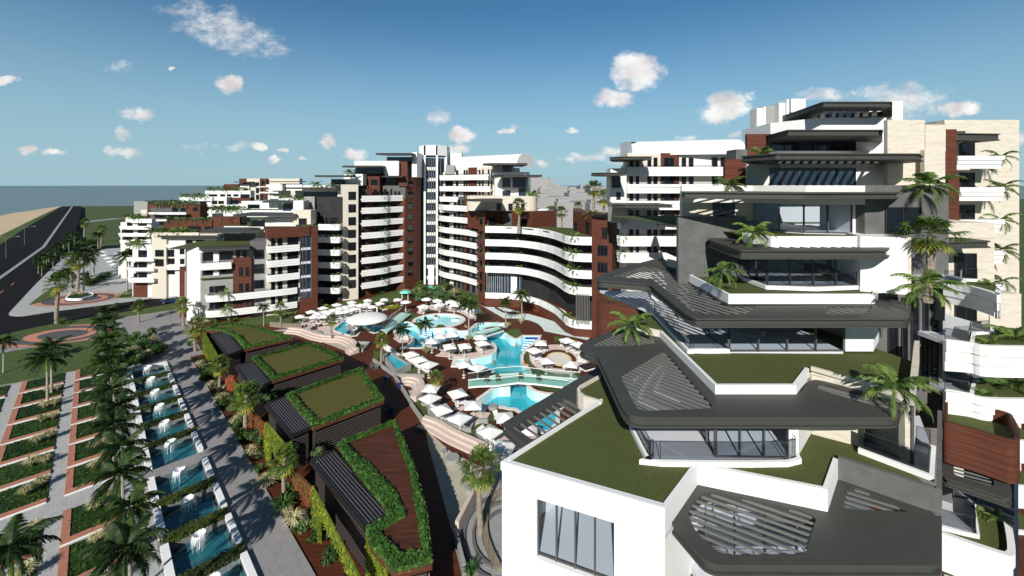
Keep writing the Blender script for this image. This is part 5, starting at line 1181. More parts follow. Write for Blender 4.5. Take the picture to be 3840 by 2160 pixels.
# ---------- L8
Y8=50
bx2(1655,150,1802,226,Y8,white,8,'white_wall'); bx2(1800,125,1862,235,52,white2,8,'white_wall')
gl=[XY(D('z3',1212,0),54),XY(D('z3',1450,0),Y8),XY(D('z3',1660,0),Y8)]; glazing(gl,WP(D('z3',1500,226),Y8).z,WP(D('z3',1500,160),Y8).z,1.6,glassb)
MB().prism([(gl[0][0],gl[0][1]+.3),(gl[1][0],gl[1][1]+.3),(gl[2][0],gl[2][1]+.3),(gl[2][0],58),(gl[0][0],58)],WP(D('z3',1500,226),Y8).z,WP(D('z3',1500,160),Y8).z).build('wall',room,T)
MB().prism([(gl[0][0]-3,46.6),(gl[2][0],47),(gl[2][0],56),(gl[0][0],56)],WP(D('z3',1300,430),Y7).z-.3,WP(D('z3',1300,335),Y7).z).build('wall',room,T) if 0 else None
P=[XY(D('z3',1165,0),52),XY(D('z3',1392,0),43.5),XY(D('z3',1800,0),43.5),XY(D('z3',1800,0),50),XY(D('z3',1260,0),56)]
canopy(T,P,WP(D('z3',1500,127),43.5).z,.56,[[XY(D('z3',1400,0),46),XY(D('z3',1760,0),46),XY(D('z3',1740,0),49.3),XY(D('z3',1340,0),51)]],(.3,1),.9,fil=.3,w_=.35)
for a in ((1002,165,1045,320,56,white2),(1042,156,1055,320,55.7,white),(1055,150,1135,320,57,conc2),(1132,135,1180,275,56,white2),(1178,114,1192,265,55.6,white),(1204,110,1290,190,58,white),(1008,278,1040,320,55.9,glassb)): bx2(*a,4,'wall')
bx2(880,408,945,465,44,conc,5,'concrete_wall')
# ================= far right cream wing
T=thing('apartment_wing','tall cream stone wing with stacked white balconies and palms at the right edge','building',(50,44,0))
bx2(2108,235,2548,2800,46,cream,7,'cream_wall')
bx2(2110,252,2250,300,45.6,cream,3,'cream_wall')
bx2(1995,290,2180,420,40.5,wood,4,'wood_wall'); bx2(2112,290,2180,560,40.4,wood,4,'wood_wall'); bx2(2130,560,2195,840,40.4,wood,4,'wood_wall')
for i,(yt,yb) in enumerate(((447,522),(632,712),(822,900),(1005,1080),(1190,1260))):
    Yb=43.6; x0=2180 if i==0 else 2192
    a=XY(D('z3',x0,0),Yb); b=XY(D('z3',2448,0),Yb); zt=WP(D('z3',x0,yt),Yb).z; zb=WP(D('z3',x0,yb),Yb).z
    balcony(T,[a,b,(b[0]+.2,45.9)],zt-.85,h0=zb-zt+.85,h1=.85,back=1.0,name='balcony')
    wind(T,Wall(XY(D('z3',2000,0),45.98),XY(D('z3',2600,0),45.98)),'z3',2195,yt-85,2282,yt+5,1)
    q=XY(D('z3',2440,0),44.2); PLANTS.append((*q,zt-.1,.8,'palm on the %s cream wing balcony at the right edge'%('top second third fourth fifth'.split()[i])))
a=XY(D('z3',2180,0),41.5); b=XY(D('z3',2448,0),42)
canopy(T,[a,b,(b[0],46),(a[0],46)],WP(D('z3',2300,312),41.5).z,.7,[[(a[0]+.8,42.4),(b[0]-1,42.8),(b[0]-1,45),(a[0]+.8,45)]],(1,.1),.5)
# lower cream block with loggias
T=thing('apartment_wing','lower cream block with wavy white planted balconies and a wood band at the right edge','building',(38,32,0))
YL=34.5
bx2(2112,842,2402,2900,YL,cream,9,'cream_wall')
MB().sweep([XY(D('z3',2112,0),YL-.05),XY(D('z3',2400,0),YL-.05)],[(0,WP(D('z3',2200,930),YL).z),(0,WP(D('z3',2200,845),YL).z),(-.2,WP(D('z3',2200,845),YL).z),(-.2,WP(D('z3',2200,930),YL).z)]).build('roof_parapet',cream,T)
wl=Wall(XY(D('z3',2000,0),YL-.02),XY(D('z3',2600,0),YL-.02))
wind(T,wl,'z3',2165,1020,2292,1170,2); wind(T,wl,'z3',2165,1315,2292,1440,2)
a=XY(D('z3',2132,0),31.5); b=XY(D('z3',2392,0),32)
canopy(T,[a,b,(b[0],34.4),(a[0],34.4)],WP(D('z3',2300,950),31.8).z,.55,[[(a[0]+.8,32.2),(b[0]-1,32.6),(b[0]-1,33.8),(a[0]+.8,33.8)]],(1,.1),.5)
def terrace(zt,front,inner,h,lab=None,par=white,lawnm=lawn,d=.06):
    """front: outer edge left->right (x,y photo points) ; inner: rear pts"""
    f_=[G(p,zt) for p in front]; r_=[G(p,zt) for p in inner]
    f2=cr(f_,4,False)
    b=MB().sweep(f2,ridge(zt-h,zt,d)).build('balcony',par,T)
    MB().prism(offs(f2,.1,False)+r_,zt-.5,zt-.15).build('planter_lawn',lawnm,b); return f2
terrace(24.6,DL('r3',240,1126,420,1160,560,1200,590,1212,596,1185),DL('r3',575,1130,240,1085),1.45)
terrace(20.9,DL('z8',1228,345,1340,352,1420,368,1620,372),DL('z8',1700,290,1440,268,1228,250),2.0)
terrace(17.3,DL('z8',1228,582,1340,596,1430,614,1620,618),DL('z8',1700,500,1440,470,1228,470),1.6)
for zt,pts in ((20.9,(1228,338,1340,352,1350,305,1435,300,1437,275)),(17.3,(1228,570,1340,590,1352,528,1435,518,1437,492)),(24.6,(1228,68,1300,70,1310,55,1380,58))):
    P=GL('z8',zt,*pts); rail(P,zt-.1,.8)
    MB().prism(P+[(P[-1][0],P[-1][1]+3),(P[0][0],P[0][1]+3.5)],zt-.4,zt-.1).build('terrace_floor',floorw,T)
for y0 in (20.9,17.3): 
    wq=Wall(GL('z8',y0,1228,270)[0],GL('z8',y0,1400,262)[0])
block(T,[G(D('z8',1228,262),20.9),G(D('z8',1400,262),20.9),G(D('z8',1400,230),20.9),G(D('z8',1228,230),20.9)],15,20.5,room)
# wood band and its lawn
zw=16.6
fo=GL('r4',zw,205,550,400,602,600,662,640,662,657,640,645,580,605,508,420,455,222,418)
fi=inset(fo,.5)
ft=fillet(fo,.3)
MB().prism(ft,zw-2.5,zw,holes=[inset(ft,.16)],bot=False).build('wood_band',wood,T); MB().poly(inset(ft,.14),zw-.8).build('planter_lawn',lawn,T)
zc=13.9
P=GL('z8',zc,1218,850,1345,880,1515,925,1545,1070,1530,1090,1218,985)
canopy(T,list(reversed(P)),zc,.5,[GL('z8',zc,1262,885,1440,930,1462,1032,1270,975)],tuple(Vector(G(D('z8',1440,950),zc))-Vector(G(D('z8',1265,905),zc))),.42,fil=.25,w_=.12)
MB().prism(GL('r4',10.3,200,925,262,945,262,1030,200,1010),10.3,13.5).build('concrete_wall',conc,T)
MB().prism(GL('r4',10.3,200,925,604,1000,572,1082,425,1046,396,1052,392,1192,200,1150),9.9,10.3).build('terrace_floor',floorw,T)
MB().prism(GL('r4',10.2,200,1160,405,1205,412,1190,400,1052,560,1085,600,1290,585,1312,200,1192),9.7,10.2).build('planter_lawn',lawn,T)
f2=cr(GL('r4',10.5,196,1190,300,1228,400,1262,560,1314,590,1316,604,1290,590,1180,562,1078),4,False); MB().sweep(f2,ridge(8.2,10.5,.08)).build('balcony',white,T)
kb=cr(GL('r4',10.4,196,1160,390,1206,412,1190,392,1060,420,1042,562,1083),3,False); MB().sweep(kb,[(-.06,10.0),(.06,10.0),(.06,10.42),(-.06,10.42)]).build('rail_kerb',white,T)
rail(cr(GL('r4',10.4,196,1140,378,1188,398,1175,382,1050,410,1028,560,1068),3,False),10.3,.95,False)
glazing(GL('r4',10.3,262,985,560,1040),10.3,13.3,1.2,clearg)
pz=GL('r4',10.3,622,1200,646,1200); MB().prism([pz[0],pz[1],(pz[1][0]+.3,pz[1][1]+3),(pz[0][0]+.3,pz[0][1]+3)],0,14.3).build('glass_strip',glassb,T)
terrace(6.6,DL('z8',1228,1449,1400,1500,1540,1530),DL('z8',1540,1300,1228,1300),1.4)
# right edge wing with white balconies seen behind
T=thing('apartment_wing','white balcony stack peeking past the extreme right edge below the cream wing','building',(47,38,0))
bx2(2402,1260,2560,3000,43,cream,3,'cream_wall')
for i,y in enumerate((1000,1115,1230,1345)):
    zt=WP((2560,y),36).z; a=XY((2545,0),36.5); b=XY((2640,0),36.2)
    balcony(T,[a,b],zt-.85,h0=-1.2,h1=.85,back=5,lawnw=4)
# ================= vegetation builders
def fan_crown(seed,nl=26,R_=1.35,old=True,nb=11):
    rnd=random.Random(seed); mb=MB(); up=Vector((0,0,1))
    for i in range(nl):
        t=i/(nl-1); el=R(78-135*t+rnd.uniform(-8,8)); az=i*2.39996+rnd.uniform(-.3,.3)
        d=Vector((math.cos(el)*math.cos(az),math.cos(el)*math.sin(az),math.sin(el)))
        pl=rnd.uniform(.65,.95)*R_*(1 if t<.75 else .7); base=Vector((0,0,-.25*t)); tip=base+d*pl+Vector((0,0,-.12*pl))
        side=d.cross(up); side=side.normalized() if side.length>.05 else Vector((1,0,0)); nrm=side.cross(d).normalized()
        mb.face([base-side*.02,base+side*.02,tip+side*.012,tip-side*.012],0)
        rr=rnd.uniform(.8,1.0)*R_*.75; mi=1 if (old and t>.8) else 0
        for b in range(nb):
            a=R(-105+210*b/(nb-1))+rnd.uniform(-.05,.05); dr=d*math.cos(a)+side*math.sin(a); L_=rr*(.75+.25*math.cos(a*.8))*rnd.uniform(.9,1.05)
            s2=dr.cross(nrm).normalized()*(.055*R_); m_=tip+dr*L_*.6+nrm*.03; e=tip+dr*L_+Vector((0,0,-.28*L_))
            mb.face([tip,m_-s2,e,m_+s2],mi)
    return mb
def feather_crown(seed,nf=15,L_=2.4,droop=.9,nl=20,lw=.05,lift=70,ll=.55,low=-10):
    rnd=random.Random(seed); mb=MB(); up=Vector((0,0,1))
    for i in range(nf):
        t=i/max(1,nf-1); az=i*2.39996+rnd.uniform(-.25,.25); el=R(lift-(lift-low)*t); le=L_*rnd.uniform(.85,1.1)
        p=Vector((0,0,0)); pts=[p.copy()]; n=7
        for k in range(n):
            e_=el-droop*1.5*((k+.5)/n)**1.3; p=p+Vector((math.cos(e_)*math.cos(az),math.cos(e_)*math.sin(az),math.sin(e_)))*le/n; pts.append(p.copy())
        for a,b in zip(pts,pts[1:]):
            s_=(b-a).cross(up).normalized()*.022*L_/2.4; mb.face([a-s_,a+s_,b+s_*.7,b-s_*.7])
        for j in range(nl):
            f=.12+.88*(j+.5)/nl; x=f*n; k=min(int(x),n-1); q=pts[k].lerp(pts[k+1],x-k); dr=(pts[k+1]-pts[k]).normalized(); s_=dr.cross(up).normalized()
            l=ll*L_/2.4*(math.sin(min(1,f*1.25)*math.pi*.86)+.25)*rnd.uniform(.85,1.1)
            for sg in (-1,1):
                dd=(s_*sg*.8+dr*.62+Vector((0,0,-.25-.35*rnd.random()))).normalized(); w_=dr*lw*L_/2.4
                mb.face([q-w_,q+w_,q+w_*.6+dd*l*.55+Vector((0,0,.02)),q+dd*l+Vector((0,0,-.12*l))])
    return mb
def tuft(seed,n=70,h=1.0,sp=.7,wd=.018,mi2=0):
    rnd=random.Random(seed); mb=MB()
    for i in range(n):
        az=rnd.uniform(0,6.283); s=sp*math.sqrt(rnd.random()); hh=h*rnd.uniform(.6,1.1); d=Vector((math.cos(az),math.sin(az),0)); b=d*.08*rnd.random()
        m_=b+d*s*.45+Vector((0,0,hh*.75)); e=b+d*s*1.05+Vector((0,0,hh*(.95-.35*s/sp))); w_=Vector((-d.y,d.x,0))*wd
        mb.face([b-w_,b+w_,m_+w_,m_-w_],1 if rnd.random()<mi2 else 0); mb.face([m_-w_,m_+w_,e],0)
    return mb
def leafball(seed,n,rx,ry,rz,s=.12,cz=None,clump=True):
    rnd=random.Random(seed); mb=MB(); cz=rz if cz is None else cz; cl=[]
    if clump:
        for i in range(9): a=rnd.uniform(0,6.28); cl.append((rx*.6*math.cos(a)*rnd.random()**.4,ry*.6*math.sin(a)*rnd.random()**.4,cz+rz*rnd.uniform(-.5,.6),rnd.uniform(.35,.6)))
    for i in range(n):
        v_=Vector((rnd.gauss(0,1),rnd.gauss(0,1),rnd.gauss(0,1))).normalized()*(rnd.uniform(.75,1.0))
        if clump: c=cl[i%9]; p=Vector((c[0]+v_.x*rx*c[3],c[1]+v_.y*ry*c[3],max(.03,c[2]+v_.z*rz*c[3])))
        else: p=Vector((v_.x*rx,v_.y*ry,max(.03,cz+v_.z*rz)))
        leafq(mb,p,v_,s*rnd.uniform(.7,1.3),rnd)
    return mb
def leafq(mb,p,nv,s,rnd,mi=0):
    nv=(nv+Vector((rnd.uniform(-.7,.7),rnd.uniform(-.7,.7),rnd.uniform(-.3,.9)))).normalized(); a=nv.orthogonal().normalized(); b=nv.cross(a); t=rnd.uniform(0,6.28); x=a*math.cos(t)+b*math.sin(t); y=nv.cross(x)
    mb.face([p-x*s,p-y*s*.55,p+x*s,p+y*s*.55],mi)
def stub(name,mb,mats,trunk=None,tm=None,extra=None,h=0):
    r=thing(name,None,None,(0,0,-500)); 
    if trunk: trunk.build('trunk',tm,r)
    c=mb.build('crown' if trunk else 'foliage',mats,r)
    return r
def shift(mb,dz=0,dx=0,dy=0): mb.v=[(x+dx,y+dy,z+dz) for x,y,z in mb.v]; return mb
def mkproto(name,parts):
    """parts: (childname, MB with z from 0, material)"""
    r=thing(name,'x','x',(0,0,0))
    for n_,mb,m in parts: mb.build(n_,m,r)
    return r
def setcat(r,c): r['category']=c
def fanpalm(seed,h,r0=.3,R_=1.5):
    tr=MB(); n=9; rnd=random.Random(seed)
    pts=[]; rs=[]
    for i in range(n*2+1): z=h*i/(n*2); pts.append((.12*math.sin(z*.6+seed),.1*math.cos(z*.5+seed)-.1,z)); rs.append(r0*(1.15-.35*z/h)*(1.08 if i%2 else .96))
    tr.tube(pts,rs,9); tx_,ty_,_=pts[-1]
    return mkproto('fan_palm',[('trunk',tr,trunkm),('crown',shift(fan_crown(seed,30,R_),h,tx_,ty_),[fanleaf,oldleaf])])
def royalpalm(seed,h,L_=2.6,nf=20):
    tr=MB(); tr.tube([(0,0,0),(0,0,h*.3),(.03,0,h*.72)],[.2,.15,.12],8); sh=MB(); sh.tube([(.03,0,h*.72),(.03,0,h*.8),(.03,0,h)],[.13,.15,.08],8)
    return mkproto('feather_palm',[('trunk',tr,trunkg),('crownshaft',sh,shaftm),('crown',shift(feather_crown(seed,nf,L_,nl=26,lw=.06,ll=.62,low=-25),h-.05,.03),featherleaf)])
FAN=[fanpalm(1,7,.3,1.6),fanpalm(2,7,.3,1.7),fanpalm(3,4.6,.2,1.35)]
ROY=[royalpalm(4,7,2.8,21),royalpalm(5,7,2.5,19)]
for o in FAN: setcat(o,'palm tree')
for o in ROY: setcat(o,'palm tree')
KEN=[mkproto('terrace_palm',[('foliage',feather_crown(11,13,2.2,1.0,20,.055,75,.65,-25),kentialeaf)]),mkproto('terrace_palm',[('foliage',feather_crown(12,11,2.2,1.1,18,.055,70,.6,-35),kentialeaf)])]
for o in KEN: setcat(o,'palm plant')
TUF=[mkproto('grass_tuft',[('blades',tuft(21,150,1.15,.85,.03,.2),[strawl,greenbl])]),mkproto('grass_tuft',[('blades',tuft(22,130,1.05,.75,.028,.1),[strawl,greenbl])])]
GTF=[mkproto('green_grass_tuft',[('blades',tuft(23,80,1.2,1.0,.025),greenbl)])]
for o in TUF+GTF: setcat(o,'grass tuft')
used={}
def put(protos,i,loc,label,scale=1,group=None,rot=None):
    p=protos[i%len(protos)]; rot=random.uniform(0,6.28) if rot is None else rot
    if p not in used:
        used[p]=1; KIDS[p]=list(p.children)
    r=dup(p,loc,rot,label,group,scale); return r
random.seed(11)
def palm_at(kind,i,tg,x,y,top,label,z=0,group=None,wide=1.0):
    """base photo point and the crown-centre photo row"""
    b=G(D(tg,x,y),z); ct=H-(D(tg,x,top)[1]-HY)*b[1]/F-z
    h0={0:(7,7,4.6)[i%3]}.get(0) if kind is FAN else 7
    h0=(7,7,4.6)[i%3] if kind is FAN else 7
    s=ct/h0; w_=wide
    return put(kind,i,(b[0],b[1],z),label,(s*w_ if s<1.25 else 1.15*w_,)*2+(s,),group)
# royal palm row beside the fountains
RL=['nearest','second nearest']+['%s from the near end'%w_ for w_ in 'third fourth fifth sixth seventh eighth ninth tenth eleventh twelfth thirteenth fourteenth fifteenth sixteenth seventeenth eighteenth nineteenth twentieth'.split()]
for k,Y in enumerate((27,30.5,34,37.5,41,44.5,48,52,56,60,64,68.5,73,78)):
    X=-1.0252*Y+2.5+(-.3,.3)[k%2]; put(ROY,k,(X,Y,.1),'dark feather palm, %s, in the row beside the fountain basins'%RL[k],(.88,.88,.98),'feather palms along the fountain basins')
palm_at(ROY,0,'z4',268,490,215,'tall feather palm standing in the fourth planting bed of the middle column',.1)
palm_at(ROY,1,'z4',292,415,150,'feather palm just behind the other one in the middle bed column',.1)
palm_at(ROY,0,'z4',20,300,120,'feather palm at the left edge beside the oval lawn',.1); put(ROY,1,(-33.4,27.3,.1),'feather palm cut by the bottom left corner of the photo',.95)
# fan palms along the street
for a in ((FAN,0,'z1',434,1240,920,'big fan palm beside the garden verge in front of the side road'),(FAN,1,'z1',588,1000,760,'tall fan palm behind the round planter on the corner pavement'),(ROY,1,'z1',632,990,700,'feather palm just right of the tall fan palm on the corner'),
 (ROY,0,'z1',960,998,720,'feather palm on the roadside garden in front of the cream framed wing'),(ROY,1,'z1',1200,1005,825,'short feather palm beside the cream stair tower of the left wing'),(ROY,0,'z1',1298,965,705,'tall feather palm right of the short one by the left wing'),
 (FAN,2,'z1',1045,1230,1095,'fan palm in the thicket beside the promenade'),(FAN,2,'z1',1380,1260,1090,'fan palm against the left end of the white apartment block'),(FAN,2,'z1',1480,1449,1245,'fan palm beside the first green roofed pavilion'),
 (ROY,1,'z1',1990,1255,1110,'feather palm in front of the white apartment block balconies'),(FAN,2,'z1',2112,1270,1120,'short fan palm right of the feather palm before the white block'),
 (FAN,1,'z1',640,600,470,'fan palm in the far street garden beside the road'),(FAN,0,'z1',765,650,520,'second fan palm in the far street garden'),(ROY,0,'z1',740,670,560,'dark feather palm between the two far garden fan palms'),(ROY,1,'z1',315,880,790,'dark feather palm at the kerb nearest the big road'),
 (ROY,0,'z1',400,830,735,'second dark feather palm along the big road kerb'),(ROY,1,'z1',460,770,680,'third dark feather palm along the big road kerb'),(ROY,0,'z1',520,700,610,'fourth dark feather palm along the big road kerb'),(ROY,1,'z1',710,870,700,'slim feather palm beside the umbrella terrace on the corner'),(ROY,0,'z1',560,640,560,'farthest dark feather palm along the big road kerb'),
 (FAN,0,'z5',494,560,395,'fan palm behind the long pink stepped seating'),(FAN,1,'z5',870,745,545,'large fan palm beside the small raised blue pool'),(FAN,0,'z5',1275,1030,830,'largest fan palm in front of the long glass footbridge'),
 (ROY,0,'z5',1525,520,265,'tall feather palm right of the round pool'),(ROY,1,'z5',1203,630,430,'feather palm on the sunbed peninsula left of the umbrellas'),(ROY,0,'z5',1025,660,470,'feather palm beside the left sunbed peninsula'),(ROY,1,'z5',1804,440,265,'left feather palm beside the pale blue path'),(ROY,0,'z5',1926,410,210,'right feather palm beside the pale blue path'),
 (FAN,1,'z2',955,1250,1140,'left fan palm over the shrub mound at the glass tower'),(FAN,0,'z2',1135,1240,1130,'right fan palm over the shrub mound at the glass tower'),
 (FAN,2,'z4',1400,660,425,'fan palm between the red creeper walls, third from the near end'),(FAN,2,'z4',1250,405,250,'fan palm beside the second green roofed pavilion'),(FAN,2,'z4',1615,1010,780,'nearest fan palm between the red creeper walls'),(FAN,2,'z4',1105,180,75,'fan palm beside the lime creeper of the farthest pavilion'),
 (FAN,1,'z6',1665,1200,830,'fan palm between the beige stone yard and the white building')): palm_at(a[0],a[1],*a[2:7])
for i,(x,y,Y,s,lab) in enumerate(((1700,540,100,1.0,'fan palm in front of the round cream corner of the right tall wing'),(1945,590,125,1.05,'left fan palm of the pair standing on the roof garden between the towers'),(2022,590,125,1.0,'right fan palm of the pair standing on the roof garden between the towers'),(2150,550,130,.9,'small fan palm right of the roof garden pair'),
  (2270,410,100,1.1,'tallest fan palm beside the background white block'),(2350,480,95,1.1,'fan palm in front of the background white block corner'))):
    p=WP(D('z2',x,y),Y); put(FAN,1,(p.x,Y,p.z-7*s),lab,s)
# the fan palm on the right terrace wall
p=WP(D('z3',2010,905),27.2); put(FAN,0,(p.x,27.2,p.z-4.6),'fan palm with shaggy grey trunk growing up the concrete wall of the near building',(.85,.85,.66))
# terrace palms on the near building
for (tg,x,y,Y,s,lab) in (('z3',1035,430,39,.75,'palm on the white terrace beside the upper wood block'),('z3',850,615,33,.75,'palm above the cream parapet on the left of the near building'),('z3',2020,615,29,1.0,'palm at the top of the concrete wall on the near building'),
 ('z3',985,895,28.5,.8,'palm on the fourth lawn terrace left of its glazing'),('z3',800,1120,27.2,.85,'dark palm in front of the concrete wall on the third lawn terrace'),('z3',2010,1210,24,.95,'palm drooping over the concrete parapet of the third lawn terrace'),
 ('z8',990,555,20.5,.95,'palm drooping over the cream parapet of the second lawn terrace'),('z7',710,330,30,1.0,'palm at the left end of the second lawn terrace'),('z3',1960,1290,26,.0001,'')):
    if s<.01: continue
    z=WP(D(tg,x,y),Y).z; p=WP(D(tg,x,y),Y); put(KEN,random.randint(0,1),(p.x,Y,z-.1),lab,s*.85)
for (tg,x,y,zz,s,lab) in (('z8',1440,75,24.6,.35,'small fern palm on the upper wavy balcony at the right edge'),('z8',1420,350,20.9,.35,'small fern palm on the middle wavy balcony at the right edge'),('z8',1410,590,17.3,.35,'small fern palm on the lower wavy balcony at the right edge'),('z8',1400,1150,10.4,.35,'bright fern palm at the rear of the lowest right balcony lawn'),('z8',1480,1180,10.4,.35,'bright fern palm at the outer edge of the lowest right balcony lawn'),
  ('z8',1560,330,20.9,.8,'large palm at the right end of the middle wavy balcony'),('z8',1540,560,17.3,.8,'large palm at the right end of the lower wavy balcony')):
    b=G(D(tg,x,y),zz); put(KEN,0,(b[0],b[1],zz-.2),lab,s)
for i,(x,y,z,s,lab) in enumerate(PLANTS): put(KEN,i,(x,y,z),lab,s)
# rooftop palms on the left terraces
k=0
RW={549:'cream framed roof',430:'long wood parapet',325:'wood framed block roof',370:'middle white terrace',270:'upper white terrace',222:'highest white ledge',405:'far left white roof',625:'low white roof'}
def roofrow(tg,x0,x1,y,Y,n,where,s=.9):
    nm=['leftmost','second from left','third from left','fourth from left','fifth from left','sixth from left','seventh from left','rightmost']
    for i in range(n):
        x=x0+(x1-x0)*(i/(max(1,n-1))); p=WP(D(tg,x,y),Y+random.uniform(0,1.5)); put(KEN,i,(p.x,p.y,p.z),'%s palm on the %s'%(nm[i] if i<n-1 else 'rightmost',where),s*random.uniform(.6,.82),'palms on the left terraced roofs')
roofrow('z1',1165,1400,540,112.6,8,'cream framed wing roof',1.5); roofrow('z1',1290,1750,455,134.2,8,'long wood parapet',1.5); roofrow('z1',1160,1470,328,165,8,'wood framed block roof',1.7); roofrow('z1',1640,1810,368,176,6,'middle white terrace',1.9)
roofrow('z1',1395,1550,272,189,4,'upper white terrace',1.9); roofrow('z1',1590,1830,222,196,5,'highest white ledge',1.9); roofrow('z1',955,1065,432,135.5,4,'far left white roof',1.6); roofrow('z1',1005,1060,628,112.4,3,'low white roof left of the cream frame',1.4)
roofrow('z1',1860,2030,375,182,4,'white penthouse terrace',1.5); roofrow('z1',2130,2280,290,195,3,'topmost terrace beside the penthouse',1.8); roofrow('z2',30,70,490,112,2,'stepped grey wing at the upper left',1.0)
for (x,y,Y,s,lab) in ((425,300,112,.9,'palm on the second penthouse deck of the tall left wing'),(310,390,112,.8,'palm at the cream parapet top of the tall left wing'),(175,388,110,.9,'palm on the white penthouse roof left of the tall wing'),(325,775,111,.9,'leaning palm on the upper rounded balcony beside the beige tower'),(1810,470,112,1.2,'dark palm beside the rounded corner of the right tall wing'),(2250,620,90,1.0,'palm on the roof of the right wood tower'),(660,925,120.2,1.1,'largest palm on the fifth balcony of the tall left wing'),(640,1215,117,1.0,'palm plant at the foot of the tall left wing balconies')):
    p=WP(D('z2',x,y),Y); put(KEN,0,(p.x,Y,p.z),lab,s)
for i,(x,y,yt,lab) in enumerate(((222,790,700,'small fan palm on the upper rounded balcony'),(225,990,900,'small fan palm on the third rounded balcony'))):
    p=WP(D('z2',x,y),112.3); s=(WP(D('z2',x,yt),112.3).z-p.z)/4.6; put(FAN,2,(p.x,112.3,p.z),lab,(.55,.55,s))
for i,(tg,x,y,s,lab) in enumerate((('z1',1700,990,.9,'bright palm on the upper long curved balcony'),('z1',1710,1105,.9,'bright palm on the lower long curved balcony'))):
    p=WP(D(tg,x,y),92); put(KEN,1,(p.x,92,p.z-.4),lab,s)
for i,(tg,x,y,s,lab) in enumerate((('p1',280,460,1.3,'feathery palm bush at the wood framed corner of the white block'),('p1',720,400,1.4,'feathery palm bush behind the umbrellas under the rounded balconies'),('z1',1600,1225,1.0,'palm bush at the foot of the white block near its left end'),('z1',1740,1225,.9,'palm bush at the foot of the white block near the wood tower'))):
    b=G(D(tg,x,y)); put(KEN,i,(*b,.1),lab,s)
# grass tufts
ntf=0
for col,(b0,b1) in enumerate(((-4.6,-3.6),(.2,1.0))):
    for k in range(11):
        a=88.6-5.7*k+3.0 if k<6 else 52.8-5.7*(k-6)+3.0
        for j,b in enumerate((b0,b1)):
            if col==1 and k<3: continue
            x,y=AB(a+random.uniform(-.6,.6),b); put(TUF,j+k,(x,y,.35),'straw grass tuft in the %s planting bed of the %s column, %s one of two'%(('second third fourth fifth sixth seventh eighth ninth tenth eleventh twelfth').split()[k],('middle','right')[col],('left','right')[j]),random.uniform(.8,1.15),'pale grass tufts in the planting beds')
for (tg,x,y,s,p_,lab) in (('z4',1190,380,1.0,TUF,'straw grass clump at the promenade edge by the second pavilion'),('z4',1420,770,1.3,TUF,'straw grass clump at the promenade edge by the third pavilion'),('z4',1510,950,1.4,TUF,'large straw grass clump left of the nearest red creeper wall'),('z4',1665,1180,1.6,TUF,'big straw and green grass clump nearest the wood deck'),('z4',1600,1090,1.5,GTF,'green grass clump behind the big straw clump near the wood deck'),
  ('z4',1370,680,1.2,GTF,'green grass clump beside the third fan palm'),('z4',1260,470,1.4,TUF,'dark grass clump at the promenade edge before the second pavilion'),('z4',1130,265,1.2,TUF,'grass clump at the promenade edge left of the second pavilion'),('z4',1070,150,1.2,GTF,'green grass clump at the foot of the farthest pavilion palm'),('z4',1330,600,1.3,TUF,'dark bronze grass clump between the second and third pavilions'),
  ('z1',900,1040,1.3,TUF,'first straw tuft in the roadside garden'),('z1',955,1030,1.3,TUF,'second straw tuft in the roadside garden'),('z1',1015,1020,1.3,TUF,'third straw tuft in the roadside garden'),('z1',1078,1015,1.3,TUF,'fourth straw tuft in the roadside garden'),('z1',560,1030,1.6,TUF,'straw tuft in the round planter, left'),('z1',612,1028,1.6,TUF,'straw tuft in the round planter, right'),('z1',470,1245,1.6,GTF,'green spiky clump at the base of the big fan palm'),
  ('z5',1025,695,1.2,TUF,'straw clump beside the feather palm near the small blue pool'),('z5',1205,655,1.3,TUF,'straw clump at the base of the peninsula feather palm'),('z5',1525,560,1.4,TUF,'straw clump at the base of the tall feather palm by the lagoon'),('z5',1815,465,1.3,TUF,'straw clump at the end of the short glass footbridge'),('z5',1922,430,1.3,TUF,'straw clump under the right palm of the pale blue path'),
  ('z2',845,1240,2.4,TUF,'huge pampas clump left of the shrub mound at the glass tower'),('z2',1215,1230,2.4,TUF,'huge pampas clump right of the shrub mound at the glass tower'),('z1',760,670,1.8,TUF,'straw clump in the far street garden'),('z1',700,930,1.6,TUF,'straw clump in the corner hedge garden'),('z1',1270,955,1.4,TUF,'straw clump by the left wing entrance'),('z6',1610,1449,1.0,GTF,'dark spiky clump at the bottom by the nearest pavilion')):
    b=G(D(tg,x,y),.1); put(p_,ntf,(*b,.1),lab,s); ntf+=1
# shrubs
SHR=[mkproto('shrub',[('foliage',leafball(31,520,1.1,1.1,.8,.17),shrubl)]),mkproto('shrub',[('foliage',leafball(32,520,1.0,1.0,.9,.15),shrubl)])]
YSH=[mkproto('flowering_shrub',[('foliage',leafball(33,420,1.0,.9,.55,.14),yflower)])]
DSH=[mkproto('dark_shrub',[('foliage',leafball(34,480,1.1,1.1,.8,.18),coverl)])]
for o in SHR+YSH+DSH: setcat(o,'shrub')
for i in range(16):
    x=940+(i%8)*34; y=1265-(i//8)*52+random.uniform(-10,10); b=G(D('z2',x,y)); put(SHR,i,(*b,0),'leafy green shrub in the dense mound below the glass tower',1.5,'shrubs of the mound below the glass tower')
for i in range(7): b=G(D('p1',1900+i*72,455-i*8)); put(YSH,i,(*b,0),'yellow green flowering shrub in the bed between umbrellas and round pool',1.0,'yellow flowering shrubs by the round pool')
b=G(D('p4',1570,690)); put(YSH,0,(*b,0),'yellow flowering shrub behind the round sunbed terrace',.8)
for i in range(18):
    t_=i/17; b=AB(93.5+random.uniform(0,17),3.6+random.uniform(0,5.0)); put(SHR if i%3 else DSH,i,(*b,.1),'bushy shrub in the thicket at the far end of the fountains',1.2,'shrubs of the promenade thicket')
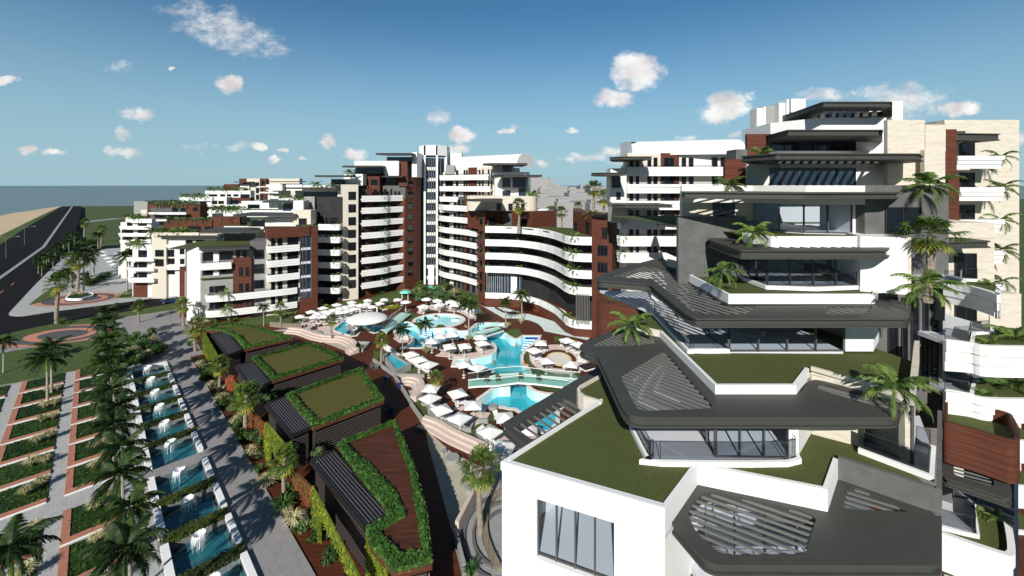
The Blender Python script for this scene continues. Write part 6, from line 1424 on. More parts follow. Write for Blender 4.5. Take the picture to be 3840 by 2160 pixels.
for i in range(7): b=AB(94+i*2.2,3.2+1.5*(i%3)+2); put(TUF if i%2 else GTF,i,(*b,.5),'grass clump in the thicket at the far end of the fountains',1.7,'grass clumps of the promenade thicket')
for i in range(14):
    b=G(D('z1',640+i*14,960-i*6+random.uniform(-12,12)),.1); put(DSH,i,(*b,.1),'dark green shrub in the corner hedge beside the umbrella terrace',1.1,'shrubs of the corner hedge')
for i in range(16):
    b=G(D('z1',560+random.uniform(0,160),610+random.uniform(0,60)),-.0); put(DSH,i,(*b,.0),'dark shrub in the far street garden',1.8,'shrubs of the far street garden')
for i in range(26):
    t_=i/25; x=300+(560-300)*t_+random.uniform(-14,14); y=850-(850-610)*t_+random.uniform(-10,10); b=G(D('z1',x,y)); 
    if i%2: put(DSH,i,(*b,.0),'dark shrub in the strip along the big road kerb',1.5,'shrubs of the road kerb strip')
    else: put(ROY,i,(*b,.0),'dark feather palm in the dense strip along the big road kerb',.72,'dark palms of the road kerb strip')
for i in range(12):
    b=G(D('z1',420+random.uniform(0,270),940+random.uniform(-60,40)),.1); put(DSH if i%2 else GTF,i,(*b,.1),'green shrub around the round planter on the corner',1.3,'plants of the corner garden')
for i,(x,y,yt) in enumerate(((500,1000,840),(545,960,790),(680,900,760),(530,900,730))): palm_at(FAN if i%2 else ROY,i,'z1',x,y,yt,('feather palm left of the tall corner fan palm','fan palm behind the tall corner fan palm','feather palm near the corner umbrellas','fan palm at the back of the corner garden')[i])
for i in range(14): b=AB(85-i*4.6,13.4+random.uniform(-.4,.6)); put(DSH if i%2 else SHR,i,(*b,0),'low shrub in the planting strip between the promenade and the pavilions',.75,'shrubs of the pavilion planting strip')
for i in range(24):
    b=AB(88-i*2.7,13.2+.7*math.sin(i*1.7)); put((GTF,TUF,GTF,DSH)[i%4],i,(*b,.0),'leafy clump in the planting strip beside the pavilions',.95,'plants of the pavilion strip')
for i,(tg,x,y,s,lab) in enumerate((('z4',1530,430,.9,'pale round shrub between the second and third pavilions'),('z6',740,760,.8,'pale round shrub between the third and nearest pavilions'),('z6',475,440,.7,'pale shrub left of the third pavilion roof'))):
    b=G(D(tg,x,y),2.5); put(SHR,i,(*b,1.8),lab,s)
for p in FAN+ROY+KEN+TUF+GTF+SHR+YSH+DSH:
    for c in list(p.children): bpy.data.objects.remove(c)
    bpy.data.objects.remove(p)
random.seed(5)
# ================= planting beds, basins, fountains
def leafsheet(P,z,n_m2,s,seed,h=.12):
    rnd=random.Random(seed); mb=MB(); xs=[p[0] for p in P]; ys=[p[1] for p in P]; x0,x1,y0,y1=min(xs),max(xs),min(ys),max(ys)
    for i in range(int((x1-x0)*(y1-y0)*n_m2)):
        x,y=rnd.uniform(x0,x1),rnd.uniform(y0,y1)
        if inpoly(x,y,P): leafq(mb,Vector((x,y,z+rnd.uniform(0,h))),Vector((0,0,1)),s*rnd.uniform(.7,1.3),rnd)
    return mb
ORD='first second third fourth fifth sixth seventh eighth ninth tenth eleventh twelfth'.split()
def bed(a0,a1,b0,b1,lab,left=True,dens=22):
    o=AB(a0,b0); t=thing('planting_bed',lab,'planting bed',(*o,.1),'planting beds with brick kerbs')
    if left: MB().prism([AB(a0,b0),AB(a1,b0),AB(a1,b0+.55),AB(a0,b0+.55)],.1,.33).build('side_kerb',terra,t)
    if left: MB().prism([AB(a0-.03,b0),AB(a0,b0),AB(a0,b0+.55),AB(a0-.03,b0+.55)],.1,.3).build('kerb_face',white,t)
    MB().prism([AB(a0-.03,b0+.56),AB(a0,b0+.56),AB(a0,b1),AB(a0-.03,b1)],.1,.3).build('kerb_face',white,t)
    MB().prism([AB(a0,b0+.55),AB(a0+.7,b0+.55),AB(a0+.7,b1),AB(a0,b1)],.1,.33).build('front_kerb',terra,t)
    P=[AB(a0+.7,b0+.5),AB(a1-.05,b0+.5),AB(a1-.05,b1),AB(a0+.7,b1)]
    MB().prism(P,.1,.24).build('soil',coverl,t); leafsheet(P,.22,dens,.15,int(a0*7+b0*3)).build('ground_cover',coverl,t,kind='stuff')
for ci,(b0,b1,nm,dn) in enumerate(((-1.92,2.0,'right',24),(-7.6,-3.12,'middle',20),(-13.4,-8.86,'left',16))):
    for k in range(11):
        a0=88.6-5.7*k if k<6 else 51.9-5.7*(k-6)
        if k==0: a0=88.6
        a1=a0+5.3
        if ci==2 and a0<55: continue
        if k<6: a0+=5.7 if 0 else 0
        bed(a0,a1,b0,b1,'%s brick kerbed planting bed from the oval lawn in the %s column'%(ORD[k+1],nm),True,dn)
bed(94.3,99.4,-1.92,2.0,'first brick kerbed planting bed at the lawn end of the right column'); bed(94.3,99.4,-7.6,-3.12,'first brick kerbed planting bed at the lawn end of the middle column'); bed(94.3,99.4,-13.4,-8.86,'first brick kerbed planting bed at the lawn end of the left column')
def fountain_mesh(seed):
    rnd=random.Random(seed); mb=MB(); n=60
    for i in range(n):
        a=2*math.pi*i/n+rnd.uniform(-.04,.04); d=Vector((math.cos(a),math.sin(a),0)); s_=Vector((-d.y,d.x,0))
        top=1.35+.1*rnd.random(); drop=rnd.uniform(.05,1.0); w0=.035*rnd.uniform(.6,1.3)
        prof=[(.3,1.1),(.36,1.3),(.46,top),(.56,1.25),(.62,1.0),(.65,max(.15,drop))]
        pts=[d*r_+Vector((0,0,z)) for r_,z in prof]
        for j,(p,q) in enumerate(zip(pts,pts[1:])):
            wa=w0*(1.2-.18*j); wb=w0*(1.2-.18*(j+1)) if j<4 else .006
            mb.face([p-s_*wa,p+s_*wa,q+s_*wb,q-s_*wb])
    for i in range(40):
        a=rnd.uniform(0,6.28); r_=rnd.uniform(.5,.75); z=rnd.uniform(.05,.8); p=Vector((r_*math.cos(a),r_*math.sin(a),z)); w_=.018; mb.face([p+Vector((-w_,0,0)),p+Vector((0,0,-w_*3)),p+Vector((w_,0,0)),p+Vector((0,0,w_*2))])
    mb.lathe([(0,.05),(.05,.05),(.04,1.2),(.3,1.12)],0,0,10)
    return mb
fp=mkproto('fountain_jet',[('water_dome',fountain_mesh(1),spray)]); setcat(fp,'fountain'); fp.children[0]['kind']='stuff'
for k,(a0,a1) in enumerate(basins):
    t=thing('fountain_basin','%s dark blue fountain basin from the far thicket, beside the promenade'%ORD[k],'basin',(*AB(a0,4.0),0),'fountain basins along the promenade')
    for b0,b1,n_ in ((4.0,4.54,0),(8.55,9.02,0)): MB().prism(rect(a0,a1,b0,b1),-.9,.5).build('side_wall',white,t)
    MB().walls(rect(a0,a1,4.54,8.55),-.9,.13,out=False).build('basin_lining',tilew,t)
    MB().poly(rect(a0-.02,a1+.02,4.52,8.57),-.35).build('basin_water',basinw,t)
    if k!=5:
        hb=MB().prism(rect(a0-1.2,a0-.1,4.3,8.9),.1,.42); P=rect(a0-1.35,a0+.05,4.0,9.1); m2=leafsheet(P,.42,60,.1,k,.18)
        rnd=random.Random(k)
        for i in range(160):
            e_=rnd.random(); b_=rnd.uniform(4.1,9.0); x,y=AB(a0-1.3 if e_<.5 else a0+.0,b_); leafq(m2,Vector((x,y,rnd.uniform(.12,.45))),Vector((0,-1,0)),.1,rnd)
        t2=thing('hedge','low box hedge at the near side of the %s fountain basin from the thicket'%ORD[k],'hedge',(*AB(a0-.6,4.3),.1),'low hedges between the fountain basins'); hb.build('core',boxl,t2); m2.build('foliage',boxl,t2)
    x,y=AB(a1-1.5 if k<6 else a1-1.6,6.45); dup(fp,(x,y,-.35),k,'white water jet rising from the %s fountain basin'%ORD[k],'fountain jets',1.0)
for c in list(fp.children): bpy.data.objects.remove(c)
bpy.data.objects.remove(fp)
S('basin_end_kerb',MB().prism(rect(92.2,92.6,4.0,9.0),.1,.5),white)
# ================= green roofed pavilions
ZR=4.6
def pavilion(lab,tg,hedge,perg,top,holem,creeper,seed,inner=None):
    H_=[G(D(tg,*p),ZR) for p in hedge]; P_=[G(D(tg,*p),ZR-.4) for p in perg]
    t=thing('garden_pavilion',lab,'pavilion',(*H_[0],0))
    MB().prism(inset(H_,.35),0,ZR-.35,bot=False).build('louvred_wall',lou,t)
    MB().prism(H_,ZR-.75,ZR-.3).build('roof_fascia',wood,t)
    ring_i=[G(D(tg,*p),ZR) for p in inner] if inner else inset(H_,.8)
    MB().poly(inset(ring_i,-.15),ZR-.28).build('roof_surface',holem,t)
    # hedge ring
    rnd=random.Random(seed); mb=MB(); core=MB().prism(H_,ZR-.3,ZR-.12,holes=[ring_i]); hd=core.build('roof_hedge',hedgel,t)
    xs=[p[0] for p in H_]; ys=[p[1] for p in H_]; n=int(area(H_)*0); m_=len(H_)
    for i in range(m_):
        a,b=Vector(H_[i-1]),Vector(H_[i]); ai,bi=Vector(ring_i[i-1]),Vector(ring_i[i]); L_=(b-a).length
        for j in range(int(L_*90)):
            u=rnd.random(); v=rnd.random(); p=a.lerp(b,u).lerp(ai.lerp(bi,u),v*1.1-.05); bump=.35*math.sin(math.pi*min(1,max(0,v)))+.12*math.sin(p.x*5+seed)*math.cos(p.y*4)
            leafq(mb,Vector((p.x,p.y,ZR-.2+max(0,bump)*rnd.uniform(.5,1.1))),Vector(((v-.5)*-1,0,1)),rnd.uniform(.09,.17),rnd)
        for j in range(int(L_*14)):
            u=rnd.random(); p=a.lerp(b,u); leafq(mb,Vector((p.x,p.y,ZR-rnd.uniform(.0,.5))),Vector((0,-1,0)),rnd.uniform(.08,.15),rnd)
    mb.build('hedge_leaves',hedgel,hd)
    # pergola with louvres beside the roof
    Pp=P_ if area(P_)>0 else list(reversed(P_))
    fr=MB()
    for i in range(len(Pp)): fr.seg(Pp[i-1],Pp[i],.16,ZR-.75,ZR-.35)
    f_=fr.build('pergola_frame',black,t); dd=Vector(P_[3])-Vector(P_[0])
    slats(Pp,ZR-.6,ZR-.42,tuple(dd),.27,.06).build('pergola_slats',pergm,f_)
    MB().poly(inset(Pp,.1),ZR-.8).build('pergola_glass',navyg,f_)
    MB().prism(inset(Pp,.3),0,ZR-.85,bot=False).build('lower_wall',lou,t)
    for (a,b,z0,z1,m) in creeper:
        A=Vector(G(D(tg,*a),z1)); B=Vector(G(D(tg,*b),z1)); mb=MB(); L_=(B-A).length; n_=Vector(((B-A).y,-(B-A).x)).normalized()
        if n_.y>0: n_=-n_
        for j in range(int(L_*(z1-z0)*75)): u=rnd.random(); z=rnd.uniform(z0,z1); q=A.lerp(B,u)+n_*rnd.uniform(0,.25); leafq(mb,Vector((q.x,q.y,z)),Vector((n_.x,n_.y,.3)),rnd.uniform(.06,.13),rnd)
        c=MB().prism([tuple(A),tuple(B),tuple(B+n_*.12),tuple(A+n_*.12)],z0,z1).build('creeper_wall',m,t); mb.build('creeper_leaves',m,c)
navyg=M('navy_pergola_panel',(.012,.018,.04),.35,.3,.8,spec=.3)
def mklou():
    m,nt,b=newmat('louvred_siding'); N=nt.nodes; L=nt.links; tc=N.new('ShaderNodeTexCoord'); sp=N.new('ShaderNodeSeparateXYZ'); L.new(tc.outputs['Object'],sp.inputs[0])
    d=N.new('ShaderNodeMath'); d.operation='DIVIDE'; d.inputs[1].default_value=.28; L.new(sp.outputs[2],d.inputs[0]); f=N.new('ShaderNodeMath'); f.operation='FRACT'; L.new(d.outputs[0],f.inputs[0])
    r=N.new('ShaderNodeValToRGB'); r.color_ramp.elements[0].position=.62; r.color_ramp.elements[0].color=(.006,.004,.004,1); r.color_ramp.elements[1].position=.68; r.color_ramp.elements[1].color=(.1,.085,.08,1); L.new(f.outputs[0],r.inputs[0]); L.new(r.outputs[0],b.inputs['Base Color']); b.inputs['Roughness'].default_value=.6; return m
lou=mklou(); pergm=M('pergola_slat_metal',(.075,.075,.085),.45,.1,2)
pavilion('nearest pavilion roof, wood decked and notched, edged with clipped green hedge','z6',[(850,690),(1185,560),(1240,700),(1300,850),(1360,1080),(1390,1355),(1175,1405),(1045,1260),(1015,1165),(1150,1085),(1110,1030),(960,850)],[(703,795),(835,738),(1145,1088),(1010,1170)],0,deck2,[((718,935),(985,1449),2.9,ZR-.4,yellowl),((1025,1215),(1140,1400),-.0,ZR-.6,yellowl),((716,940),(765,1030),.6,ZR-.5,yellowl)],1,[(895,692),(1168,580),(1205,700),(1262,850),(1300,1060),(1335,1285),(1215,1302),(1088,1190),(1085,1185),(1240,1095),(1195,970),(1030,800)])
pavilion('third pavilion roof, brown green turf edged with hedge, second from the near end','z6',[(560,415),(990,262),(1118,440),(715,592)],[(445,478),(562,430),(712,598),(590,650)],0,turf,[((455,575),(560,700),1.8,ZR-.4,yellowl),((448,575),(480,620),.2,ZR-.5,yellowl)],2)
pavilion('second pavilion roof, brown green turf edged with hedge, between two turf roofs','z6',[(368,207),(700,120),(892,208),(485,330)],[(275,258),(372,232),(478,345),(372,395)],0,turf,[((275,345),(330,410),1.5,ZR-.4,yellowl)],3)
pavilion('farthest pavilion roof, small turf triangle edged with hedge beside the white block','z6',[(95,45),(180,15),(360,22),(600,92),(330,155),(275,90),(210,55)],[(138,82),(225,60),(318,165),(228,198)],0,turf,[((98,60),(180,200),1.5,ZR-.4,yellowl),((98,60),(130,110),.1,ZR-.5,yellowl)],4)
for i,(p,q,lab) in enumerate((((560,490),(700,720),'x'),)): pass
def redwall(x0,y0,x1,y1,lab,seed):
    A=Vector(G(D('z4',x0,y0),2.2)); B=Vector(G(D('z4',x1,y1),2.2)); rnd=random.Random(seed); n_=Vector(((B-A).y,-(B-A).x)).normalized(); n_=-n_ if n_.y>0 else n_
    t=thing('creeper_screen',lab,'green wall',(A.x,A.y,0)); MB().prism([tuple(A),tuple(B),tuple(B-n_*.2),tuple(A-n_*.2)],0,2.2).build('screen',redl,t); mb=MB()
    for j in range(int((B-A).length*2.3*70)): q=A.lerp(B,rnd.random())+n_*rnd.uniform(0,.2); leafq(mb,Vector((q.x,q.y,rnd.uniform(0,2.3))),Vector((n_.x,n_.y,.3)),rnd.uniform(.06,.12),rnd)
    mb.build('creeper_leaves',redl,t)
redwall(1275,310,1325,318,'red creeper screen beside the second pavilion',1); redwall(1410,500,1500,600,'red creeper screen between the second and third pavilions',2); redwall(1650,845,1770,960,'largest red creeper screen before the nearest pavilion',3)
P=GL('c4',.0,480,900,1085,760,1105,1100,560,1100)
S('entry_tiles',MB().prism(GL('z6',3.0,1180,1410,1375,1365,1375,1600,1180,1600),2.8,3.0),brick('pink_roof_tiles',(.5,.33,.25),(.44,.28,.2),(.15,.1,.08),.9,.9,.03,rot=R(10)))
MB().prism(GL('z6',3.0,1180,1410,1375,1365,1375,1600,1180,1600),0,2.8).build('tiled_porch',lou,None,'low porch with pink tiled top at the bottom beyond the nearest pavilion','porch')
# wood deck strip patches right of the promenade already part of the deck
# ================= umbrellas and loungers
def umb_proto(kind):
    r=thing('sun_umbrella','x','umbrella',(0,0,0)); mb=MB(); z=2.35; w_=1.2
    if kind=='sq':
        c=[(-w_,-w_,z),(w_,-w_,z),(w_,w_,z),(-w_,w_,z)]; ap=(0,0,z+.55)
        for i in range(4): mb.face([c[i],c[(i+1)%4],ap]); a,b=c[i],c[(i+1)%4]; mb.face([(a[0],a[1],z-.12),(b[0],b[1],z-.12),b,a])
        mb.face([(p[0]*.99,p[1]*.99,z-.01) for p in reversed(c)])
    else:
        n=10; c=[(w_*1.25*math.cos(2*math.pi*i/n),w_*1.25*math.sin(2*math.pi*i/n),z) for i in range(n)]
        for i in range(n): mb.face([c[i-1],c[i],(c[i][0]*.5,c[i][1]*.5,z+.38),(c[i-1][0]*.5,c[i-1][1]*.5,z+.38)]); mb.face([(c[i-1][0]*.5,c[i-1][1]*.5,z+.38),(c[i][0]*.5,c[i][1]*.5,z+.38),(0,0,z+.5)])
        mb.face([(p[0]*.99,p[1]*.99,z-.01) for p in reversed(c)])
    mb.build('canopy',fabric,r); p=MB(); p.tube([(0,0,0),(0,0,z+.3)],.035,6); p.build('pole',plastic,r); b=MB(); b.lathe([(.0,.5),(.3,.5),(.3,.46),(.05,.42),(.05,.08),(.28,.06),(.28,0)],0,0,10); b.build('side_table',plastic,r); return r
UQ,UR=umb_proto('sq'),umb_proto('rd')
def lounger_proto():
    r=thing('sun_lounger','x','sun lounger',(0,0,0)); m=MB(); m.box(0,-.25,.3,.66,1.35,.1); m.build('seat',fabric,r)
    b=MB(); b.prism([(-.33,.42),(.33,.42),(.33,1.1),(-.33,1.1)],.3,.4); b.v=[(x,y,z+(y-.42)*.75) for x,y,z in b.v]; b.build('backrest',fabric,r)
    f=MB(); 
    for x in (-.34,.34): f.box(x,-.1,.2,.05,1.75,.08); 
    for x in (-.32,.32):
        for y in (-.85,.6): f.box(x,y,0,.06,.08,.22)
    f.build('frame',plastic,r); return r
LO=lounger_proto()
grp='white square umbrellas of the crowded terrace by the beige tower'
sqs=[]
def U(p,i,lab,rot=None,group=None,kind='sq'):
    b=G(p,2.5); z=0; sqs.append(b); dup(UQ if kind=='sq' else UR,(b[0],b[1],0.02),random.uniform(0,1.57) if rot is None else rot,lab,group,.8 if group==grp else .92)
grp='white square umbrellas of the crowded terrace by the beige tower'
cl=[(345,522),(570,430),(630,530),(810,355),(860,430),(1090,290),(1140,360),(1150,440),(1400,300),(1385,240),(1450,375),(1690,275),(1710,205),(2040,190),(1950,260),(1800,330),(830,520),(2310,190),(940,470),(1290,420),(1010,400),(1250,340),(1560,300),(700,470)]
for i,(x,y) in enumerate(cl): U(D('p1',x,y),i,'white square umbrella in the crowded sunbed terrace left of the big domed canopy',.5+random.uniform(-.4,.4),grp)
def near(x,y,lst,d): return any((x-a)**2+(y-b)**2<d*d for a,b in lst)
LP=[]
def LG(x,y,rot,lab,group=None):
    LP.append((x,y)); dup(LO,(x,y,.03),rot,lab,group)
glo='white loungers of the crowded terrace by the beige tower'
for (bx_,by_) in list(sqs):
    for s_ in (-1,1):
        x=bx_+s_*1.15+random.uniform(-.2,.2); y=by_-.6+random.uniform(-.5,.5)
        if not near(x,y,LP,.95): LG(x,y,random.choice((2.6,3.4,2.2,3.0)),'white sun lounger in the crowded sunbed terrace left of the big domed canopy',glo)
for i in range(16):
    b=G(D('p1',230+random.uniform(0,1100),600+random.uniform(-110,60)))
    if not near(b[0],b[1],LP,1.1): LG(b[0],b[1],random.uniform(1.2,2.2),'white sun lounger in the crowded sunbed terrace left of the big domed canopy',glo)
for i,(x,y,lab) in enumerate(((115,370,'white round umbrella left of the shrub mound'),(530,315,'white round umbrella in front of the shrub mound'),(1020,365,'white round umbrella right of the shrub mound'))): U(D('p2',x,y),i,lab,kind='rd')
dis=[('p2',750,340,'small white square umbrella between the two round ones'),('p2',795,415,'white square umbrella above the loungers at the top of the round pool'),('p2',470,450,'white square umbrella at the upper left of the round pool'),('p2',1090,420,'white square umbrella half behind the right round umbrella'),('p2',1520,535,'white square umbrella by the wood tower corner'),
('p2',1060,1010,'white square umbrella on the lagoon side of the peninsula, centre'),('p2',640,1140,'white square umbrella at the left tip of the peninsula'),('p2',1620,1065,'white square umbrella under the short glass footbridge'),('p2',1650,1180,'white square umbrella at the right end of the peninsula'),('p2',995,1250,'left one of the two umbrellas over the four facing loungers'),('p2',1300,1240,'right one of the two umbrellas over the four facing loungers'),('p2',810,1045,'white umbrella left of centre on the lagoon side of the peninsula'),
('p3',750,440,'far white umbrella of the row beside the small raised pool'),('p3',920,540,'middle white umbrella of the row beside the small raised pool'),('p3',1120,640,'near white umbrella of the row beside the small raised pool'),('p3',2100,700,'white umbrella in front of the square white platform'),('p3',1820,640,'white umbrella on the square white platform'),('p3',1170,1110,'small white umbrella behind the largest fan palm'),
('p4',895,640,'white umbrella beside the blue lagoon steps'),('p4',770,790,'white umbrella at the upper left of the round terrace'),('p4',1425,590,'white umbrella at the top of the round terrace'),('p4',1660,670,'white umbrella tucked under the dark canopy by the round terrace'),('p4',1010,995,'white umbrella over the left half of the round terrace centre'),('p4',1510,1065,'white umbrella over the right half of the round terrace centre'),
('p5',620,570,'white umbrella at the left rim of the near sunbed terrace'),('p5',1260,480,'white umbrella at the lagoon edge of the near sunbed terrace'),('p5',990,740,'white umbrella in the middle of the near sunbed terrace'),('p5',1890,720,'white umbrella left of the dark slatted canopy'),('p5',1600,1010,'nearest white umbrella beside the dark slatted canopy'),('p5',940,250,'white umbrella just below the long glass footbridge'),('p5',390,340,'white umbrella left of the largest fan palm trunk'),
('p6',640,960,'white umbrella seen through the dark slatted canopy'),('z5',1790,1340,'white umbrella in the shadow below the dark slatted canopy')]
for i,(tg,x,y,lab) in enumerate(dis): U(D(tg,x,y),i,lab)
U(D('z1',960,735),0,'large white umbrella outside the corner cafe near the cream framed wing')
for i in range(7): U(D('z1',770+i*22+random.uniform(-8,8),690+ (i*23)%130),i,'white umbrella of the corner cafe terrace beside the street palms',None,'white umbrellas of the corner cafe terrace')
gl_='white loungers round the top of the round pool'
pc_=(pc[0],(pN+pS)/2)
for i,(x,y) in enumerate(((430,585),(550,565),(720,545),(850,540),(1010,540),(1120,560),(1215,585),(1300,605),(1380,625),(1440,650),(1455,690),(640,480),(930,470),(1100,480),(1160,500))):
    b=G(D('p2',x,y)); an=math.atan2(pc_[1]-b[1],pc_[0]-b[0])+math.pi/2; LG(b[0],b[1],an,'white sun lounger facing the round pool on its far pink terrace',gl_)
for i,(x,y,an) in enumerate(((1430,440,2.7),(1600,455,2.6),(1755,450,3.4),(1925,435,3.2),(2170,410,2.0),(2280,340,2.0),(1480,200,.3),(1560,180,0),(1690,190,-.2),(1080,330,1.5),(1190,360,1.5),(1120,370,1.6),(620,150,1.5),(620,190,1.6))):
    b=G(D('p3',x,y)); nm_='first second third fourth fifth sixth'.split(); nmm=['leftmost of the four facing loungers','second of the four facing loungers','third of the four facing loungers','rightmost of the four facing loungers','near one of the two slanting loungers at the peninsula tip','far one of the two slanting loungers at the peninsula tip','left lounger by the lagoon wall','middle lounger by the lagoon wall','right lounger by the lagoon wall','upper lounger by the peninsula palm','lower lounger by the peninsula palm','middle lounger by the peninsula palm','back lounger on the left peninsula','front lounger on the left peninsula']
    LG(b[0],b[1],an,'white sun lounger, '+nmm[i])
for i in range(6): b=G(D('p3',260+i*42,380+i*26)); LG(b[0],b[1],.9,'white sun lounger in the row ending at the small raised pool, beside the far umbrella','white loungers of the row above the raised pool')
for i in range(8): b=G(D('p3',720+i*50,600+i*32)); LG(b[0],b[1],.9,'white sun lounger in the row between the small raised pool and the wood deck','white loungers of the row beside the raised pool')
rc=G(D('p4',1270,1008))
for i,(x,y) in enumerate(((970,760),(960,830),(1330,740),(1470,795),(1570,850),(1640,900),(800,905),(790,950),(790,995),(800,1030),(1740,980),(1750,1030),(1750,1080),(940,1130),(1100,1185),(1400,1225),(1560,1210))):
    b=G(D('p4',x,y)); an=math.atan2(rc[1]-b[1],rc[0]-b[0])+math.pi/2; LG(b[0],b[1],an,'white sun lounger in the ring on the round pink terrace with the yellow circle','white loungers of the round terrace')
for i,(x,y,an) in enumerate(((980,395,1.6),(990,520,1.8),(1430,700,2.8),(1200,620,1.2),(640,700,1.9),(480,450,1.5),(440,580,1.3),(720,830,2.0),(880,900,2.2),(1120,930,2.5),(1560,1150,1.0),(1500,1200,1.1),(1760,1320,1.2),(1620,1300,1.2),(2200,1060,1.2),(2380,980,1.2),(1780,860,.6))):
    b=G(D('p5',x,y)); LG(b[0],b[1],an,'white sun lounger on the near sunbed terrace, %s from the footbridge'%(ORD+['thirteenth','fourteenth','fifteenth','sixteenth','seventeenth'])[i],'white loungers of the near sunbed terrace')
for p in (UQ,UR,LO):
    for c in list(p.children): bpy.data.objects.remove(c)
    bpy.data.objects.remove(p)
# cafe wall, poufs, tables
def pouf(tg,x,y,r_,h,lab,m=conc2,z=0):
    b=G(D(tg,x,y)); MB().lathe([(r_*.9,0),(r_,.08),(r_,h-.06),(r_*.93,h),(0,h)],b[0],b[1],18).build('round_pouf',m,None,lab,'pouf')
for a in (('p5',285,520,.55,.4,'grey round pouf on the lawn left of the near sunbeds'),('p5',750,1000,.6,.4,'grey round pouf on the lawn below the near sunbeds'),('p5',1660,610,.65,.5,'grey round pouf beside the lagoon edge'),('z6',1505,800,.8,.5,'largest round stone table in the beige yard'),('z6',1640,910,.7,.5,'round stone table at the right side of the beige yard')): pouf(*a)
def arcbench(tg,x,y,r_,a0,lab):
    b=G(D(tg,x,y)); P=[(b[0]+r_*math.cos(a0+i*.2),b[1]+r_*math.sin(a0+i*.2)) for i in range(9)]; MB().sweep(P,[(-.2,0),(.2,0),(.2,.42),(-.2,.42)]).build('curved_bench',conc2,None,lab,'bench')
arcbench('z6',1470,765,.5,1.8,'small curved stone bench at the top of the beige yard'); arcbench('z6',1550,845,.6,-1.5,'curved stone bench below the largest round table'); arcbench('z6',1615,955,.6,3.3,'curved stone bench below the right stone table')
def chair(tg,x,y,rot,lab,m):
    zq=.8 if 'bridge' in lab else 0; b=G(D(tg,x,y),zq); z=zq+.01; t=thing('garden_chair',lab,'chair',(*b,z)); c,s_=math.cos(rot),math.sin(rot)
    def bb(px,py,z0,sx,sy,sz,mb): mb.box(b[0]+px*c-py*s_,b[1]+px*s_+py*c,z+z0,sx,sy,sz,rot)
    m1=MB(); bb(0,0,.38,.6,.6,.08,m1); m1.build('seat',m,t); m1=MB(); bb(0,.3,.46,.6,.07,.5,m1); m1.build('backrest',m,t)
    for px,py in ((-.27,-.27),(.27,-.27),(-.27,.27),(.27,.27)): m1=MB(); bb(px,py,0,.06,.06,.38,m1); m1.build('leg',m,t)
olive=M('olive_wood',(.12,.1,.04),.6,.1,3); navy=M('navy_cushion',(.02,.035,.12),.8,.1,3)
for a in (('p6',40,55,.3,'olive wooden chair on the glass footbridge, leftmost'),('p6',-180,70,.9,'olive wooden chair on the glass footbridge, far left end'),('p6',500,25,.1,'olive wooden chair on the glass footbridge, middle'),('p6',870,50,.7,'olive wooden chair on the glass footbridge, rightmost')): chair(*a,olive)
for a in (('p3',60,800,.3,'grey armchair in the shaded yard behind the pavilions, left'),('p3',-20,760,.9,'grey armchair in the shaded yard behind the pavilions, far left'),('z6',1130,520,.2,'grey armchair beside the third pavilion, left'),('z6',1165,505,.9,'grey armchair beside the third pavilion, right')): chair(*a,conc)
for a in (('p3',260,1040,.2,'navy cushioned seat in the dark yard, upper'),('p3',530,1190,.5,'navy cushioned seat in the dark yard, lower'),('z6',1155,548,.3,'navy cushioned seat beside the third pavilion')): chair(*a,navy)
b=G(D('p4',1830,1190)); t=thing('outdoor_sofa','dark outdoor daybed beside the round terrace under the canopy','daybed',(*b,0)); MB().box(b[0],b[1],.2,2.0,1.6,.3,.5).build('mattress',black,t); MB().box(b[0],b[1],0,2.1,1.7,.2,.5).build('base',white,t)
# turquoise play canopies by the glass tower
for tg,x,y,lab in (('z2',843,1190,'turquoise wavy play shelter left of the shrub mound'),('z2',1040,1155,'turquoise wavy play shelter at the foot of the glass tower')):
    b=G(D(tg,x,y),2.4); t=thing('play_shelter',lab,'play shelter',(*b,0)); mb=MB(); n=24
    for r0,z0,r1,z1 in ((1.5,1.9,1.2,2.3),(1.2,2.3,.6,2.5),(.6,2.5,0,2.6)):
        for i in range(n):
            a,c=2*math.pi*i/n,2*math.pi*(i+1)/n; k=lambda r_,q: r_*(1+.12*math.sin(5*q)) 
            mb.face([(b[0]+k(r0,a)*math.cos(a),b[1]+.6*k(r0,a)*math.sin(a),z0),(b[0]+k(r0,c)*math.cos(c),b[1]+.6*k(r0,c)*math.sin(c),z0),(b[0]+k(r1,c)*math.cos(c),b[1]+.6*k(r1,c)*math.sin(c),z1),(b[0]+k(r1,a)*math.cos(a),b[1]+.6*k(r1,a)*math.sin(a),z1)])
    mb.build('shelter_roof',turq,t)
    for dx in (-.8,.8): MB().tube([(b[0]+dx,b[1],0),(b[0]+dx,b[1],2.2)],.1,6).build('post',white,t)
# round planter on the corner pavement
P=cr(GL('z1',.15,500,1060,510,1040,560,1018,640,1015,700,1018,700,1035,650,1050,600,1062),3)
t=thing('round_planter','white kerbed round planter on the corner roundel','planter',(*P[0],.15)); MB().prism(P,.1,.75,holes=[inset(P,.3)]).build('planter_wall',white,t); MB().poly(inset(P,.28),.6).build('soil',coverl,t)
t=thing('cafe_block','white curved cafe wall beside the street umbrellas','cafe',(*G(D('z1',920,880)),0)); a=G(D('z1',875,885),.1); b=G(D('z1',985,885),.1)
MB().prism(fillet([a,b,(b[0],b[1]+6),(a[0],a[1]+6)],1.5),.1,WP(D('z1',900,802),a[1]).z).build('wall',white2,t)
MB().prism(fillet([(a[0]+1,a[1]+4),(b[0],b[1]+4),(b[0],b[1]+12),(a[0]-1,a[1]+12)],1.5),WP(D('z1',900,790),a[1]).z,WP(D('z1',900,755),a[1]).z).build('dark_window_band',glassd,t)
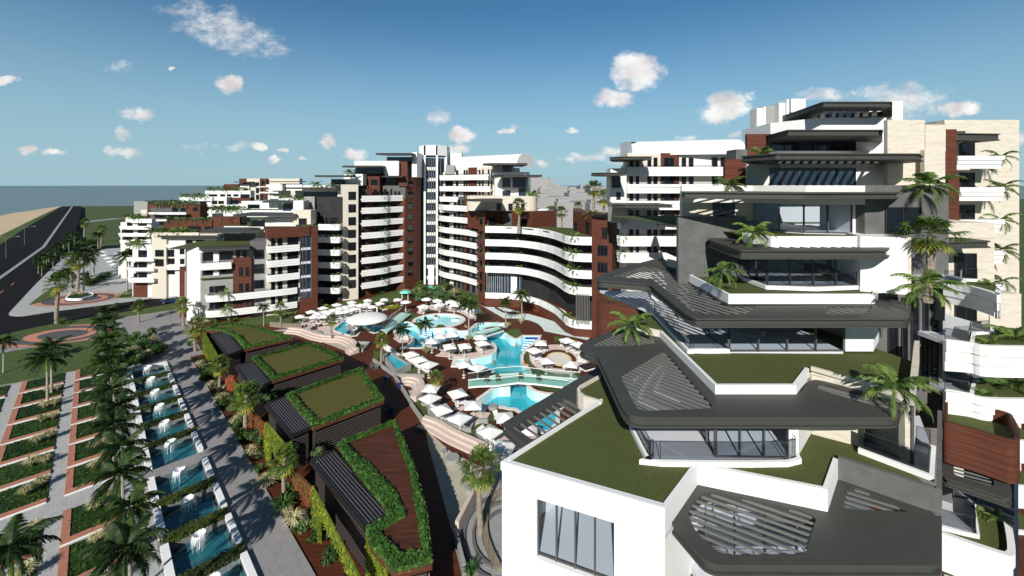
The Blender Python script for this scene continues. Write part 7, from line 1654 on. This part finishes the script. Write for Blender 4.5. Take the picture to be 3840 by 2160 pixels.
# ================= car, street lamps
b=G(D('z1',1300,1078)); t=thing('parked_car','dark blue saloon car driving on the side road by the wood box corner','car',(*b,0)); ca=R(10)
carm=M('car_paint',(.01,.025,.06),.2,.1,1,spec=.8)
def tr(x,y): return (b[0]+x*math.cos(ca)-y*math.sin(ca),b[1]+x*math.sin(ca)+y*math.cos(ca))
prof=[(-2.35,.35),(-2.4,.75),(-2.2,.95),(-1.5,1.0),(-.8,1.42),(.6,1.45),(1.35,1.05),(2.25,.9),(2.4,.6),(2.35,.35)]
mb=MB()
for (x0,z0),(x1,z1_) in zip(prof,prof[1:]+prof[:1]): mb.face([(*tr(x0,-.9),z0),(*tr(x1,-.9),z1_),(*tr(x1,.9),z1_),(*tr(x0,.9),z0)])
mb.face([(*tr(x,-.9),z) for x,z in reversed(prof)]); mb.face([(*tr(x,.9),z) for x,z in prof]); mb.build('body',carm,t)
for pts in (((-1.35,1.03),(-.75,1.36),(-.1,1.38),(-.1,1.03)),((0,1.03),(0,1.38),(.55,1.38),(1.2,1.04))):
    for sy in (-.92,.92): mb=MB(); q=[(*tr(x,sy),z) for x,z in pts]; mb.face(q if sy<0 else list(reversed(q))); mb.build('side_window',glassd,t)
mb=MB(); mb.face([(*tr(.65,-.8),1.46),(*tr(1.33,-.8),1.1),(*tr(1.33,.8),1.1),(*tr(.65,.8),1.46)]); mb.build('windscreen',glassd,t)
for x in (-1.45,1.45):
    for sy in (-.85,.85):
        w_=MB().tube([(*tr(x,sy-.12),.34),(*tr(x,sy+.12),.34)],.34,16).build('wheel',black,t); MB().tube([(*tr(x,sy-.13),.34),(*tr(x,sy+.13),.34)],.2,10).build('rim',slatm,w_)
for sy in (-.65,.65): MB().box(*tr(-2.38,sy),.68,.08,.35,.14,ca).build('headlight',white,t)
for i,(x,yb,yt,lab) in enumerate(((45,740,582,'nearest double armed street lamp on the big road'),(185,640,505,'second double armed street lamp on the big road'))):
    b=G(D('z1',x,yb)); h=31-(D('z1',x,yt)[1]-HY)*b[1]/F; t=thing('street_lamp',lab,'street lamp',(*b,0))
    MB().tube([(*b,0),(*b,h)],[.14,.08],6).build('pole',slatm,t)
    for s_ in (-1,1): MB().tube([(b[0],b[1],h-.6),(b[0]+s_*2,b[1]+.3*s_,h),(b[0]+s_*4.2,b[1]+.6*s_,h+.25)],.07,5).build('arm',slatm,t); MB().box(b[0]+s_*4.6,b[1]+.65*s_,h+.15,1.1,.35,.18).build('lamp_head',citym,t)
S('road_dashes',MB().prism(GL('z1',.01,80,945,105,925,108,928,83,949),.004,.012).prism(GL('z1',.01,0,1000,25,982,28,986,0,1006),.004,.012),terraf)
# ================= people in the pool
def person(tg,x,y,zf,rot,lab,pose='stand',shorts=(.05,.25,.08),h=1.72):
    b=G(D(tg,x,y),zf); t=thing('person',lab,'person',(b[0],b[1],zf),rot=rot)
    if pose=='stand': J={'pel':(0,0,.92,.13),'wa':(0,-.01,1.08,.115),'ch':(0,0,1.3,.15),'ne':(0,0,1.48,.06),'he':(0,-.02,1.57,.085),'ht':(0,-.01,1.68,.075),
        'hl':(-.1,0,.88,.1),'kl':(-.13,-.06,.48,.065),'al':(-.14,.02,.08,.045),'tl':(-.15,-.14,.03,.04),'hr':(.1,0,.88,.1),'kr':(.15,.05,.48,.065),'ar':(.2,.1,.08,.045),'tr':(.22,-.05,.03,.04),
        'sl':(-.19,0,1.41,.065),'el':(-.42,-.1,1.3,.045),'wl':(-.62,-.25,1.32,.03),'fl':(-.7,-.32,1.33,.03),'sr':(.19,0,1.41,.065),'er':(.42,-.12,1.34,.045),'wr':(.62,-.3,1.4,.03),'fr':(.7,-.36,1.42,.03)}
    else: J={'pel':(0,0,.14,.14),'wa':(0,.08,.3,.12),'ch':(0,.12,.52,.15),'ne':(0,.14,.7,.06),'he':(0,.12,.79,.085),'ht':(0,.12,.9,.075),
        'hl':(-.1,-.05,.13,.1),'kl':(-.14,-.45,.28,.065),'al':(-.15,-.8,.05,.045),'tl':(-.15,-.95,.06,.04),'hr':(.1,-.05,.13,.1),'kr':(.14,-.48,.2,.065),'ar':(.16,-.9,.05,.045),'tr':(.16,-1.02,.06,.04),
        'sl':(-.19,.12,.62,.065),'el':(-.3,.28,.38,.045),'wl':(-.3,.38,.12,.03),'fl':(-.3,.44,.05,.03),'sr':(.19,.12,.62,.065),'er':(.3,.28,.38,.045),'wr':(.3,.38,.12,.03),'fr':(.3,.44,.05,.03)}
    E=[('pel','wa'),('wa','ch'),('ch','ne'),('ne','he'),('he','ht'),('pel','hl'),('hl','kl'),('kl','al'),('al','tl'),('pel','hr'),('hr','kr'),('kr','ar'),('ar','tr'),('ch','sl'),('sl','el'),('el','wl'),('wl','fl'),('ch','sr'),('sr','er'),('er','wr'),('wr','fr')]
    ks=list(J); me=bpy.data.meshes.new('body'); me.from_pydata([J[k][:3] for k in ks],[(ks.index(a),ks.index(c)) for a,c in E],[]); me.materials.append(skin)
    o=bpy.data.objects.new('body',me); COL.objects.link(o); o.parent=t; md=o.modifiers.new('skin','SKIN'); sv=me.skin_vertices[0].data
    for i,k in enumerate(ks): sv[i].radius=(J[k][3],)*2; sv[i].use_root=(k=='pel')
    s2=o.modifiers.new('sub','SUBSURF'); s2.levels=1; s2.render_levels=1
    sm_=M('swimwear',shorts,.7,.05,3); ORG[t]=Vector((0,0,0)); pz=J['pel']; ch=J['he']
    MB().tube([(pz[0],pz[1],pz[2]+.08),(pz[0],pz[1],pz[2]-.1)],[.175,.19],12).build('swim_shorts',sm_,t)
    MB().lathe([(.098,ch[2]+.0),(.105,ch[2]+.06),(.09,ch[2]+.13),(.04,ch[2]+.17),(0,ch[2]+.18)],ch[0],ch[1]+.02,12).build('hair',hair,t)
person('p4',410,850,-2.3,.6,'swimmer in green shorts standing in the lagoon beside the blue steps',shorts=(.05,.25,.08))
person('p3',2425,790,-2.3,1.2,'swimmer in orange swimwear standing in the lagoon near the long footbridge',shorts=(.5,.15,.04))
person('p2',385,1160,-2.3,.3,'left swimmer of the pair below the round pool, in red swimwear',shorts=(.5,.04,.04))
person('p2',440,1150,-2.3,-.5,'right swimmer of the pair below the round pool, in green shorts',shorts=(.05,.3,.2))
person('p4',575,1120,.1,1.0,'person in red swimwear sitting on the pale lagoon edge',pose='sit',shorts=(.5,.05,.04))
person('p2',1330,905,.1,1.4,'person sitting on the wood deck beside the round pool','sit',(.5,.4,.2))
